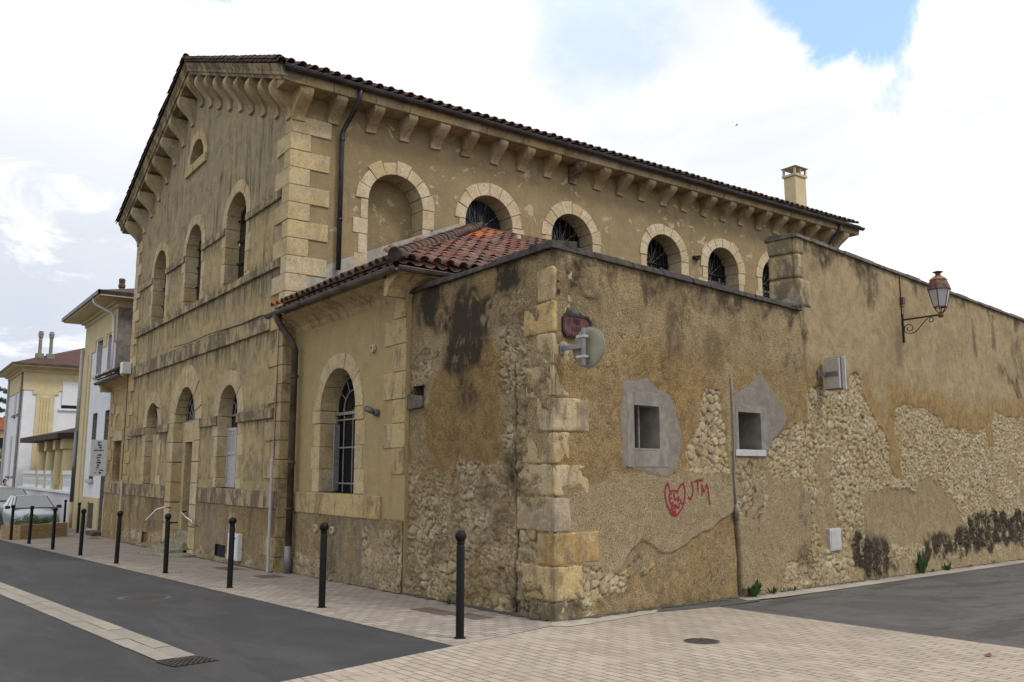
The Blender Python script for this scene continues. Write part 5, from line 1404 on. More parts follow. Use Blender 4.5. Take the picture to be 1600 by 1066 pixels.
# quoins at the street corner: (z0, z1, reach along the side street, reach along the main street)
def corner_block(z0, z1, a, b, seed, mat=None, pr=0.03, dp=0.16):
    X, Y = WD, Vector((0, 1, 0))
    nL = Vector((-1, 0, 0))
    p0 = GC + nL * pr * 1.0 + WN * pr
    pa = GC + WD * a + WN * pr; pai = GC + WD * a - WN * dp
    pb = GC + Y * b + nL * pr; pbi = GC + Y * b - nL * dp
    inn = GC + WD * dp + Y * dp
    obs = []
    def V3(p, z): return Vector((p.x, p.y, z))
    g = 0.008
    # one block: L-shaped plan, meshed as a bevelled prism
    m_ = MB()
    ring = [p0, pa, pai, inn, pbi, pb]
    m_.prism([V3(p, z0 + g) for p in ring], [V3(p, z1 - g) for p in ring])
    o = m_.build('quoin', mat or M_QUOIN, gw)
    bm = bmesh.new(); bm.from_mesh(o.data)
    bmesh.ops.bevel(bm, geom=bm.edges[:], offset=0.022, segments=2, affect='EDGES', profile=0.6)
    bmesh.ops.triangulate(bm, faces=[f for f in bm.faces if len(f.verts) > 4])
    for _ in range(3): 
        long = [e for e in bm.edges if e.calc_length() > 0.07]
        if not long: break
        bmesh.ops.subdivide_edges(bm, edges=long, cuts=1, use_grid_fill=True)
        bmesh.ops.triangulate(bm, faces=[f for f in bm.faces if len(f.verts) > 4])
    co = np.array([v.co[:] for v in bm.verts])
    bm.normal_update()
    dn = fbm(co[:, 0] * 6 + co[:, 2] * 4 + seed, co[:, 1] * 6 - co[:, 2] * 5, seed, 5) * 0.055
    for v, e in zip(bm.verts, dn): v.co += v.normal * float(e)
    bm.to_mesh(o.data); bm.free()
    o.data.polygons.foreach_set('use_smooth', [True] * len(o.data.polygons))
    return o
for i, (z0, z1, a, b) in enumerate([(3.86, 4.34, 0.40, 0.34), (3.42, 3.86, 0.34, 0.63), (2.99, 3.42, 0.34, 0.36), (2.55, 2.985, 0.31, 0.60), (2.09, 2.545, 0.70, 0.34), (1.66, 2.085, 0.31, 0.70), (1.23, 1.655, 0.69, 0.80), (0.76, 1.225, 0.30, 0.82), (0.33, 0.755, 0.88, 0.36), (-0.12, 0.325, 0.52, 0.66), (-0.60, -0.125, 0.30, 0.48)]):
    corner_block(z0, z1, a, b, 300 + i, {7: M_GREYSTONE, 8: M_ORANGESTONE, 9: M_BLOCK, 10: M_DARKSTONE, 0: M_BLOCK, 1: M_BLOCK}.get(i, M_CORNER), 0.002 + 0.010 * (i % 3 == 1) + 0.012 * (i >= 8) + 0.02 * (i >= 9))
# coping
rr = random.Random(77)
mb = MB()
def cop_piece(P0, P1, dvec, nvec, z0, z1, o0, o1):
    a, b = P0, P1
    j = rr.uniform(-0.015, 0.015)
    mb.hexa([a + nvec * o1 + Vector((0, 0, z0)), b + nvec * o1 + Vector((0, 0, z0)), b + nvec * o0 + Vector((0, 0, z0)), a + nvec * o0 + Vector((0, 0, z0)),
             a + nvec * (o1 - 0.05) + Vector((0, 0, z1 + j)), b + nvec * (o1 - 0.05) + Vector((0, 0, z1 + j)), b + nvec * o0 + Vector((0, 0, z1 + j + .05)), a + nvec * o0 + Vector((0, 0, z1 + j + .05))])
u = 0.0
while u < 6.85:
    v = min(6.86, u + rr.uniform(0.5, 0.95))
    cop_piece(GC + WD * (u + .004), GC + WD * (v - .004), WD, WN, 4.575, 4.685, -0.46, 0.07 + rr.uniform(-.012, .012)); u = v
u = 0.0
while u < 3.95:
    v = min(4.0, u + rr.uniform(0.5, 0.95))
    Y = Vector((0, 1, 0))
    cop_piece(GC + Y * (u + .004), GC + Y * (v - .004), Y, Vector((-1, 0, 0)), 4.575, 4.685, -0.46, 0.07 + rr.uniform(-.012, .012)); u = v
mb.hexa([GC + WN * .07 + Vector((-.07, -.01, 4.575)), GC + WD * .1 + WN * .07 + Vector((0, 0, 4.575)), GC + WD * .1 + Vector((0, .1, 4.575)), GC + Vector((-.07, .1, 4.575)), GC + WN * .03 + Vector((-.03, 0, 4.70)), GC + WD * .1 + WN * .03 + Vector((0, 0, 4.70)), GC + WD * .1 + Vector((0, .1, 4.72)), GC + Vector((-.03, .1, 4.72))])
o = mb.build('coping', M_COPING, gw, bevel=0.02)
# window recesses
for i, (a, b, c_, d_) in enumerate((WIN1, WIN2)):
    mb = MB()
    reveal(mb, lambda u, z, o: wp(u, z, o + 0.018), [(a, c_), (b, c_), (b, d_), (a, d_)], 0.46)
    fr = mb.build('window_reveal', M_CEM, gw)
    mb = MB(); mb.add([wp(a, c_, -0.44), wp(b, c_, -0.44), wp(b, d_, -0.44), wp(a, d_, -0.44)], [(0, 1, 2, 3)])
    mb.fbox(wp, a + (b - a) * 0.47, a + (b - a) * 0.5, c_, d_, -0.44, -0.41)
    mb.build('window_panel', M_WOOD, gw)
    if i == 0:
        for uu in (a + 0.05, a + 0.25):
            mb = MB(); mb.fbox(wp, uu, uu + 0.022, c_, d_, -0.13, -0.10); mb.build('window_bar', M_GREYWOOD, gw)
        mb = MB()
        mb.fbox(wp, a - 0.02, b + 0.03, c_ - 0.02, c_ + 0.012, -0.1, 0.028); mb.build('window_sill', M_CEM, gw)
    else:
        mb = MB(); mb.fbox(wp, a - 0.12, b + 0.14, c_ - 0.11, c_ - 0.002, -0.05, 0.030); mb.build('window_sill', M_SHUT, gw, bevel=0.006)
# raised cement frames round the two openings
for (a, b, c_, d_, t0, t1, t2, t3) in ((*WIN1, 0.17, 0.22, 0.20, 0.26), (*WIN2, 0.08, 0.22, 0.13, 0.0)):
    mb = MB()
    mb.fbox(wp, a - t0, a - .002, c_ - t3, d_ + t2, -0.02, 0.022)
    mb.fbox(wp, b + .002, b + t1, c_ - t3, d_ + t2, -0.02, 0.026)
    mb.fbox(wp, a - .002, b + .002, d_ + .002, d_ + t2, -0.02, 0.026)
    if t3: mb.fbox(wp, a - .002, b + .002, c_ - t3, c_ - .022, -0.02, 0.026)
    mb.build('window_frame', M_CEM, gw, bevel=0.004)
# the block holed near the lean-to
mb = MB()
for (a, b, c_, d_) in ((3.42, 3.76, 2.68, 2.98),):
    q = lambda u, z, o: Vector((GC.x - o, GC.y + u, z))
    reveal(mb, q, [(a, c_), (b, c_), (b, d_), (a, d_)], 0.30)
    mb.add([q(a, c_, -.29), q(b, c_, -.29), q(b, d_, -.29), q(a, d_, -.29)], [(0, 1, 2, 3)])
    mb.hexa([q(a - .02, c_ - .08, .05), q(b + .16, c_ - .10, .05), q(b + .16, c_ - .10, -.1), q(a - .02, c_ - .08, -.1), q(a - .02, c_ + .10, .04), q(b + .16, c_ + .17, .05), q(b + .16, c_ + .17, -.1), q(a - .02, c_ + .10, -.1)])
mb.build('wall_niche', M_COPING2, gw, bevel=0.012)
# rusted down-pipe beside the second opening
mb = MB()
mb.tube([wp(4.335, 3.12, 0.03), wp(4.34, 2.4, 0.035), wp(4.33, 1.4, 0.02), wp(4.33, 0.98, 0.03)], 0.015, 8)
mb.tube([wp(4.33, 1.02, 0.04), wp(4.33, 0.92, 0.045), wp(4.325, 0.80, 0.035)], [0.018, 0.045, 0.03], 8)
mb.build('drainpipe', M_CEM, gw, smooth=True)
mb = MB()
for (uu, zz, r_) in ((0.06, 4.12, 0.022), (0.07, 3.98, 0.034)):
    mb.lathe([(r_, 0.036), (r_, 0.039), (0, 0.040)], wp(uu, zz, 0.008), 10, WN)
mb.build('drill_hole', M_DARK, gw)
# sprayed graffiti strokes
GR = [[(2.491, 1.383), (2.433, 1.296), (2.412, 1.216), (2.439, 1.119), (2.495, 1.006), (2.56, 0.923), (2.654, 0.88), (2.74, 0.917), (2.842, 1.003), (2.918, 1.091), (2.945, 1.222), (2.936, 1.313), (2.903, 1.379), (2.816, 1.331), (2.763, 1.266), (2.747, 1.226), (2.714, 1.259), (2.644, 1.268), (2.575, 1.253), (2.547, 1.262), (2.529, 1.318), (2.491, 1.383)],
      [(2.587, 1.221), (2.513, 1.198), (2.528, 1.133), (2.552, 1.068), (2.629, 1.086)], [(2.525, 1.137), (2.587, 1.158)], [(2.65, 1.236), (2.653, 1.163), (2.663, 1.136), (2.708, 1.137)], [(2.787, 1.176), (2.739, 1.149), (2.785, 1.131), (2.727, 1.1)],
      [(2.627, 1.05), (2.572, 1.035), (2.555, 0.98), (2.635, 1.001)], [(2.659, 0.985), (2.656, 1.057), (2.76, 1.002), (2.778, 1.07)], [(2.82, 1.135), (2.833, 1.053), (2.891, 1.08)], [(2.574, 0.947), (2.679, 0.956), (2.601, 0.914), (2.684, 0.919), (2.641, 0.892)],
      [(3.121, 1.394), (3.16, 1.302), (3.147, 1.202), (3.099, 1.128), (3.049, 1.134), (3.029, 1.167)], [(3.201, 1.393), (3.314, 1.42), (3.441, 1.412)], [(3.298, 1.413), (3.295, 1.208)], [(3.397, 1.172), (3.404, 1.349), (3.46, 1.226), (3.544, 1.365), (3.577, 1.279), (3.592, 1.143), (3.616, 1.032)]]
mb = MB()
for si, st in enumerate(GR):
    for i in range(len(st) - 1):
        n = max(2, int(math.dist(st[i], st[i + 1]) / 0.012))
        for t in range(n):
            f0, f1 = t / n, (t + 1.3) / n
            (x0, z0), (x1, z1) = st[i], st[i + 1]
            ax_, az_ = x0 + (x1 - x0) * f0, z0 + (z1 - z0) * f0
            bx_, bz_ = x0 + (x1 - x0) * f1, z0 + (z1 - z0) * f1
            l = math.hypot(bx_ - ax_, bz_ - az_) + 1e-9
            hw = 0.0150 * rr.uniform(0.8, 1.2)
            nx_, nz_ = -(bz_ - az_) / l * hw, (bx_ - ax_) / l * hw
            o_ = []
            for (qx, qz) in ((ax_ - nx_, az_ - nz_), (bx_ - nx_, bz_ - nz_), (bx_ + nx_, bz_ + nz_), (ax_ + nx_, az_ + nz_)):
                o_.append((qx, qz))
            uu = np.array([q[0] for q in o_]); zz_ = np.array([q[1] for q in o_])
            offs = face_w(uu, zz_)[0] if False else None
            mb.v += []
            GQ = o_
            mb.add([wp(q[0], q[1], 0.0) for q in o_], [(0, 1, 2, 3)])
# drape the strokes on the wall surface
_pts = np.array([[(Vector(v) - GC).dot(WD), v[2]] for v in mb.v])
_off = face_w(_pts[:, 0], _pts[:, 1])[0]
mb.v = [tuple(Vector(v) + WN * (float(o_) + 0.006 + 0.0004 * (i // 4 % 5))) for i, (v, o_) in enumerate(zip(mb.v, _off))]
g_ = mb.build('graffiti', M_RED, gw, fix=False)
g_['label'] = 'red sprayed heart with letters inside beside JTM'

# tall wall
tw = empty('tall_wall', (wp(12, 0).x, wp(12, 0).y, gz(*wp(12, 0).xy)), 'taller rendered wall along the side street with bare rubble in its lower half', 'wall')
us = np.concatenate([grid_axis(6.88, 12.0, 0.024), grid_axis(12.03, 22.0, 0.032), grid_axis(22.1, 42.0, 0.16)])
weathered_face('street_face', GC, WD, WN, us, grid_axis(-1.9, 6.06, 0.026), face_t, tw)
mb = MB()
mb.hexa([wp(6.88, 4.5, -0.02), wp(42, 4.5, -0.02), wp(42, 4.5, -0.60), wp(6.88, 4.5, -0.60), wp(6.88, 6.05, -0.02), wp(42, 6.05, -0.02), wp(42, 6.05, -0.60), wp(6.88, 6.05, -0.60)])
mb.build('wall_core', M_BLOCK, tw)
rr = random.Random(31)
for i, (z0, z1, r_) in enumerate(((5.72, 6.05, 0.26), (5.24, 5.71, 0.22), (4.70, 5.23, 0.46))):
    o = stone_block([wp(6.84, z0, 0.020), wp(6.86 + r_, z0, 0.012), wp(6.86 + r_, z0, -0.1), wp(6.84, z0, -0.1), wp(6.84, z1, 0.020), wp(6.86 + r_, z1, 0.012), wp(6.86 + r_, z1, -0.1), wp(6.84, z1, -0.1)], 'pier_stone', M_PIER, tw, 0.010, seed=i, rnd=0.012)
    o = stone_block([wp(6.83, z0 + .02, -0.08), wp(6.9, z0 + .02, -0.08), wp(6.9, z0 + .02, -0.60), wp(6.83, z0 + .02, -0.60), wp(6.83, z1 - .01, -0.08), wp(6.9, z1 - .01, -0.08), wp(6.9, z1 - .01, -0.60), wp(6.83, z1 - .01, -0.60)], 'pier_stone', M_PIER, tw, 0.010, seed=i + 9, rnd=0.012)
stone_block([wp(6.45, 4.62, 0.06), wp(6.93, 4.62, 0.06), wp(6.93, 4.62, -0.6), wp(6.45, 4.62, -0.6), wp(6.72, 4.80, 0.03), wp(6.93, 4.90, 0.05), wp(6.93, 4.95, -0.6), wp(6.72, 4.85, -0.6)], 'pier_base', M_COPING2, tw, 0.006, seed=44, rnd=0.03)
mb = MB(); u = 6.80
while u < 42:
    v = min(42, u + rr.uniform(0.6, 1.1))
    j = rr.uniform(-0.012, 0.012)
    mb.hexa([wp(u + .004, 6.03, 0.06), wp(v - .004, 6.03, 0.06), wp(v - .004, 6.03, -0.66), wp(u + .004, 6.03, -0.66), wp(u + .004, 6.12 + j, 0.03), wp(v - .004, 6.12 + j, 0.03), wp(v - .004, 6.17 + j, -0.64), wp(u + .004, 6.17 + j, -0.64)]); u = v
mb.build('coping', M_COPING2, tw, bevel=0.02)

# ================================================================== STREET FURNITURE
def bollard_make(x, y):
    r = empty('bollard', (x, y, gz(x, y)), 'black round-headed steel bollard', 'bollard', 'black bollards along the pavement edge')
    mb = MB(); mb.lathe([(0.048, -0.05), (0.048, 1.02), (0.043, 1.035), (0.037, 1.045)], (x, y, gz(x, y)), 20); auto_smooth(mb.build('post', M_BOLL, r))
    mb = MB(); mb.lathe([(0.040, 1.04), (0.050, 1.055), (0.040, 1.07), (0.045, 1.08), (0.062, 1.105), (0.068, 1.135), (0.062, 1.165), (0.040, 1.192), (0.0, 1.20)], (x, y, gz(x, y)), 20); mb.build('ball_head', M_BOLL, r, smooth=True)
    mb = MB(); mb.lathe([(0.066, 0.0), (0.066, 0.012), (0.054, 0.014)], (x, y, gz(x, y)), 20); mb.build('foot_collar', M_BOLL, r)
    return r
BL = [(5.53, 8.61, 'nearest black bollard, standing before the garden wall near the paved crossing'),
      (5.36, 12.00, 'black bollard in front of the arched window of the ochre lean-to'),
      (5.15, 15.37, 'black bollard in front of the white meter box on the stone building'),
      (5.00, 18.89, 'black bollard in front of the steps and handrails of the doorway'),
      (4.73, 22.04, 'black bollard before the far corner of the stone building, under the grey conduit'),
      (4.57, 25.46, 'black bollard just right of the stone planter, on the street side of the pavement'),
      (4.37, 28.45, 'black bollard in front of the right part of the stone planter'),
      (4.23, 32.03, 'black bollard in front of the middle of the stone planter and the silver car'),
      (4.05, 34.94, 'black bollard at the left end of the stone planter, before the silver car wheel'),
      (6.81, 38.81, 'black bollard close to the yellow and white house, away from the street edge'),
      (7.05, 43.4, 'farthest black bollard, half hidden behind the silver car mirror by the white garden wall')]
b0 = bollard_make(BL[0][0], BL[0][1]); b0['label'] = BL[0][2]
for (x, y, lb) in BL[1:]:
    c = copy_tree(b0, (x, y, gz(x, y)), lb)
    c.rotation_euler = (random.uniform(-.012, .012), random.uniform(-.012, .012), 0)

def plate(name, pts, lift, thick, mat, parent=None):
    mb = MB()
    mb.prism([Vector((x, y, gz(x, y) + lift - thick)) for x, y in pts], [Vector((x, y, gz(x, y) + lift)) for x, y in pts])
    return mb.build(name, mat, parent)
def rrect(cx, cy, a, b, rot):
    c, s_ = math.cos(rot), math.sin(rot)
    return [(cx + x * c - y * s_, cy + x * s_ + y * c) for x, y in ((-a, -b), (a, -b), (a, b), (-a, b))]
def circ(cx, cy, r, n=28): return [(cx + r * math.cos(2 * PI * k / n), cy + r * math.sin(2 * PI * k / n)) for k in range(n)]
# manholes and grates
mh = empty('manhole_cover', (3.58, 14.6, gz(3.58, 14.6)), 'round cast iron manhole cover sunk in the dark asphalt street', 'manhole')
plate('rim', circ(3.58, 14.6, 0.40), 0.004, 0.03, M_ASPH2, mh); plate('lid', circ(3.58, 14.6, 0.31), 0.008, 0.03, M_CAST, mh)
mh = empty('manhole_cover', (7.68, 6.95, gz(7.68, 6.95)), 'small dark manhole cover set in the beige pavers of the crossing', 'manhole')
plate('rim', circ(7.68, 6.95, 0.20), 0.008, 0.03, M_COVER, mh); plate('lid', circ(7.68, 6.95, 0.18), 0.011, 0.03, M_CAST, mh)
gr = empty('drain_grate', (2.60, 8.86, gz(2.6, 8.86)), 'slotted iron drain grate closing the end of the pale slab channel', 'grate')
plate('pit', rrect(2.60, 8.86, 0.23, 0.165, 0.24), 0.003, 0.02, M_DARK, gr)
mb = MB()
for i in range(8):
    for j in range(5):
        q = rrect(2.60, 8.86, 0.23, 0.165, 0.24)
        A0 = Vector((*q[0], 0)); A1 = Vector((*q[1], 0)); A3 = Vector((*q[3], 0))
        for (fa, fb, fc, fd) in ((i / 8, i / 8 + 0.055, j / 5, (j + 1) / 5), (i / 8, (i + 1) / 8, j / 5, j / 5 + 0.07)):
            pts = [A0 + (A1 - A0) * a + (A3 - A0) * b for a, b in ((fa, fc), (fb, fc), (fb, fd), (fa, fd))]
            mb.prism([Vector((p.x, p.y, gz(p.x, p.y) - 0.01)) for p in pts], [Vector((p.x, p.y, gz(p.x, p.y) + 0.010 + 0.0004 * (j % 2))) for p in pts])
mb.build('grating', M_CAST, gr)
for (x, y, a, b, lb) in ((6.50, 10.75, 0.16, 0.42, 'brown inset cover below the garden wall rubble, far half of the pair'), (6.66, 10.05, 0.16, 0.30, 'brown inset cover beside the nearest bollard, near half of the pair'), (6.50, 17.1, 0.24, 0.30, 'dark inset cover in the setts at the foot of the brown drainpipe'), (6.45, 19.4, 0.22, 0.45, 'dark inset cover in the setts below the white meter box')):
    o = plate('inset_cover', rrect(x, y, a, b, 0.03), 0.008, 0.03, M_COVER); tag(o, lb, 'cover', 'inset covers in the pavement')
o = plate('inset_cover', rrect(6.7, 35.0, 0.18, 0.5, 0.03), 0.008, 0.03, M_COVER); tag(o, 'dark inset cover in the setts in front of the yellow and white house', 'cover', 'inset covers in the pavement')

# utility boxes
mbx = empty('meter_box', fp(20.25, -0.15, 0.1), 'white flat meter box standing at the foot of the stone front', 'box')
mb = MB(); mb.fbox(fp, 19.92, 20.62, -0.46, 0.13, 0.03, 0.14); mb.build('cabinet', M_WHITE, mbx, bevel=0.01)
mb = MB(); mb.fbox(fp, 19.96, 20.58, -0.42, 0.09, 0.14, 0.15); d_ = mb.build('door', M_WHITE, mbx, bevel=0.004)
mb = MB(); mb.fbox(fp, 20.05, 20.10, 0.02, 0.06, 0.15, 0.165); mb.build('latch', M_GALV, d_)
bx = empty('wall_panel_box', wp(7.76, 0.26, 0.05), 'small pale square service hatch low on the rubble wall', 'hatch')
mb = MB(); mb.fbox(wp, 7.53, 7.99, 0.06, 0.47, -0.06, 0.045); mb.build('frame', M_SHUT, bx, bevel=0.008)
mb = MB(); mb.fbox(wp, 7.565, 7.955, 0.095, 0.435, 0.045, 0.052); mb.build('door', M_PVC, bx, bevel=0.004)

# street lamp on its scrolled bracket
LU, LZ = 11.66, 4.98
lamp = empty('street_lamp', wp(LU, LZ, 0), 'rusty old lantern on a scrolled black iron bracket high on the tall wall', 'street lamp')
mb = MB(); mb.fbox(wp, LU - 0.025, LU + 0.025, 4.45, 5.12, 0.0, 0.04); mb.tube([wp(LU - .02, 5.1, 0.015), wp(LU - 0.02, 6.0, 0.02)], 0.012, 6); mb.build('wall_bar', M_IRON, lamp)
mb = MB(); mb.tube([wp(LU, 4.98, 0.03), wp(LU, 5.0, 0.86)], 0.02, 8); mb.build('bracket_arm', M_IRON, lamp)
def spiral(cx, cz, r0, r1, a0, a1, n=26):
    return [(cx + (r0 + (r1 - r0) * i / n) * math.cos(a0 + (a1 - a0) * i / n), cz + (r0 + (r1 - r0) * i / n) * math.sin(a0 + (a1 - a0) * i / n)) for i in range(n + 1)]
sc1 = spiral(0.155, 4.76, 0.045, 0.125, -1.5 * PI + 2 * PI, -1.5 * PI - 0.2)
path = spiral(0.155, 4.77, 0.035, 0.12, 2.2, 2.2 + 2 * PI + 1.9)
path += [(0.20, 4.645), (0.30, 4.68), (0.40, 4.78), (0.50, 4.89), (0.58, 4.955), (0.64, 4.965)]
path += spiral(0.635, 4.90, 0.065, 0.025, 1.4, -4.2)
mb = MB(); mb.tube([wp(LU, z, o) for o, z in path], 0.010, 6); mb.build('scroll', M_IRON, lamp, smooth=True)
mb = MB(); mb.fbox(wp, LU - 0.06, LU + 0.06, 5.35, 5.50, 0.0, 0.08); mb.tube([wp(LU, 5.3, 0.02), wp(LU + .05, 5.28, 0.06)], 0.012, 5); mb.build('junction_box', M_RUST, lamp)
LC = wp(LU, 0, 0.86)
def hexr(r, z, n=6, off=0.3): return [Vector((LC.x + r * math.cos(2 * PI * k / n + off), LC.y + r * math.sin(2 * PI * k / n + off), z)) for k in range(n)]
mb = MB(); mb.lathe([(0.0, 4.93), (0.05, 4.94), (0.065, 4.98), (0.05, 5.03), (0.03, 5.05)], (LC.x, LC.y, 0), 12)
for k in range(6):
    a, b = hexr(0.04, 5.03)[k], hexr(0.135, 5.16)[k]
    mb.tube([a, (a + b) / 2 + Vector((0, 0, -0.015)), b], 0.010, 5)
mb.build('holder', M_RUST, lamp)
n6 = 6
body = empty
mb = MB()
lo, hi = hexr(0.140, 5.17), hexr(0.235, 5.56)
mb.add(lo + hi, [(i, (i + 1) % 6, 6 + (i + 1) % 6, 6 + i) for i in range(6)]); gl = mb.build('lantern_glass', M_LAMPGLASS, lamp)
mb = MB()
for k in range(6):
    mb.tube([lo[k], hi[k]], 0.012, 5); mb.tube([lo[k], lo[(k + 1) % 6]], 0.013, 5); mb.tube([hi[k], hi[(k + 1) % 6]], 0.014, 5)
mb.build('lantern_frame', M_RUST, lamp)
mb = MB()
r1_, r2_, r3_, r4_ = hexr(0.265, 5.56), hexr(0.235, 5.66), hexr(0.185, 5.78), hexr(0.165, 5.80)
vs = r1_ + r2_ + r3_
mb.add(vs, [(i, (i + 1) % 6, 6 + (i + 1) % 6, 6 + i) for i in range(6)] + [(6 + i, 6 + (i + 1) % 6, 12 + (i + 1) % 6, 12 + i) for i in range(6)] + [tuple(range(5, -1, -1)), tuple(range(12, 18))])
mb.build('lantern_roof', M_RUST, lamp)
mb = MB()
vs = hexr(0.20, 5.785) + hexr(0.185, 5.80) + hexr(0.10, 5.865)
mb.add(vs, [(i, (i + 1) % 6, 6 + (i + 1) % 6, 6 + i) for i in range(6)] + [(6 + i, 6 + (i + 1) % 6, 12 + (i + 1) % 6, 12 + i) for i in range(6)] + [tuple(range(5, -1, -1)), tuple(range(12, 18))])
mb.build('lantern_crown', M_RUSTTOP, lamp)
mb = MB(); mb.lathe([(0.09, 5.86), (0.06, 5.89), (0.05, 5.93), (0.10, 5.955), (0.115, 5.965), (0.06, 5.985), (0.0, 5.99)], (LC.x, LC.y, 0), 14); mb.build('finial', M_RUST, lamp, smooth=True)
mb = MB(); mb.lathe([(0.0, 5.18), (0.03, 5.2), (0.03, 5.28), (0.06, 5.36), (0.05, 5.46), (0.0, 5.48)], (LC.x, LC.y, 0), 12); mb.build('bulb', M_WHITE, lamp, smooth=True)

# street-name plaque
pq = empty('street_name_plaque', wp(0.44, 3.54, 0.04), 'rusted dark red street name plaque with clipped corners at the wall corner', 'sign')
def octo(u0, u1, z0, z1, c_): return [(u0 + c_, z0), (u1 - c_, z0), (u1, z0 + c_), (u1, z1 - c_), (u1 - c_, z1), (u0 + c_, z1), (u0, z1 - c_), (u0, z0 + c_)]
mb = MB(); a = octo(0.13, 0.73, 3.38, 3.70, 0.07); mb.prism([wp(u, z, 0.035) for u, z in a], [wp(u, z, 0.055) for u, z in a]); mb.build('plate', M_PLAQUE, pq)
mb = MB(); a = octo(0.13, 0.73, 3.38, 3.70, 0.07); b = octo(0.165, 0.695, 3.415, 3.665, 0.055)
for i in range(8):
    j = (i + 1) % 8
    mb.hexa([wp(*a[i], 0.05), wp(*a[j], 0.05), wp(*b[j], 0.05), wp(*b[i], 0.05), wp(*a[i], 0.068), wp(*a[j], 0.068), wp(*b[j], 0.068), wp(*b[i], 0.068)])
mb.build('rim', M_PLAQUED, pq)
mb = MB()
def strokes(cs, u, z, h, wdt, sp_):
    G5 = {'R': [((0, 0), (0, 1)), ((0, 1), (.8, 1)), ((.8, 1), (.8, .5)), ((.8, .5), (0, .5)), ((.3, .5), (.9, 0))], 'U': [((0, 1), (0, 0)), ((0, 0), (.8, 0)), ((.8, 0), (.8, 1))], 'E': [((0, 0), (0, 1)), ((0, 1), (.8, 1)), ((0, .5), (.6, .5)), ((0, 0), (.8, 0))], 'I': [((.3, 0), (.3, 1))]}
    for ch_ in cs:
        for (p, q) in G5[ch_]:
            d_ = Vector((q[0] - p[0], q[1] - p[1])); 
            a_ = (u + p[0] * wdt, z + p[1] * h); b_ = (u + q[0] * wdt, z + q[1] * h)
            l = math.dist(a_, b_); nx, nz = -(b_[1] - a_[1]) / l * .005, (b_[0] - a_[0]) / l * .005
            mb.prism([wp(a_[0] - nx, a_[1] - nz, .054), wp(b_[0] - nx, b_[1] - nz, .054), wp(b_[0] + nx, b_[1] + nz, .054), wp(a_[0] + nx, a_[1] + nz, .054)], [wp(a_[0] - nx, a_[1] - nz, .060), wp(b_[0] - nx, b_[1] - nz, .060), wp(b_[0] + nx, b_[1] + nz, .060), wp(a_[0] + nx, a_[1] + nz, .060)])
        u += wdt + sp_
strokes('RUE', 0.365, 3.565, 0.065, 0.035, 0.02)
strokes('IIIIII', 0.325, 3.465, 0.065, 0.025, 0.015)
mb.build('lettering', M_PLAQUED, pq)
mb = MB()
# patch of grey mortar above the plaque belongs to the wall
stone_block([wp(0.22, 3.69, 0.03), wp(0.62, 3.69, 0.03), wp(0.62, 3.69, -0.05), wp(0.22, 3.69, -0.05), wp(0.27, 3.82, 0.012), wp(0.55, 3.80, 0.012), wp(0.55, 3.80, -0.05), wp(0.27, 3.82, -0.05)], 'mortar_patch', M_COPING2, gw, 0.01, seed=70, rnd=0.015)

# round traffic mirror seen from behind
rm = empty('traffic_mirror', wp(0.16, 3.2, 0.42), 'round traffic mirror seen from behind on a short steel arm at the wall corner', 'mirror')
mb = MB(); mb.fbox(wp, 0.10, 0.20, 3.12, 3.27, 0.03, 0.045); mb.build('wall_plate', M_GALV, rm, bevel=0.004)
mb = MB(); mb.fbox(wp, 0.125, 0.165, 3.17, 3.235, 0.045, 0.40); mb.build('arm', M_GALV, rm, bevel=0.005)
PC = wp(0.145, 0, 0.42)
mb = MB(); mb.tube([(PC.x, PC.y, 2.94), (PC.x, PC.y, 3.44)], 0.034, 14); mb.build('post', M_GALV, rm, smooth=False)
ctr = Vector((PC.x, PC.y, 3.19)) + WD * 0.085 + WN * 0.01
md = (WD * 0.985 + WN * 0.0 + Vector((0, 0, -0.05))).normalized()
mb = MB(); mb.lathe([(0.0, -0.020), (0.20, -0.018), (0.262, -0.012), (0.271, -0.006), (0.271, 0.012), (0.0, 0.045)], ctr, 40, md); auto_smooth(mb.build('back_shell', M_SIGNBACK, rm))
mb = MB(); mb.lathe([(0.268, -0.010), (0.275, -0.008), (0.277, 0.010), (0.268, 0.020), (0.262, 0.016)], ctr, 40, md); auto_smooth(mb.build('rim', M_GALV, rm))
for zz in (3.06, 3.33):
    mb = MB(); mb.fbox(lambda u, z, o: Vector((PC.x, PC.y, 0)) + WD * u + WN * o + Vector((0, 0, z)), -0.04, 0.045, zz - 0.016, zz + 0.016, -0.10, 0.045); mb.build('clamp', M_PVC, rm)
# rectangular mirror on the tall wall
tm = empty('rectangular_mirror', wp(7.45, 3.4, 0.35), 'rectangular pale grey traffic mirror seen from behind on the tall wall', 'mirror')
mb = MB(); mb.fbox(wp, 7.40, 7.50, 3.30, 3.50, 0.03, 0.05); mb.build('wall_plate', M_GALV, tm)
mb = MB(); mb.fbox(wp, 7.425, 7.475, 3.36, 3.44, 0.05, 0.16); mb.build('arm', M_GALV, tm, bevel=0.005)
def mp(u, z, o):
    return wp(7.50, 0, 0.26) + WD * (u * 0.985 - o * 0.17) + WN * (o * 0.985 + u * 0.17) + Vector((0, 0, z))
mb = MB(); mb.fbox(mp, 0.0, 0.05, 3.12, 3.70, -0.17, 0.17); mb.build('back_shell', M_PVC, tm, bevel=0.012)
mb = MB(); mb.fbox(mp, 0.05, 0.14, 3.10, 3.72, -0.20, 0.20); mb.build('visor', M_GREYIRON, tm, bevel=0.012)
mb = MB(); mb.fbox(mp, 0.14, 0.155, 3.09, 3.73, -0.21, 0.21); mb.build('rim', M_WHITE, tm, bevel=0.004)
mb = MB(); mb.fbox(mp, -0.02, 0.0, 3.36, 3.44, -0.16, 0.16); mb.build('clamp', M_GALV, tm)

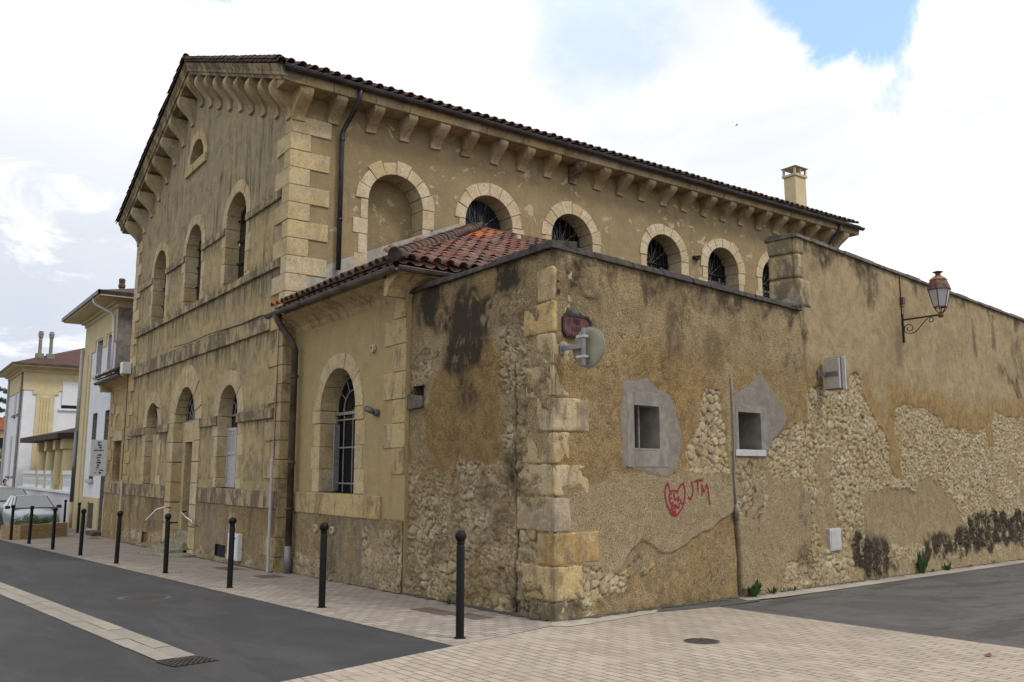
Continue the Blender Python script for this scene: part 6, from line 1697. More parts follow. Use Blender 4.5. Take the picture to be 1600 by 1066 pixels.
# ================================================================== PLANTS AT THE WALL FOOT
def weed(name, base, h, n, label, seed, spread=0.9, wl=0.3, mat=M_LEAF):
    rr = random.Random(seed); mb = MB(); base = Vector(base)
    for i in range(n):
        a = rr.uniform(0, 2 * PI); L = h * rr.uniform(0.45, 1.1); t = rr.uniform(0.25, spread)
        d = Vector((math.cos(a), math.sin(a), 0)); s_ = Vector((-d.y, d.x, 0))
        b0_ = base + d * rr.uniform(0, 0.05) ; wd = L * wl * rr.uniform(0.6, 1.1)
        pts = []
        for q in range(5):
            f = q / 4
            c_ = b0_ + d * (L * t * f) + Vector((0, 0, L * (1.15 * f - 0.75 * t * f * f)))
            ww = wd * (0.15 + math.sin(PI * min(1, f * 0.95 + 0.05))) * 0.5
            pts.append((c_ - s_ * ww, c_ + Vector((0, 0, -ww * .3)), c_ + s_ * ww))
        vs = [p for t_ in pts for p in t_]
        fs = []
        for q in range(4):
            for k in (0, 1): fs.append((q * 3 + k, q * 3 + k + 1, q * 3 + 3 + k + 1, q * 3 + 3 + k))
        mb.add(vs, fs)
    o = mb.build(name, mat, None, fix=False)
    return tag(o, label, 'weed', 'weeds growing along the foot of the walls')
def wg(u, o=0.10): p = wp(u, 0, o); return (p.x, p.y, gz(p.x, p.y) + 0.005)
weed('weed', wg(4.58, 0.14), 0.30, 26, 'broad-leaved green weed at the foot of the wall seam under the thin drainpipe', 1)
weed('weed', wg(5.25, 0.10), 0.14, 14, 'low dark weed tuft just right of the broad-leaved weed at the seam', 2)
weed('weed', wg(5.95, 0.10), 0.10, 10, 'tiny weed sprig below the reddish stones of the garden wall', 3)
weed('weed', wg(11.55, 0.12), 0.55, 40, 'tall grassy weed against the blackened foot of the tall wall', 4, 0.45, 0.10)
weed('weed', wg(13.0, 0.12), 0.22, 22, 'low weed right of the tall grassy one at the tall wall', 5)
weed('weed', wg(20.0, 0.12), 0.45, 30, 'weed clump at the right end of the tall wall in view', 6, 0.5, 0.14)
weed('weed', (7.12, 11.35, gz(7.12, 11.35)), 0.16, 14, 'small weed at the rubble foot behind the nearest bollard', 7)
def foot_dirt(fn, a, b, step, seed, w0, w1):
    rr = random.Random(seed); mb = MB(); u = a; prev = None
    while u <= b:
        w_ = w0 + (w1 - w0) * rr.random() ** 2
        p0 = fn(u, -0.03); p1 = fn(u, 0.05 + w_)
        cur = [(p0[0], p0[1], gz(p0[0], p0[1]) + 0.030), (p1[0], p1[1], gz(p1[0], p1[1]) + 0.0135)]
        if prev: mb.add([prev[0], cur[0], cur[1], prev[1]], [(0, 1, 2, 3)])
        prev = cur; u += step * rr.uniform(0.6, 1.4)
    return tag(mb.build('foot_dirt', M_DIRT, None, fix=False), None, None, None, 'structure')
foot_dirt(wxy, 0.2, 30.0, 0.09, 3, 0.01, 0.13)
foot_dirt(lambda u, o: (GC.x - 0.03 - o, GC.y + u), 0.1, 3.9, 0.08, 4, 0.01, 0.10)
foot_dirt(lambda u, o: (AX - o, u), AY0, AY1 - 0.4, 0.09, 5, 0.0, 0.07)
foot_dirt(lambda u, o: (FX - 0.02 - o, u), SY, FY, 0.12, 6, 0.0, 0.06)
_rw = random.Random(21)
for i, (u_, h_) in enumerate(((1.9, 0.05), (3.3, 0.06), (5.6, 0.07), (6.6, 0.06), (8.2, 0.07), (9.6, 0.09), (12.3, 0.14), (14.6, 0.10), (16.3, 0.13), (18.2, 0.10))):
    o = weed('weed', wg(u_, 0.09), h_, 9, ['tiny straggly weed at the garden wall foot, nearest the street corner', 'tiny straggly weed at the garden wall foot below the graffiti', 'small sprig in the stone gutter under the second square window', 'small sprig in the gutter below the smooth patch of the garden wall', 'small sprig under the pale service hatch', 'low sprig at the blackened foot left of the tall grassy weed', 'short tuft between the tall grassy weed and the low one', 'sprig in the gutter right of the low weed at the tall wall', 'short tuft at the black stained foot further along the tall wall', 'sprig left of the weed clump at the right end'][i], 40 + i, 1.0, 0.22, M_LEAFDRY if i % 2 else M_LEAF)
mb = MB(); lx, ly = 9.43, 4.66
mb.add([(lx - .05, ly - .02, gz(lx, ly) + .012), (lx, ly - .05, gz(lx, ly) + .02), (lx + .07, ly + .01, gz(lx, ly) + .03), (lx + .01, ly + .05, gz(lx, ly) + .012), (lx, ly, gz(lx, ly) + .014)], [(0, 1, 4), (1, 2, 4), (2, 3, 4), (3, 0, 4)])
tag(mb.build('fallen_leaf', M_DRYLEAF, None), 'single dry brown leaf lying on the beige pavers', 'leaf')
for i, (x, y, r_) in enumerate(((7.04, 20.9, 0.17), (7.0, 19.0, 0.10), (7.06, 18.4, 0.12))):
    pass

# ================================================================== FAR LEAN-TO
fa = empty('lean_to_building', (AX, 34.0, gz(AX, 34)), 'narrow ochre lean-to with a blocked brown doorway at the far end of the stone front', 'building')
mb = MB()
FA0, FA1 = FY + 0.02, 35.9
wall_panel(mb, lambda u, z, o: Vector((AX - 0.05 - o, u, z)), [(FA0, -1.5), (FA1, -1.5), (FA1, 4.95), (FA0, 4.95)], [[(33.75, 1.16), (34.95, 1.16), (34.95, 2.62), (33.75, 2.62)]])
mb.add([(AX - 0.05, FA1, -1.5), (12, FA1, -1.5), (12, FA1, 4.95), (AX - 0.05, FA1, 4.95)], [(0, 1, 2, 3)])
mb.build('wall', M_ANNEX, fa)
fq = lambda u, z, o: Vector((AX - 0.05 - o, u, z))
mb = MB(); reveal(mb, fq, [(33.75, 1.16), (34.95, 1.16), (34.95, 2.62), (33.75, 2.62)], 0.28); mb.build('door_reveal', M_BLOCK, fa)
mb = MB(); mb.fbox(fq, 33.75, 34.95, 1.16, 2.62, -0.3, -0.24); mb.fbox(fq, 34.3, 34.36, 1.16, 2.62, -0.24, -0.22); mb.build('door', M_OLDWOOD, fa)
arch_ring(fq, 34.35, 3.0, 0.62, 0.95, 0.02, 7, 'arch_surround', M_QUOIN, fa, seed=81)
mb = MB(); mb.fbox(fq, 33.6, 35.1, 2.63, 2.98, -0.05, 0.03); mb.build('lintel', M_QUOIN, fa, bevel=0.01)
band2(fq, FA0, FA1 + 0.03, 0.74, 1.12, 0.06, 'plinth_band', M_BANDSTONE, fa, 0.9, 8)
mb = MB(); mb.fbox(fq, FA0, FA1, -1.5, 0.74, -0.02, 0.03); mb.build('base_render', M_BASE, fa)
z = 4.5; k = 0
while z > 1.2:
    mb = MB(); mb.fbox(fq, FA1 - (0.75 if k % 2 else 0.4), FA1 + 0.03, z - 0.42, z - .01, -0.1, 0.035); mb.build('quoin', M_BLOCK, fa, bevel=0.012); z -= 0.43; k += 1
mb = MB(); mb.prism([fq(FA0, z, o) for o, z in pr], [fq(FA1, z, o) for o, z in pr])
mb.prism([Vector((AX - 0.47, FA1 + o, z)) for o, z in pr], [Vector((11, FA1 + o, z)) for o, z in pr])
mb.build('eaves_cornice', M_BLOCK, fa)
tile_field('roof', Vector((XR0 - 0.02, FA1 + 0.5, AE)), Vector((0, -1, 0)), Vector((1, 0, 0.51)), 16, 14, lambda u, v: (v / s2) < u + 0.1, M_TILE, fa, 0.27, 0.34, seed=14)
mb = MB(); mb.add([(XR0, FA0, AE - .05), (XR0, FA1 + .45, AE - .05), (XR0 + 4.1, FA0, AE + 2.0), (XR0 + 4.1, FA1 + .45, AE + 0.3)], [(0, 1, 3, 2)]); mb.build('roof_boarding', M_TILE, fa)
gutter('gutter', (XR0 - 0.03, FA0 + 0.15, AE - 0.10), (XR0 - 0.03, FA1 + 0.6, AE - 0.12), M_ZINCB, fa, 0.08)

# ================================================================== YELLOW AND WHITE HOUSE NEXT ALONG
H1A, H1B, H1X = 36.0, 42.4, 7.25
h1 = empty('house', (H1X, 39.2, gz(H1X, 39)), 'two-storey yellow and white house with wide eaves right beside the stone building', 'house')
hq = lambda u, z, o: Vector((H1X - o, u, z))
WINS = [(38.75, 39.85, 5.5, 7.2), (36.75, 37.7, 5.5, 7.2), (38.85, 39.75, 1.2, 3.9)]
DR1 = (36.6, 37.35, -1.0, 3.9); VT = (38.3, 39.5, -0.75, 0.26)
mb = MB()
wall_panel(mb, hq, [(H1A, -1.6), (H1B, -1.6), (H1B, 7.0), (H1A, 7.0)], [[(a, c_), (b, c_), (b, min(d_, 6.95)), (a, min(d_, 6.95))] for a, b, c_, d_ in (WINS[0], WINS[1], WINS[2], DR1, VT)])
mb.add([(H1X, H1B, -1.6), (16, H1B, -1.6), (16, H1B, 8.1), (H1X, H1B, 8.1)], [(0, 1, 2, 3)])
mb.build('wall', M_WHITER, h1)
mb = MB(); mb.add([(H1X - .05, H1A - .03, -1.6), (16, H1A - .03, -1.6), (16, H1A - .03, 7.85), (H1X - .05, H1A - .03, 7.85)], [(0, 1, 2, 3)]); mb.build('side_wall', M_CEM, h1)
mb = MB()
mb.fbox(hq, H1A, H1B + .04, 7.0, 8.0, -0.2, 0.04)
for (a, b) in ((H1A, 36.55), (37.9, 38.55), (40.05, H1B + .04)): mb.fbox(hq, a, b, 6.55, 7.0, -0.05, 0.04)
for (a, b) in ((41.5, H1B + .04), (40.8, 41.2)): mb.fbox(hq, a, b, -1.5, 6.55, -0.05, 0.05)
mb.fbox(hq, H1A, 40.8, -1.5, 0.5, -0.05, 0.015) if False else None
mb.build('frieze', M_YELLOW, h1)
mb = MB()
for (a, b) in ((H1A, 36.55), (37.4, 38.25), (39.55, 40.8)): mb.fbox(hq, a, b, -1.5, 0.48, -0.05, 0.03)
mb.fbox(hq, 38.25, 39.55, 0.27, 0.48, -0.05, 0.03)
mb.build('base_course', M_YELLOWD, h1)
mb = MB()
for (o0, z0, z1) in ((0.10, 7.86, 8.0), (0.22, 8.0, 8.14), (0.85, 8.14, 8.26)):
    mb.box((H1X - o0, H1A - 0.6 * (o0 > .5) - .06, z0), (16, H1B + o0, z1))
mb.build('eaves_soffit', M_YELLOW, h1, bevel=0.01)
mb = MB(); mb.box((H1X - 0.93, H1A - 0.68, 8.20), (H1X - 0.85, H1B + 0.93, 8.36)); mb.box((H1X - 0.93, H1B + 0.85, 8.20), (16, H1B + 0.93, 8.36)); mb.box((H1X - 0.93, H1A - 0.68, 8.20), (16, H1A - 0.60, 8.36)); mb.build('gutter', M_ZINC, h1, bevel=0.01)
mb = MB()
mb.add([(H1X - .9, H1A - .65, 8.34), (H1X - .9, H1B + .9, 8.34), (16.5, H1B + .9, 8.34), (16.5, H1A - .65, 8.34), (11.2, 39.2, 9.75), (13, 39.2, 9.75)], [(0, 4, 1), (1, 4, 5, 2), (2, 5, 3), (3, 5, 4, 0)])
rf = mb.build('roof', M_ROOFRED, h1)
mb = MB(); mb.lathe([(0.12, 8.5), (0.12, 9.45), (0.10, 9.46), (0.10, 9.52)], (8.2, 40.6, 0), 12); c1 = mb.build('chimney', M_GREYWOOD, rf)
mb = MB(); mb.lathe([(0.11, 9.5), (0.15, 9.56), (0.15, 9.66), (0.12, 9.72), (0.14, 9.88), (0.12, 9.94), (0.06, 9.94)], (8.2, 40.6, 0), 12); mb.build('chimney_pot', M_RUST, rf)
for (a, b, c_, d_) in WINS:
    mb = MB(); reveal(mb, hq, [(a, c_), (b, c_), (b, d_), (a, d_)], 0.22); mb.fbox(hq, a, b, c_, d_, -0.24, -0.20); mb.build('shutter', M_GREYWOOD if c_ < 3 else M_SHUT, h1)
    mb = MB(); mb.fbox(hq, a - 0.12, b + 0.12, c_ - 0.14, c_ - .005, -0.1, 0.12); mb.build('window_sill', M_SHUT, h1, bevel=0.01)
mb = MB(); mb.fbox(hq, 38.90, 39.28, 1.22, 2.7, -0.19, -0.15); mb.build('window_pane', M_GLASS, h1)
mb = MB(); reveal(mb, hq, [(DR1[0], DR1[2]), (DR1[1], DR1[2]), (DR1[1], DR1[3]), (DR1[0], DR1[3])], 0.25); mb.fbox(hq, DR1[0], DR1[1], 0.3, 3.9, -0.28, -0.2); mb.build('door', M_GREYWOOD, h1)
mb = MB(); mb.fbox(hq, DR1[0], DR1[1], -1.0, 0.3, -0.28, -0.22); mb.fbox(hq, VT[0], VT[1], VT[2], VT[3], -0.3, -0.2); mb.build('cellar_opening', M_DARK, h1)
mb = MB(); mb.fbox(hq, 36.4, 37.7, -1.5, gz(7, 37) + 0.16, -0.1, 0.35); mb.build('door_step', M_COPING2, h1, bevel=0.02)
mb = MB(); mb.tube([(H1X - 0.86, 36.6, 8.2), (H1X - 0.8, 36.6, 8.0), (H1X - 0.2, 36.5, 7.7), (H1X - 0.1, 36.45, 7.5), (H1X - 0.1, 36.3, 6.6), (H1X - .1, 36.3, 4.6)], 0.05, 8); mb.build('drainpipe', M_WHITE, h1, smooth=True)
mb = MB(); mb.tube([(H1X - 0.10, H1B + 0.12, 6.9), (H1X - 0.1, H1B + 0.12, 3.2)], 0.09, 8); dp = mb.build('drainpipe', M_PVC, h1, smooth=True)
mb = MB(); mb.tube([(H1X - 0.10, H1B + 0.12, 3.25), (H1X - 0.1, H1B + 0.12, 0.2)], 0.10, 8); mb.build('lower_sleeve', MATS['dark_grey_car_paint'], dp, smooth=True)
mb = MB(); mb.tube([(H1X - 0.10, H1B + 0.10, 0.2), (H1X - 0.1, H1B + 0.10, -0.9)], 0.075, 8); mb.build('foot_pipe', M_YELLOWD, dp, smooth=True)
# vertical sign on its front
vs_ = empty('hanging_sign', (H1X - 0.25, 36.75, 2.0), 'narrow white vertical sign with dark lettering projecting from the yellow and white house', 'sign')
mb = MB(); mb.box((H1X - 0.62, 36.35, 1.35), (H1X - 0.04, 36.41, 2.72)); mb.build('panel', M_WHITE, vs_, bevel=0.008)
mb = MB(); rr = random.Random(4)
for q in range(13):
    zc = 2.62 - q * 0.095
    if q in (3, 4): continue
    for t in range(3):
        x0 = H1X - 0.40 + rr.uniform(0, 0.1) + (0.0 if q < 11 else (0.1 if t else -.05)); mb.box((x0, 36.338, zc - rr.uniform(.015, .04)), (x0 + rr.uniform(.03, .09), 36.348, zc + rr.uniform(0.0, .03)))
mb.box((H1X - 0.52, 36.338, 2.30), (H1X - 0.16, 36.348, 2.335))
mb.build('lettering', MATS['dark_grey_car_paint'], vs_)

# ================================================================== SECOND YELLOW HOUSE WITH PORCH
H2X, H2A, H2B = 7.0, 60.0, 67.2
h2 = empty('house', (H2X, 63.5, gz(H2X, 63)), 'farther yellow and white corner house with twin tall chimneys and a red-brown hipped roof', 'house')
mb = MB(); mb.box((H2X, H2A, -1.6), (19, H2B, 6.4)); mb.build('wall', M_WHITER, h2)
h2q = lambda u, z, o: Vector((H2X - o, u, z)); h2s = lambda u, z, o: Vector((u, H2A - o, z))
mb = MB()
mb.box((H2X - 0.05, H2A - 0.05, 6.4), (19.05, H2B + 0.05, 7.65))
mb.fbox(h2s, 7.7, 8.7, -1.0, 6.4, -0.1, 0.06); mb.fbox(h2s, 7.5, 8.9, 6.15, 6.42, -0.1, 0.07)
for k in range(4): mb.fbox(h2s, 7.95 + k * 0.16, 8.03 + k * 0.16, -1.0, 6.0, 0.0, 0.10)
mb.fbox(h2q, H2A - 0.05, H2A + 0.5, -1.5, 6.4, -0.1, 0.06) if False else None
mb.build('frieze', M_YELLOW, h2)
mb = MB()
for (o0, z0, z1) in ((0.15, 7.5, 7.66), (0.3, 7.66, 7.78), (0.75, 7.78, 7.90)): mb.box((H2X - o0, H2A - o0, z0), (19, H2B + o0, z1))
mb.build('eaves_soffit', M_YELLOW, h2)
mb = MB(); mb.box((H2X - 0.82, H2A - 0.82, 7.84), (H2X - 0.75, H2B + 0.82, 7.98)); mb.box((H2X - 0.75, H2A - 0.82, 7.84), (19, H2A - 0.75, 7.98)); mb.build('gutter', M_RUSTPIPE, h2)
mb = MB(); mb.add([(H2X - .8, H2A - .8, 7.95), (H2X - .8, H2B + .8, 7.95), (19.8, H2B + .8, 7.95), (19.8, H2A - .8, 7.95), (11.5, 63.6, 9.9), (15.5, 63.6, 9.9)], [(0, 4, 1), (1, 4, 5, 2), (2, 5, 3), (3, 5, 4, 0)])
rf = mb.build('roof', M_ROOFRED, h2)
for (xx, zb) in ((7.75, 8.25), (8.35, 8.30)):
    mb = MB(); mb.box((xx - 0.22, 60.3, 7.95), (xx + 0.22, 60.75, 8.72)); mb.lathe([(0.13, 8.7), (0.105, 8.8), (0.10, 9.7), (0.13, 9.74), (0.14, 9.84), (0.16, 9.98), (0.13, 10.05), (0.13, 10.12), (0.08, 10.12)], (xx, 60.52, 0), 12); mb.build('chimney', M_GREYWOOD, rf)
mb = MB(); mb.fbox(h2s, 9.1, 10.8, 5.55, 7.0, -0.05, 0.075); mb.build('roller_shutter', M_WHITER, h2)
mb = MB(); mb.fbox(h2s, 9.1, 10.8, 5.35, 5.55, -0.05, 0.04); mb.build('window_pane', M_GLASS, h2)
mb = MB(); mb.fbox(h2s, 8.95, 10.95, 5.22, 5.34, -0.05, 0.12); mb.build('window_sill', M_WHITER, h2)
for (a, b, c_, d_) in ((61.0, 61.8, 5.0, 6.9), (63.0, 63.8, 5.0, 6.9), (61.2, 61.9, 1.2, 3.7), (63.6, 64.4, 1.2, 3.7)):
    mb = MB(); mb.fbox(h2q, a, b, c_, d_, -0.1, 0.03); mb.build('shutter', M_SHUT, h2)
    mb = MB(); mb.fbox(h2q, a - .1, b + .1, c_ - .14, c_, -0.1, 0.14); mb.build('window_sill', M_GREYWOOD, h2)
for yy in (60.35, 66.9):
    mb = MB(); mb.tube([(H2X - 0.1, yy, 7.6), (H2X - 0.1, yy, -1)], 0.07, 8); mb.build('drainpipe', M_SHUT if yy > 62 else M_GREYWOOD, h2)
# porch: columns and brown roof, standing on the white garden wall
po = empty('porch', (7.3, 52, gz(7.3, 52)), 'porch of four thick cream columns under a dark brown sloping roof', 'porch')
for yy in (46.4, 48.6, 51.3, 54.0):
    mb = MB()
    xx = 7.55
    mb.box((xx - 0.30, yy - 0.30, 0.60), (xx + 0.30, yy + 0.30, 0.86))
    mb.lathe([(0.31, 0.86), (0.33, 1.4), (0.29, 2.55), (0.28, 2.6)], (xx, yy, 0), 16)
    mb.box((xx - 0.37, yy - 0.37, 2.58), (xx + 0.37, yy + 0.37, 3.05))
    auto_smooth(mb.build('column', M_YELLOWD, po))
mb = MB()
mb.add([(6.85, 45.6, 3.05), (6.85, 58.6, 3.15), (10.5, 58.6, 3.15), (10.5, 45.6, 3.05), (6.85, 45.6, 3.30), (6.85, 58.6, 3.42), (10.5, 58.6, 3.8), (10.5, 45.6, 3.5), (8.3, 47.6, 3.75), (8.3, 57.0, 3.75)], [(3, 2, 1, 0), (0, 1, 5, 4), (1, 2, 6, 5), (2, 3, 7, 6), (3, 0, 4, 7), (4, 5, 9, 8), (5, 6, 9), (6, 7, 8, 9), (7, 4, 8)])
mb.build('roof', M_WOOD, po)
mb = MB(); mb.box((9.4, 46, 0.6), (9.5, 58.5, 3.1)); mb.build('back_panel', M_OLDWOOD, po)
bw_ = empty('white_garden_wall', (7.2, 50, gz(7.2, 50)), 'white garden wall with pierced white balustrade panels below the porch columns', 'wall')
mb = MB(); mb.box((7.2, 42.6, -1.6), (7.45, 59.8, 0.52)); mb.build('wall', M_WHITER, bw_)
mb = MB(); mb.box((7.05, 42.6, 0.52), (7.85, 59.8, 0.64)); mb.build('ledge', M_WHITER, bw_, bevel=0.02)
for (a, b) in ((42.7, 45.9), (49.2, 50.9), (51.7, 53.6), (54.4, 59.4)):
    mb = MB()
    mb.box((7.26, a, 0.64), (7.38, b, 0.80)); mb.box((7.22, a, 1.36), (7.42, b, 1.55)); mb.box((7.28, a, 1.08), (7.36, b, 1.16))
    n = int((b - a) / 0.38)
    for q in range(n + 1): mb.box((7.27, a + (b - a - .16) * q / n, 0.80), (7.37, a + (b - a - .16) * q / n + 0.16, 1.36))
    mb.build('balustrade', M_WHITE, bw_)

# ================================================================== FAR BACKGROUND AT THE LEFT EDGE
dh = empty('house', (8.5, 92, -1), 'small distant pale house with an orange-red roof seen at the left edge', 'house')
mb = MB(); mb.box((6.0, 92, -2.5), (14, 99, 5.2)); mb.build('wall', M_YELLOW, dh)
mb = MB(); mb.add([(5.6, 91.6, 5.2), (14.4, 91.6, 5.2), (14.4, 99.4, 5.2), (5.6, 99.4, 5.2), (10, 91.6, 6.6), (10, 99.4, 6.6)], [(0, 1, 4), (1, 2, 5, 4), (2, 3, 5), (3, 0, 4, 5)]); mb.build('roof', M_TERRA, dh)
mb = MB(); mb.box((8.5, 91.9, 3.5), (9.4, 92.0, 4.5)); mb.box((8.92, 91.86, 3.5), (8.98, 91.9, 4.5)); mb.box((8.5, 91.86, 3.97), (9.4, 91.9, 4.03)); mb.build('window', M_GLASS, dh)
mb = MB(); mb.box((6.2, 76, -1.6), (15, 76.5, 2.25)); tag(mb.build('stone_wall', M_COPING2, None), 'dark stone garden wall below a shrub at the far left', 'wall')
def crown(name, spec, mat, parent, seed, n, size):
    rr = random.Random(seed); mb = MB()
    for i in range(n):
        cx, cy, cz, rx, ry, rz = rr.choice(spec)
        while True:
            p = Vector((rr.uniform(-1, 1), rr.uniform(-1, 1), rr.uniform(-1, 1)))
            if 0.25 < p.length < 1: break
        p = Vector((cx + p.x * rx, cy + p.y * ry, cz + p.z * rz))
        a = Vector((rr.uniform(-1, 1), rr.uniform(-1, 1), rr.uniform(-1, 1))).normalized(); b = a.orthogonal().normalized()
        s_ = size * rr.uniform(0.5, 1.3)
        mb.add([p - a * s_, p + b * s_ * 0.45, p + a * s_, p - b * s_ * 0.45], [(0, 1, 2, 3)])
    return mb.build(name, mat, parent, fix=False)
sh = empty('shrub', (8.4, 77.2, 2), 'green leafy shrub rising behind the dark stone wall at the left edge', 'shrub')
crown('crown', [(7.6, 77.3, 2.7, 0.9, 0.6, 0.5), (8.6, 77.4, 2.9, 0.8, 0.6, 0.6), (9.6, 77.5, 2.6, 0.9, 0.6, 0.5)], M_LEAFM, sh, 3, 1100, 0.12)
mb = MB(); mb.tube([(8.4, 77.3, -1.6), (8.4, 77.3, 2.6)], [0.06, 0.03], 6); mb.build('stem', M_WOOD, sh)
tr = empty('conifer_tree', (6.6, 84, -1.5), 'dark conifer whose drooping branches show left of the far yellow house', 'tree')
mb = MB(); mb.tube([(5.4, 84, -2), (5.4, 84, 6), (5.5, 84, 11.5)], [0.35, 0.25, 0.06], 8)
br = []
for (zz, dx, L) in ((8.3, 1, 3.6), (7.6, 1, 3.2), (6.9, 1, 2.9), (8.8, -1, 3.0), (7.4, -1, 3.2), (9.6, 1, 2.2), (10.4, -1, 1.6), (6.2, 1, 2.6)):
    p0 = Vector((5.4, 84, zz)); p1 = Vector((5.4 + dx * L * 0.6, 84, zz + 0.25)); p2 = Vector((5.4 + dx * L, 84, zz - 0.35))
    mb.tube([p0, p1, p2], [0.07, 0.04, 0.015], 5)
    for t in range(7):
        f = 0.35 + 0.65 * t / 6
        q = p0.lerp(p1, f / 0.6) if f < 0.6 else p1.lerp(p2, (f - 0.6) / 0.4)
        br.append((q.x, q.y, q.z - 0.05, 0.30, 0.6, 0.16))
mb.build('trunk', M_WOOD, tr)
crown('crown', br, M_LEAFD, tr, 8, 3600, 0.13)
tr2 = empty('hedge_tree', (9.6, 108, -2), 'dark rounded tree crown behind the distant orange-red roof', 'tree')
crown('crown', [(11.0, 108, 5.6, 1.8, 1.5, 1.5), (12.8, 108, 6.8, 2.0, 1.5, 1.6), (14.6, 108, 6.4, 1.8, 1.5, 1.4), (12.5, 108, 4.6, 2.4, 1.5, 1.6)], M_LEAFD, tr2, 9, 3200, 0.24)
mb = MB(); mb.tube([(12.4, 108, -2.5), (12.5, 108, 4.5)], [0.4, 0.2], 8); mb.build('trunk', M_WOOD, tr2)

# ================================================================== PLANTER, CARS, PERSON
pc = [Vector((4.34, 35.1, 0)), Vector((6.15, 37.05, 0))]
pd = (pc[1] - pc[0]).normalized(); pn = Vector((-pd.y, pd.x, 0))
plt = empty('stone_planter', (5.2, 36.2, gz(5.2, 36.2)), 'long low yellowish stone planter in front of the parked silver car', 'planter')
PL_ = (pc[1] - pc[0]).length
def pp(u, z, o): q = pc[0] + pd * u + pn * o; return Vector((q.x, q.y, gz(q.x, q.y) + z))
mb = MB()
for (r0_, r1_, cuts) in ((-0.05, 0.27, (0, 0.95, 1.8, PL_)), (0.275, 0.50, (0, 1.35, PL_))):
    for i in range(len(cuts) - 1): mb.fbox(pp, cuts[i] + .003, cuts[i + 1] - .003, r0_, r1_, 0.0, 0.14)
mb.fbox(pp, 0.0, 0.14, -0.05, 0.495, 0.145, 0.60); mb.fbox(pp, PL_ - .14, PL_, -0.05, 0.495, 0.145, 0.60); mb.fbox(pp, 0, PL_, -0.05, 0.495, 0.605, 0.74)
mb.build('trough', M_PLANTER, plt, bevel=0.015)
mb = MB(); mb.fbox(pp, 0.14, PL_ - .14, 0.3, 0.42, 0.14, 0.60); mb.build('soil', M_EARTH, plt)
rr = random.Random(6)
spec = []
for i in range(22):
    u_ = rr.uniform(0.3, PL_ - 0.2); hgt_ = 0.52 + rr.uniform(0, 0.14) + (0.12 if abs(u_ - 1.0) < .25 else 0)
    q = pp(u_, hgt_, rr.uniform(0.2, 0.55)); spec.append((q.x, q.y, q.z, 0.16, 0.14, 0.12))
fo = crown('planter_flowers', spec, M_LEAFM, None, 12, 1500, 0.035); tag(fo, 'low bushy green plants growing in the stone planter', 'plants')

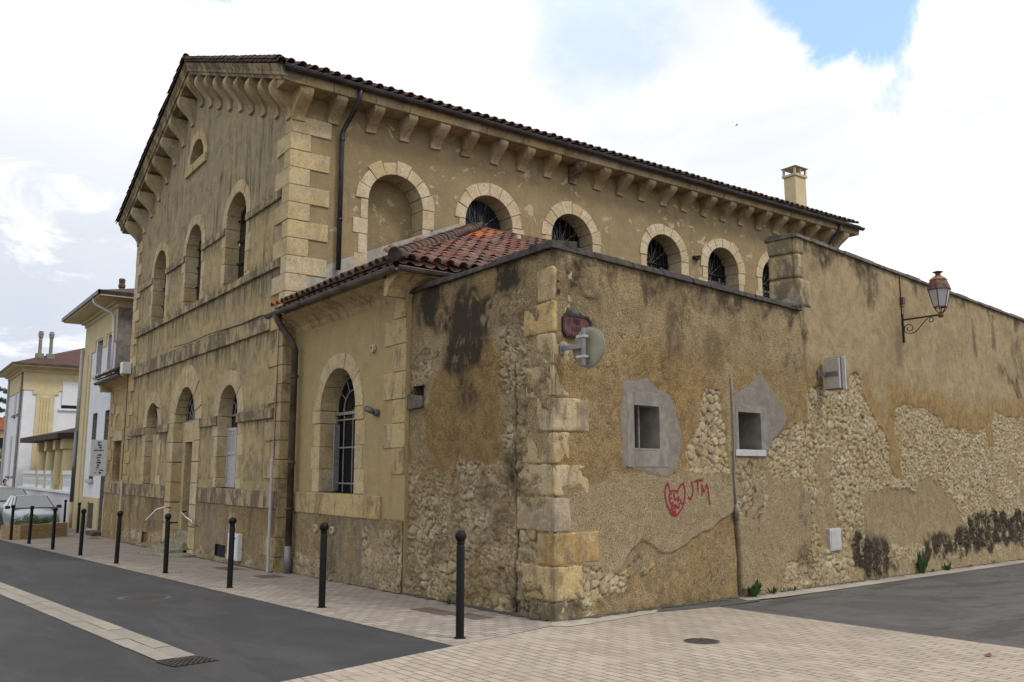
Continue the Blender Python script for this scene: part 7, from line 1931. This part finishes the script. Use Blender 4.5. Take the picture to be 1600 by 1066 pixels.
def make_car(name, loc, rz, paint, label, L=3.85, Wd=1.65, Hh=1.43, suv=0.0):
    r = empty(name, loc, label, 'car')
    s = L / 3.85; w_ = Wd / 2; hs = Hh / 1.43
    # stations front(-)->rear: (y, bottom, belt, half width)
    st = [(0.00, 0.34, 0.58, 0.56), (0.06, 0.26, 0.66, 0.68), (0.22, 0.20, 0.72, 0.76), (0.55, 0.19, 0.80, 0.81), (0.95, 0.19, 0.895, 0.825), (1.25, 0.19, 0.93, 0.825), (2.0, 0.19, 0.925, 0.825), (2.9, 0.19, 0.94, 0.82), (3.4, 0.21, 0.955, 0.79), (3.72, 0.27, 0.93, 0.73), (3.85, 0.34, 0.86, 0.64)]
    vs = []; fs = []; prof = []
    for (y, zb, zt, hw) in st:
        hw = hw / 0.825 * w_; zb *= hs; zt *= hs
        half = [(hw * 0.80, zb), (hw * 0.97, zb + 0.08), (hw, zb + (zt - zb) * 0.45), (hw * 0.985, zb + (zt - zb) * 0.78), (hw * 0.93, zt - 0.01), (hw * 0.6, zt + 0.028), (0, zt + 0.04)]
        ring = [(-x, y * s, z) for x, z in half] + [(x, y * s, z) for x, z in half[-2::-1]]
        prof.append(ring); vs += ring
    n = len(prof[0])
    for i in range(len(st) - 1):
        for k in range(n):
            k2 = (k + 1) % n
            fs.append((i * n + k, i * n + k2, (i + 1) * n + k2, (i + 1) * n + k))
    fs.append(tuple(range(n))[::-1]); fs.append(tuple((len(st) - 1) * n + k for k in range(n)))
    M = Matrix.Translation(loc) @ Matrix.Rotation(rz, 4, 'Z')
    def T(p): return M @ Vector(p)
    mb = MB(); mb.add([T(v) for v in vs], fs); body = auto_smooth(mb.build('body', paint, r), 35)
    # cabin
    yb0, yt0, yt1, yb1 = 1.02 * s, 1.86 * s, 3.10 * s, 3.74 * s
    zb, zt = 0.93 * hs, 1.40 * hs
    wb, wt = w_ * 0.92, w_ * 0.70
    C = [(-wb, yb0, zb), (wb, yb0, zb), (wb, yb1, zb), (-wb, yb1, zb), (-wt, yt0, zt), (wt, yt0, zt), (wt, yt1, zt + 0.01), (-wt, yt1, zt + 0.01), (0, yt0 + 0.04, zt + 0.03), (0, yt1 - 0.02, zt + 0.03)]
    mb = MB(); mb.add([T(c_) for c_ in C], [(0, 1, 5, 4), (1, 2, 6, 5), (2, 3, 7, 6), (3, 0, 4, 7), (4, 5, 8), (5, 6, 9, 8), (6, 7, 9), (7, 4, 8, 9)])
    mb.build('cabin', paint, r, bevel=0.03)
    def quad_in(q, a, off):
        q = [Vector(x) for x in q]; c_ = sum(q, Vector()) / 4
        nn = (q[1] - q[0]).cross(q[3] - q[0]).normalized()
        if nn.dot(c_ - Vector((0, L / 2, 1.0))) < 0: nn = -nn
        return [T(c_ + (x - c_) * a + nn * off) for x in q]
    for nm, q, a in (('windscreen', (C[0], C[1], C[5], C[4]), 0.90), ('rear_window', (C[2], C[3], C[7], C[6]), 0.82)):
        mb = MB(); mb.add(quad_in(q, a + 0.05, 0.018), [(0, 1, 2, 3)]); mb.build('window_seal', M_PLASTIC, r)
        mb = MB(); mb.add(quad_in(q, a, 0.024), [(0, 1, 2, 3)]); mb.build(nm, M_CARGLASS, r)
    for sd in (0, 1):
        a_, b_, c_, d_ = (C[1], C[2], C[6], C[5]) if sd else (C[0], C[3], C[7], C[4])
        lerp = lambda p, q_, t: tuple(p[i] + (q_[i] - p[i]) * t for i in range(3))
        for (t0, t1) in ((0.16, 0.50), (0.53, 0.84)):
            mb = MB(); mb.add(quad_in((lerp(a_, b_, t0), lerp(a_, b_, t1), lerp(d_, c_, t1), lerp(d_, c_, t0 + 0.02)), 0.86, 0.02), [(0, 1, 2, 3)]); mb.build('side_window', M_CARGLASS, r)
    for sx in (-1, 1):
        for yy in (0.68 * s, 3.1 * s):
            mb = MB(); c_ = T((sx * (w_ - 0.10), yy, 0.29)); ax_ = M.to_3x3() @ Vector((sx, 0, 0))
            mb.lathe([(0.18, -0.09), (0.27, -0.10), (0.29, -0.06), (0.29, 0.07), (0.27, 0.10), (0.19, 0.10)], c_, 24, ax_); wl_ = mb.build('wheel', M_RUBBER, r, smooth=False)
            mb = MB(); mb.lathe([(0.185, 0.085), (0.17, 0.06), (0.05, 0.075), (0.0, 0.08)], c_, 12, ax_); mb.build('rim', M_GALV, wl_)
        mb = MB()
        q = [(sx * 0.30, 0.035, 0.53), (sx * 0.56, 0.10, 0.55), (sx * 0.70, 0.34, 0.64), (sx * 0.72, 0.52, 0.745), (sx * 0.50, 0.22, 0.715), (sx * 0.32, 0.09, 0.635)]
        q = [(x / 0.825 * w_, y * s - 0.015, z * hs) for x, y, z in q]
        cc = sum((Vector(x) for x in q), Vector()) / 6
        mb.prism([T((x, y + 0.06, z - 0.02)) for x, y, z in q], [T((x + sx * 0.012, y - 0.012, z + 0.012)) for x, y, z in q])
        mb.build('headlight', M_HEADL, r, bevel=0.008)
        mb = MB(); cm = T((sx * (w_ + 0.09), 1.22 * s, 0.98 * hs))
        hx = [T((sx * (w_ + 0.0), 1.18 * s, 0.93 * hs)), T((sx * (w_ + 0.18), 1.16 * s, 0.93 * hs)), T((sx * (w_ + 0.18), 1.28 * s, 0.93 * hs)), T((sx * (w_ + 0.0), 1.28 * s, 0.93 * hs)), T((sx * (w_ + 0.0), 1.18 * s, 1.05 * hs)), T((sx * (w_ + 0.17), 1.17 * s, 1.06 * hs)), T((sx * (w_ + 0.17), 1.27 * s, 1.06 * hs)), T((sx * (w_ + 0.0), 1.27 * s, 1.05 * hs))]
        mb.hexa(hx); mb.build('wing_mirror', M_PLASTIC, r, bevel=0.025)
    mb = MB()
    a0 = -0.03
    mb.hexa([T((-0.62 / .825 * w_, a0 + .06, 0.42 * hs)), T((0.62 / .825 * w_, a0 + .06, 0.42 * hs)), T((0.62 / .825 * w_, 0.2, 0.42 * hs)), T((-0.62 / .825 * w_, 0.2, 0.42 * hs)), T((-0.60 / .825 * w_, a0 + .05, 0.50 * hs)), T((0.60 / .825 * w_, a0 + .05, 0.50 * hs)), T((0.6 / .825 * w_, 0.2, 0.50 * hs)), T((-0.6 / .825 * w_, 0.2, 0.50 * hs))])
    mb.hexa([T((-0.45, a0 + .02, 0.24 * hs)), T((0.45, a0 + .02, 0.24 * hs)), T((0.45, 0.2, 0.24 * hs)), T((-0.45, 0.2, 0.24 * hs)), T((-0.45, a0, 0.36 * hs)), T((0.45, a0, 0.36 * hs)), T((0.45, 0.2, 0.36 * hs)), T((-0.45, 0.2, 0.36 * hs))])
    mb.build('bumper_trim', M_PLASTIC, r)
    mb = MB(); mb.hexa([T((-0.26, a0 - .012, 0.36 * hs)), T((0.26, a0 - .012, 0.36 * hs)), T((0.26, 0.05, 0.36 * hs)), T((-0.26, 0.05, 0.36 * hs)), T((-0.26, a0 - .012, 0.46 * hs)), T((0.26, a0 - .012, 0.46 * hs)), T((0.26, 0.05, 0.46 * hs)), T((-0.26, 0.05, 0.46 * hs))]); mb.build('number_plate', M_WHITE, r)
    return r
def carz(x, y): return gz(x, y) + 0.002
make_car('parked_car', Vector((5.35, 38.5, carz(5.35, 38.5))), 0.03, M_SILVER, 'silver hatchback parked facing the viewer behind the stone planter')
make_car('parked_car', Vector((5.15, 44.2, carz(5.1, 44.2))), 0.02, M_DKGREY, 'dark grey car parked behind the silver hatchback', 4.3, 1.76, 1.62)
make_car('parked_car', Vector((5.35, 50.2, carz(5.3, 50))), 0.0, M_CARWHITE, 'white car whose roof shows behind the dark grey car', 4.4, 1.8, 1.66)

def person(loc, h, rz, label):
    r = empty('person', loc, label, 'person')
    M = Matrix.Translation(loc) @ Matrix.Rotation(rz, 4, 'Z')
    k = h / 1.75
    V = [((0, 0, 0.95), (0.15, 0.11)), ((0, 0, 1.18), (0.14, 0.10)), ((0, -0.01, 1.38), (0.17, 0.11)), ((0, 0, 1.50), (0.055, 0.055)), ((0, -0.015, 1.58), (0.06, 0.065)), ((0, -0.02, 1.68), (0.078, 0.09)), ((0, -0.02, 1.73), (0.05, 0.06)),
         ((0.10, 0, 0.86), (0.09, 0.09)), ((0.11, 0.02, 0.48), (0.06, 0.06)), ((0.11, 0.0, 0.09), (0.04, 0.04)), ((0.12, -0.14, 0.03), (0.04, 0.03)),
         ((-0.10, 0, 0.86), (0.09, 0.09)), ((-0.11, -0.05, 0.48), (0.06, 0.06)), ((-0.11, 0.03, 0.09), (0.04, 0.04)), ((-0.12, -0.11, 0.03), (0.04, 0.03)),
         ((0.19, 0, 1.40), (0.06, 0.06)), ((0.25, 0.02, 1.13), (0.042, 0.042)), ((0.26, -0.08, 0.90), (0.032, 0.032)), ((0.26, -0.11, 0.80), (0.035, 0.02)),
         ((-0.19, 0, 1.40), (0.06, 0.06)), ((-0.25, 0.02, 1.13), (0.042, 0.042)), ((-0.26, -0.08, 0.90), (0.032, 0.032)), ((-0.26, -0.11, 0.80), (0.035, 0.02))]
    E_ = [(0, 1), (1, 2), (2, 3), (3, 4), (4, 5), (5, 6), (0, 7), (7, 8), (8, 9), (9, 10), (0, 11), (11, 12), (12, 13), (13, 14), (2, 15), (15, 16), (16, 17), (17, 18), (2, 19), (19, 20), (20, 21), (21, 22)]
    for sx, wi in ((1, 18), (-1, 22)):
        for q in range(5):
            b_ = len(V); fx = -0.03 + 0.015 * q
            if q == 4: V.append(((sx * 0.25, -0.15, 0.80), (0.009, 0.009))); V.append(((sx * 0.245, -0.165, 0.765), (0.008, 0.008)))
            else: V.append(((sx * (0.26 + 0.008), -0.11 + fx, 0.745), (0.009, 0.009))); V.append(((sx * 0.255, -0.115 + fx, 0.70 + 0.008 * abs(q - 1.5)), (0.007, 0.007)))
            E_ += [(wi, b_), (b_, b_ + 1)]
    me = bpy.data.meshes.new('figure'); me.from_pydata([tuple(x * k for x in v[0]) for v in V], E_, [])
    o = bpy.data.objects.new('figure', me); COL.objects.link(o)
    md_ = o.modifiers.new('skin', 'SKIN'); sb = o.modifiers.new('sub', 'SUBSURF'); sb.levels = 2; sb.render_levels = 2
    for i, v in enumerate(V):
        o.data.skin_vertices[0].data[i].radius = (v[1][0] * k, v[1][1] * k)
    o.data.skin_vertices[0].data[0].use_root = True
    dg = bpy.context.evaluated_depsgraph_get(); dg.update()
    m2 = bpy.data.meshes.new_from_object(o.evaluated_get(dg))
    bpy.data.objects.remove(o)
    m2.materials.clear(); m2.materials.append(M_NAVY); m2.materials.append(M_SKIN)
    for p in m2.polygons:
        p.material_index = 1 if (p.center.z > 1.50 * k or (p.center.z < 0.86 * k and abs(p.center.x) > 0.21 * k)) else 0
        p.use_smooth = True
    b = bpy.data.objects.new('body', m2); COL.objects.link(b); b.parent = r; b.rotation_euler = (0, 0, rz)
    mb = MB(); mb.lathe([(0.0, 1.80), (0.05, 1.79), (0.085, 1.75), (0.098, 1.68), (0.09, 1.60), (0.07, 1.57)], (0, 0.02, 0), 14)
    mb.v = [tuple(M @ (Vector(v) * k)) for v in mb.v]; mb.build('hair', M_HAIR, r, smooth=True)
    mb = MB()
    for sx in (-1, 1):
        mb.lathe([(0.0, 0), (0.012, 0.004), (0.0, 0.01)], (sx * 0.03, -0.10, 1.665), 8, Vector((0, -1, 0)))
    mb.lathe([(0.0, 0.03), (0.012, 0.005), (0.016, -0.02)], (0, -0.105, 1.635), 8, Vector((0, -1, 0)))
    mb.v = [tuple(M @ (Vector(v) * k)) for v in mb.v]; mb.build('face', M_SKIN, r)
    return r
person(Vector((5.95, 55.8, gz(5.95, 55.8) + 0.14)), 1.82, 0.4, 'dark-haired person in a dark navy top walking beyond the parked cars')

# bird high in the sky
BS = 0.55
bd = empty('bird', (43.0, 34.6, 23.5), 'tiny dark bird flying high above the roof', 'bird')
mb = MB(); bc = Vector((43.0, 34.6, 23.5)); ax_ = Vector((0.8, -0.6, 0))
mb.lathe([(0.0, -0.09), (0.022, -0.05), (0.03, 0.0), (0.02, 0.06), (0.018, 0.08), (0.0, 0.11)], bc, 8, ax_); mb.build('body', M_PLASTIC, bd, smooth=True)
mb = MB(); sd_ = Vector((0.6, 0.8, 0))
for s_ in (-1, 1):
    mb.add([bc + ax_ * .05, bc - ax_ * .03, bc + sd_ * s_ * .12 - ax_ * .01 + Vector((0, 0, .05)), bc + sd_ * s_ * .13 + ax_ * .03 + Vector((0, 0, .05)), bc + sd_ * s_ * .23 - ax_ * .04 + Vector((0, 0, .02))], [(0, 1, 2, 3), (3, 2, 4)])
mb.build('wings', M_PLASTIC, bd)
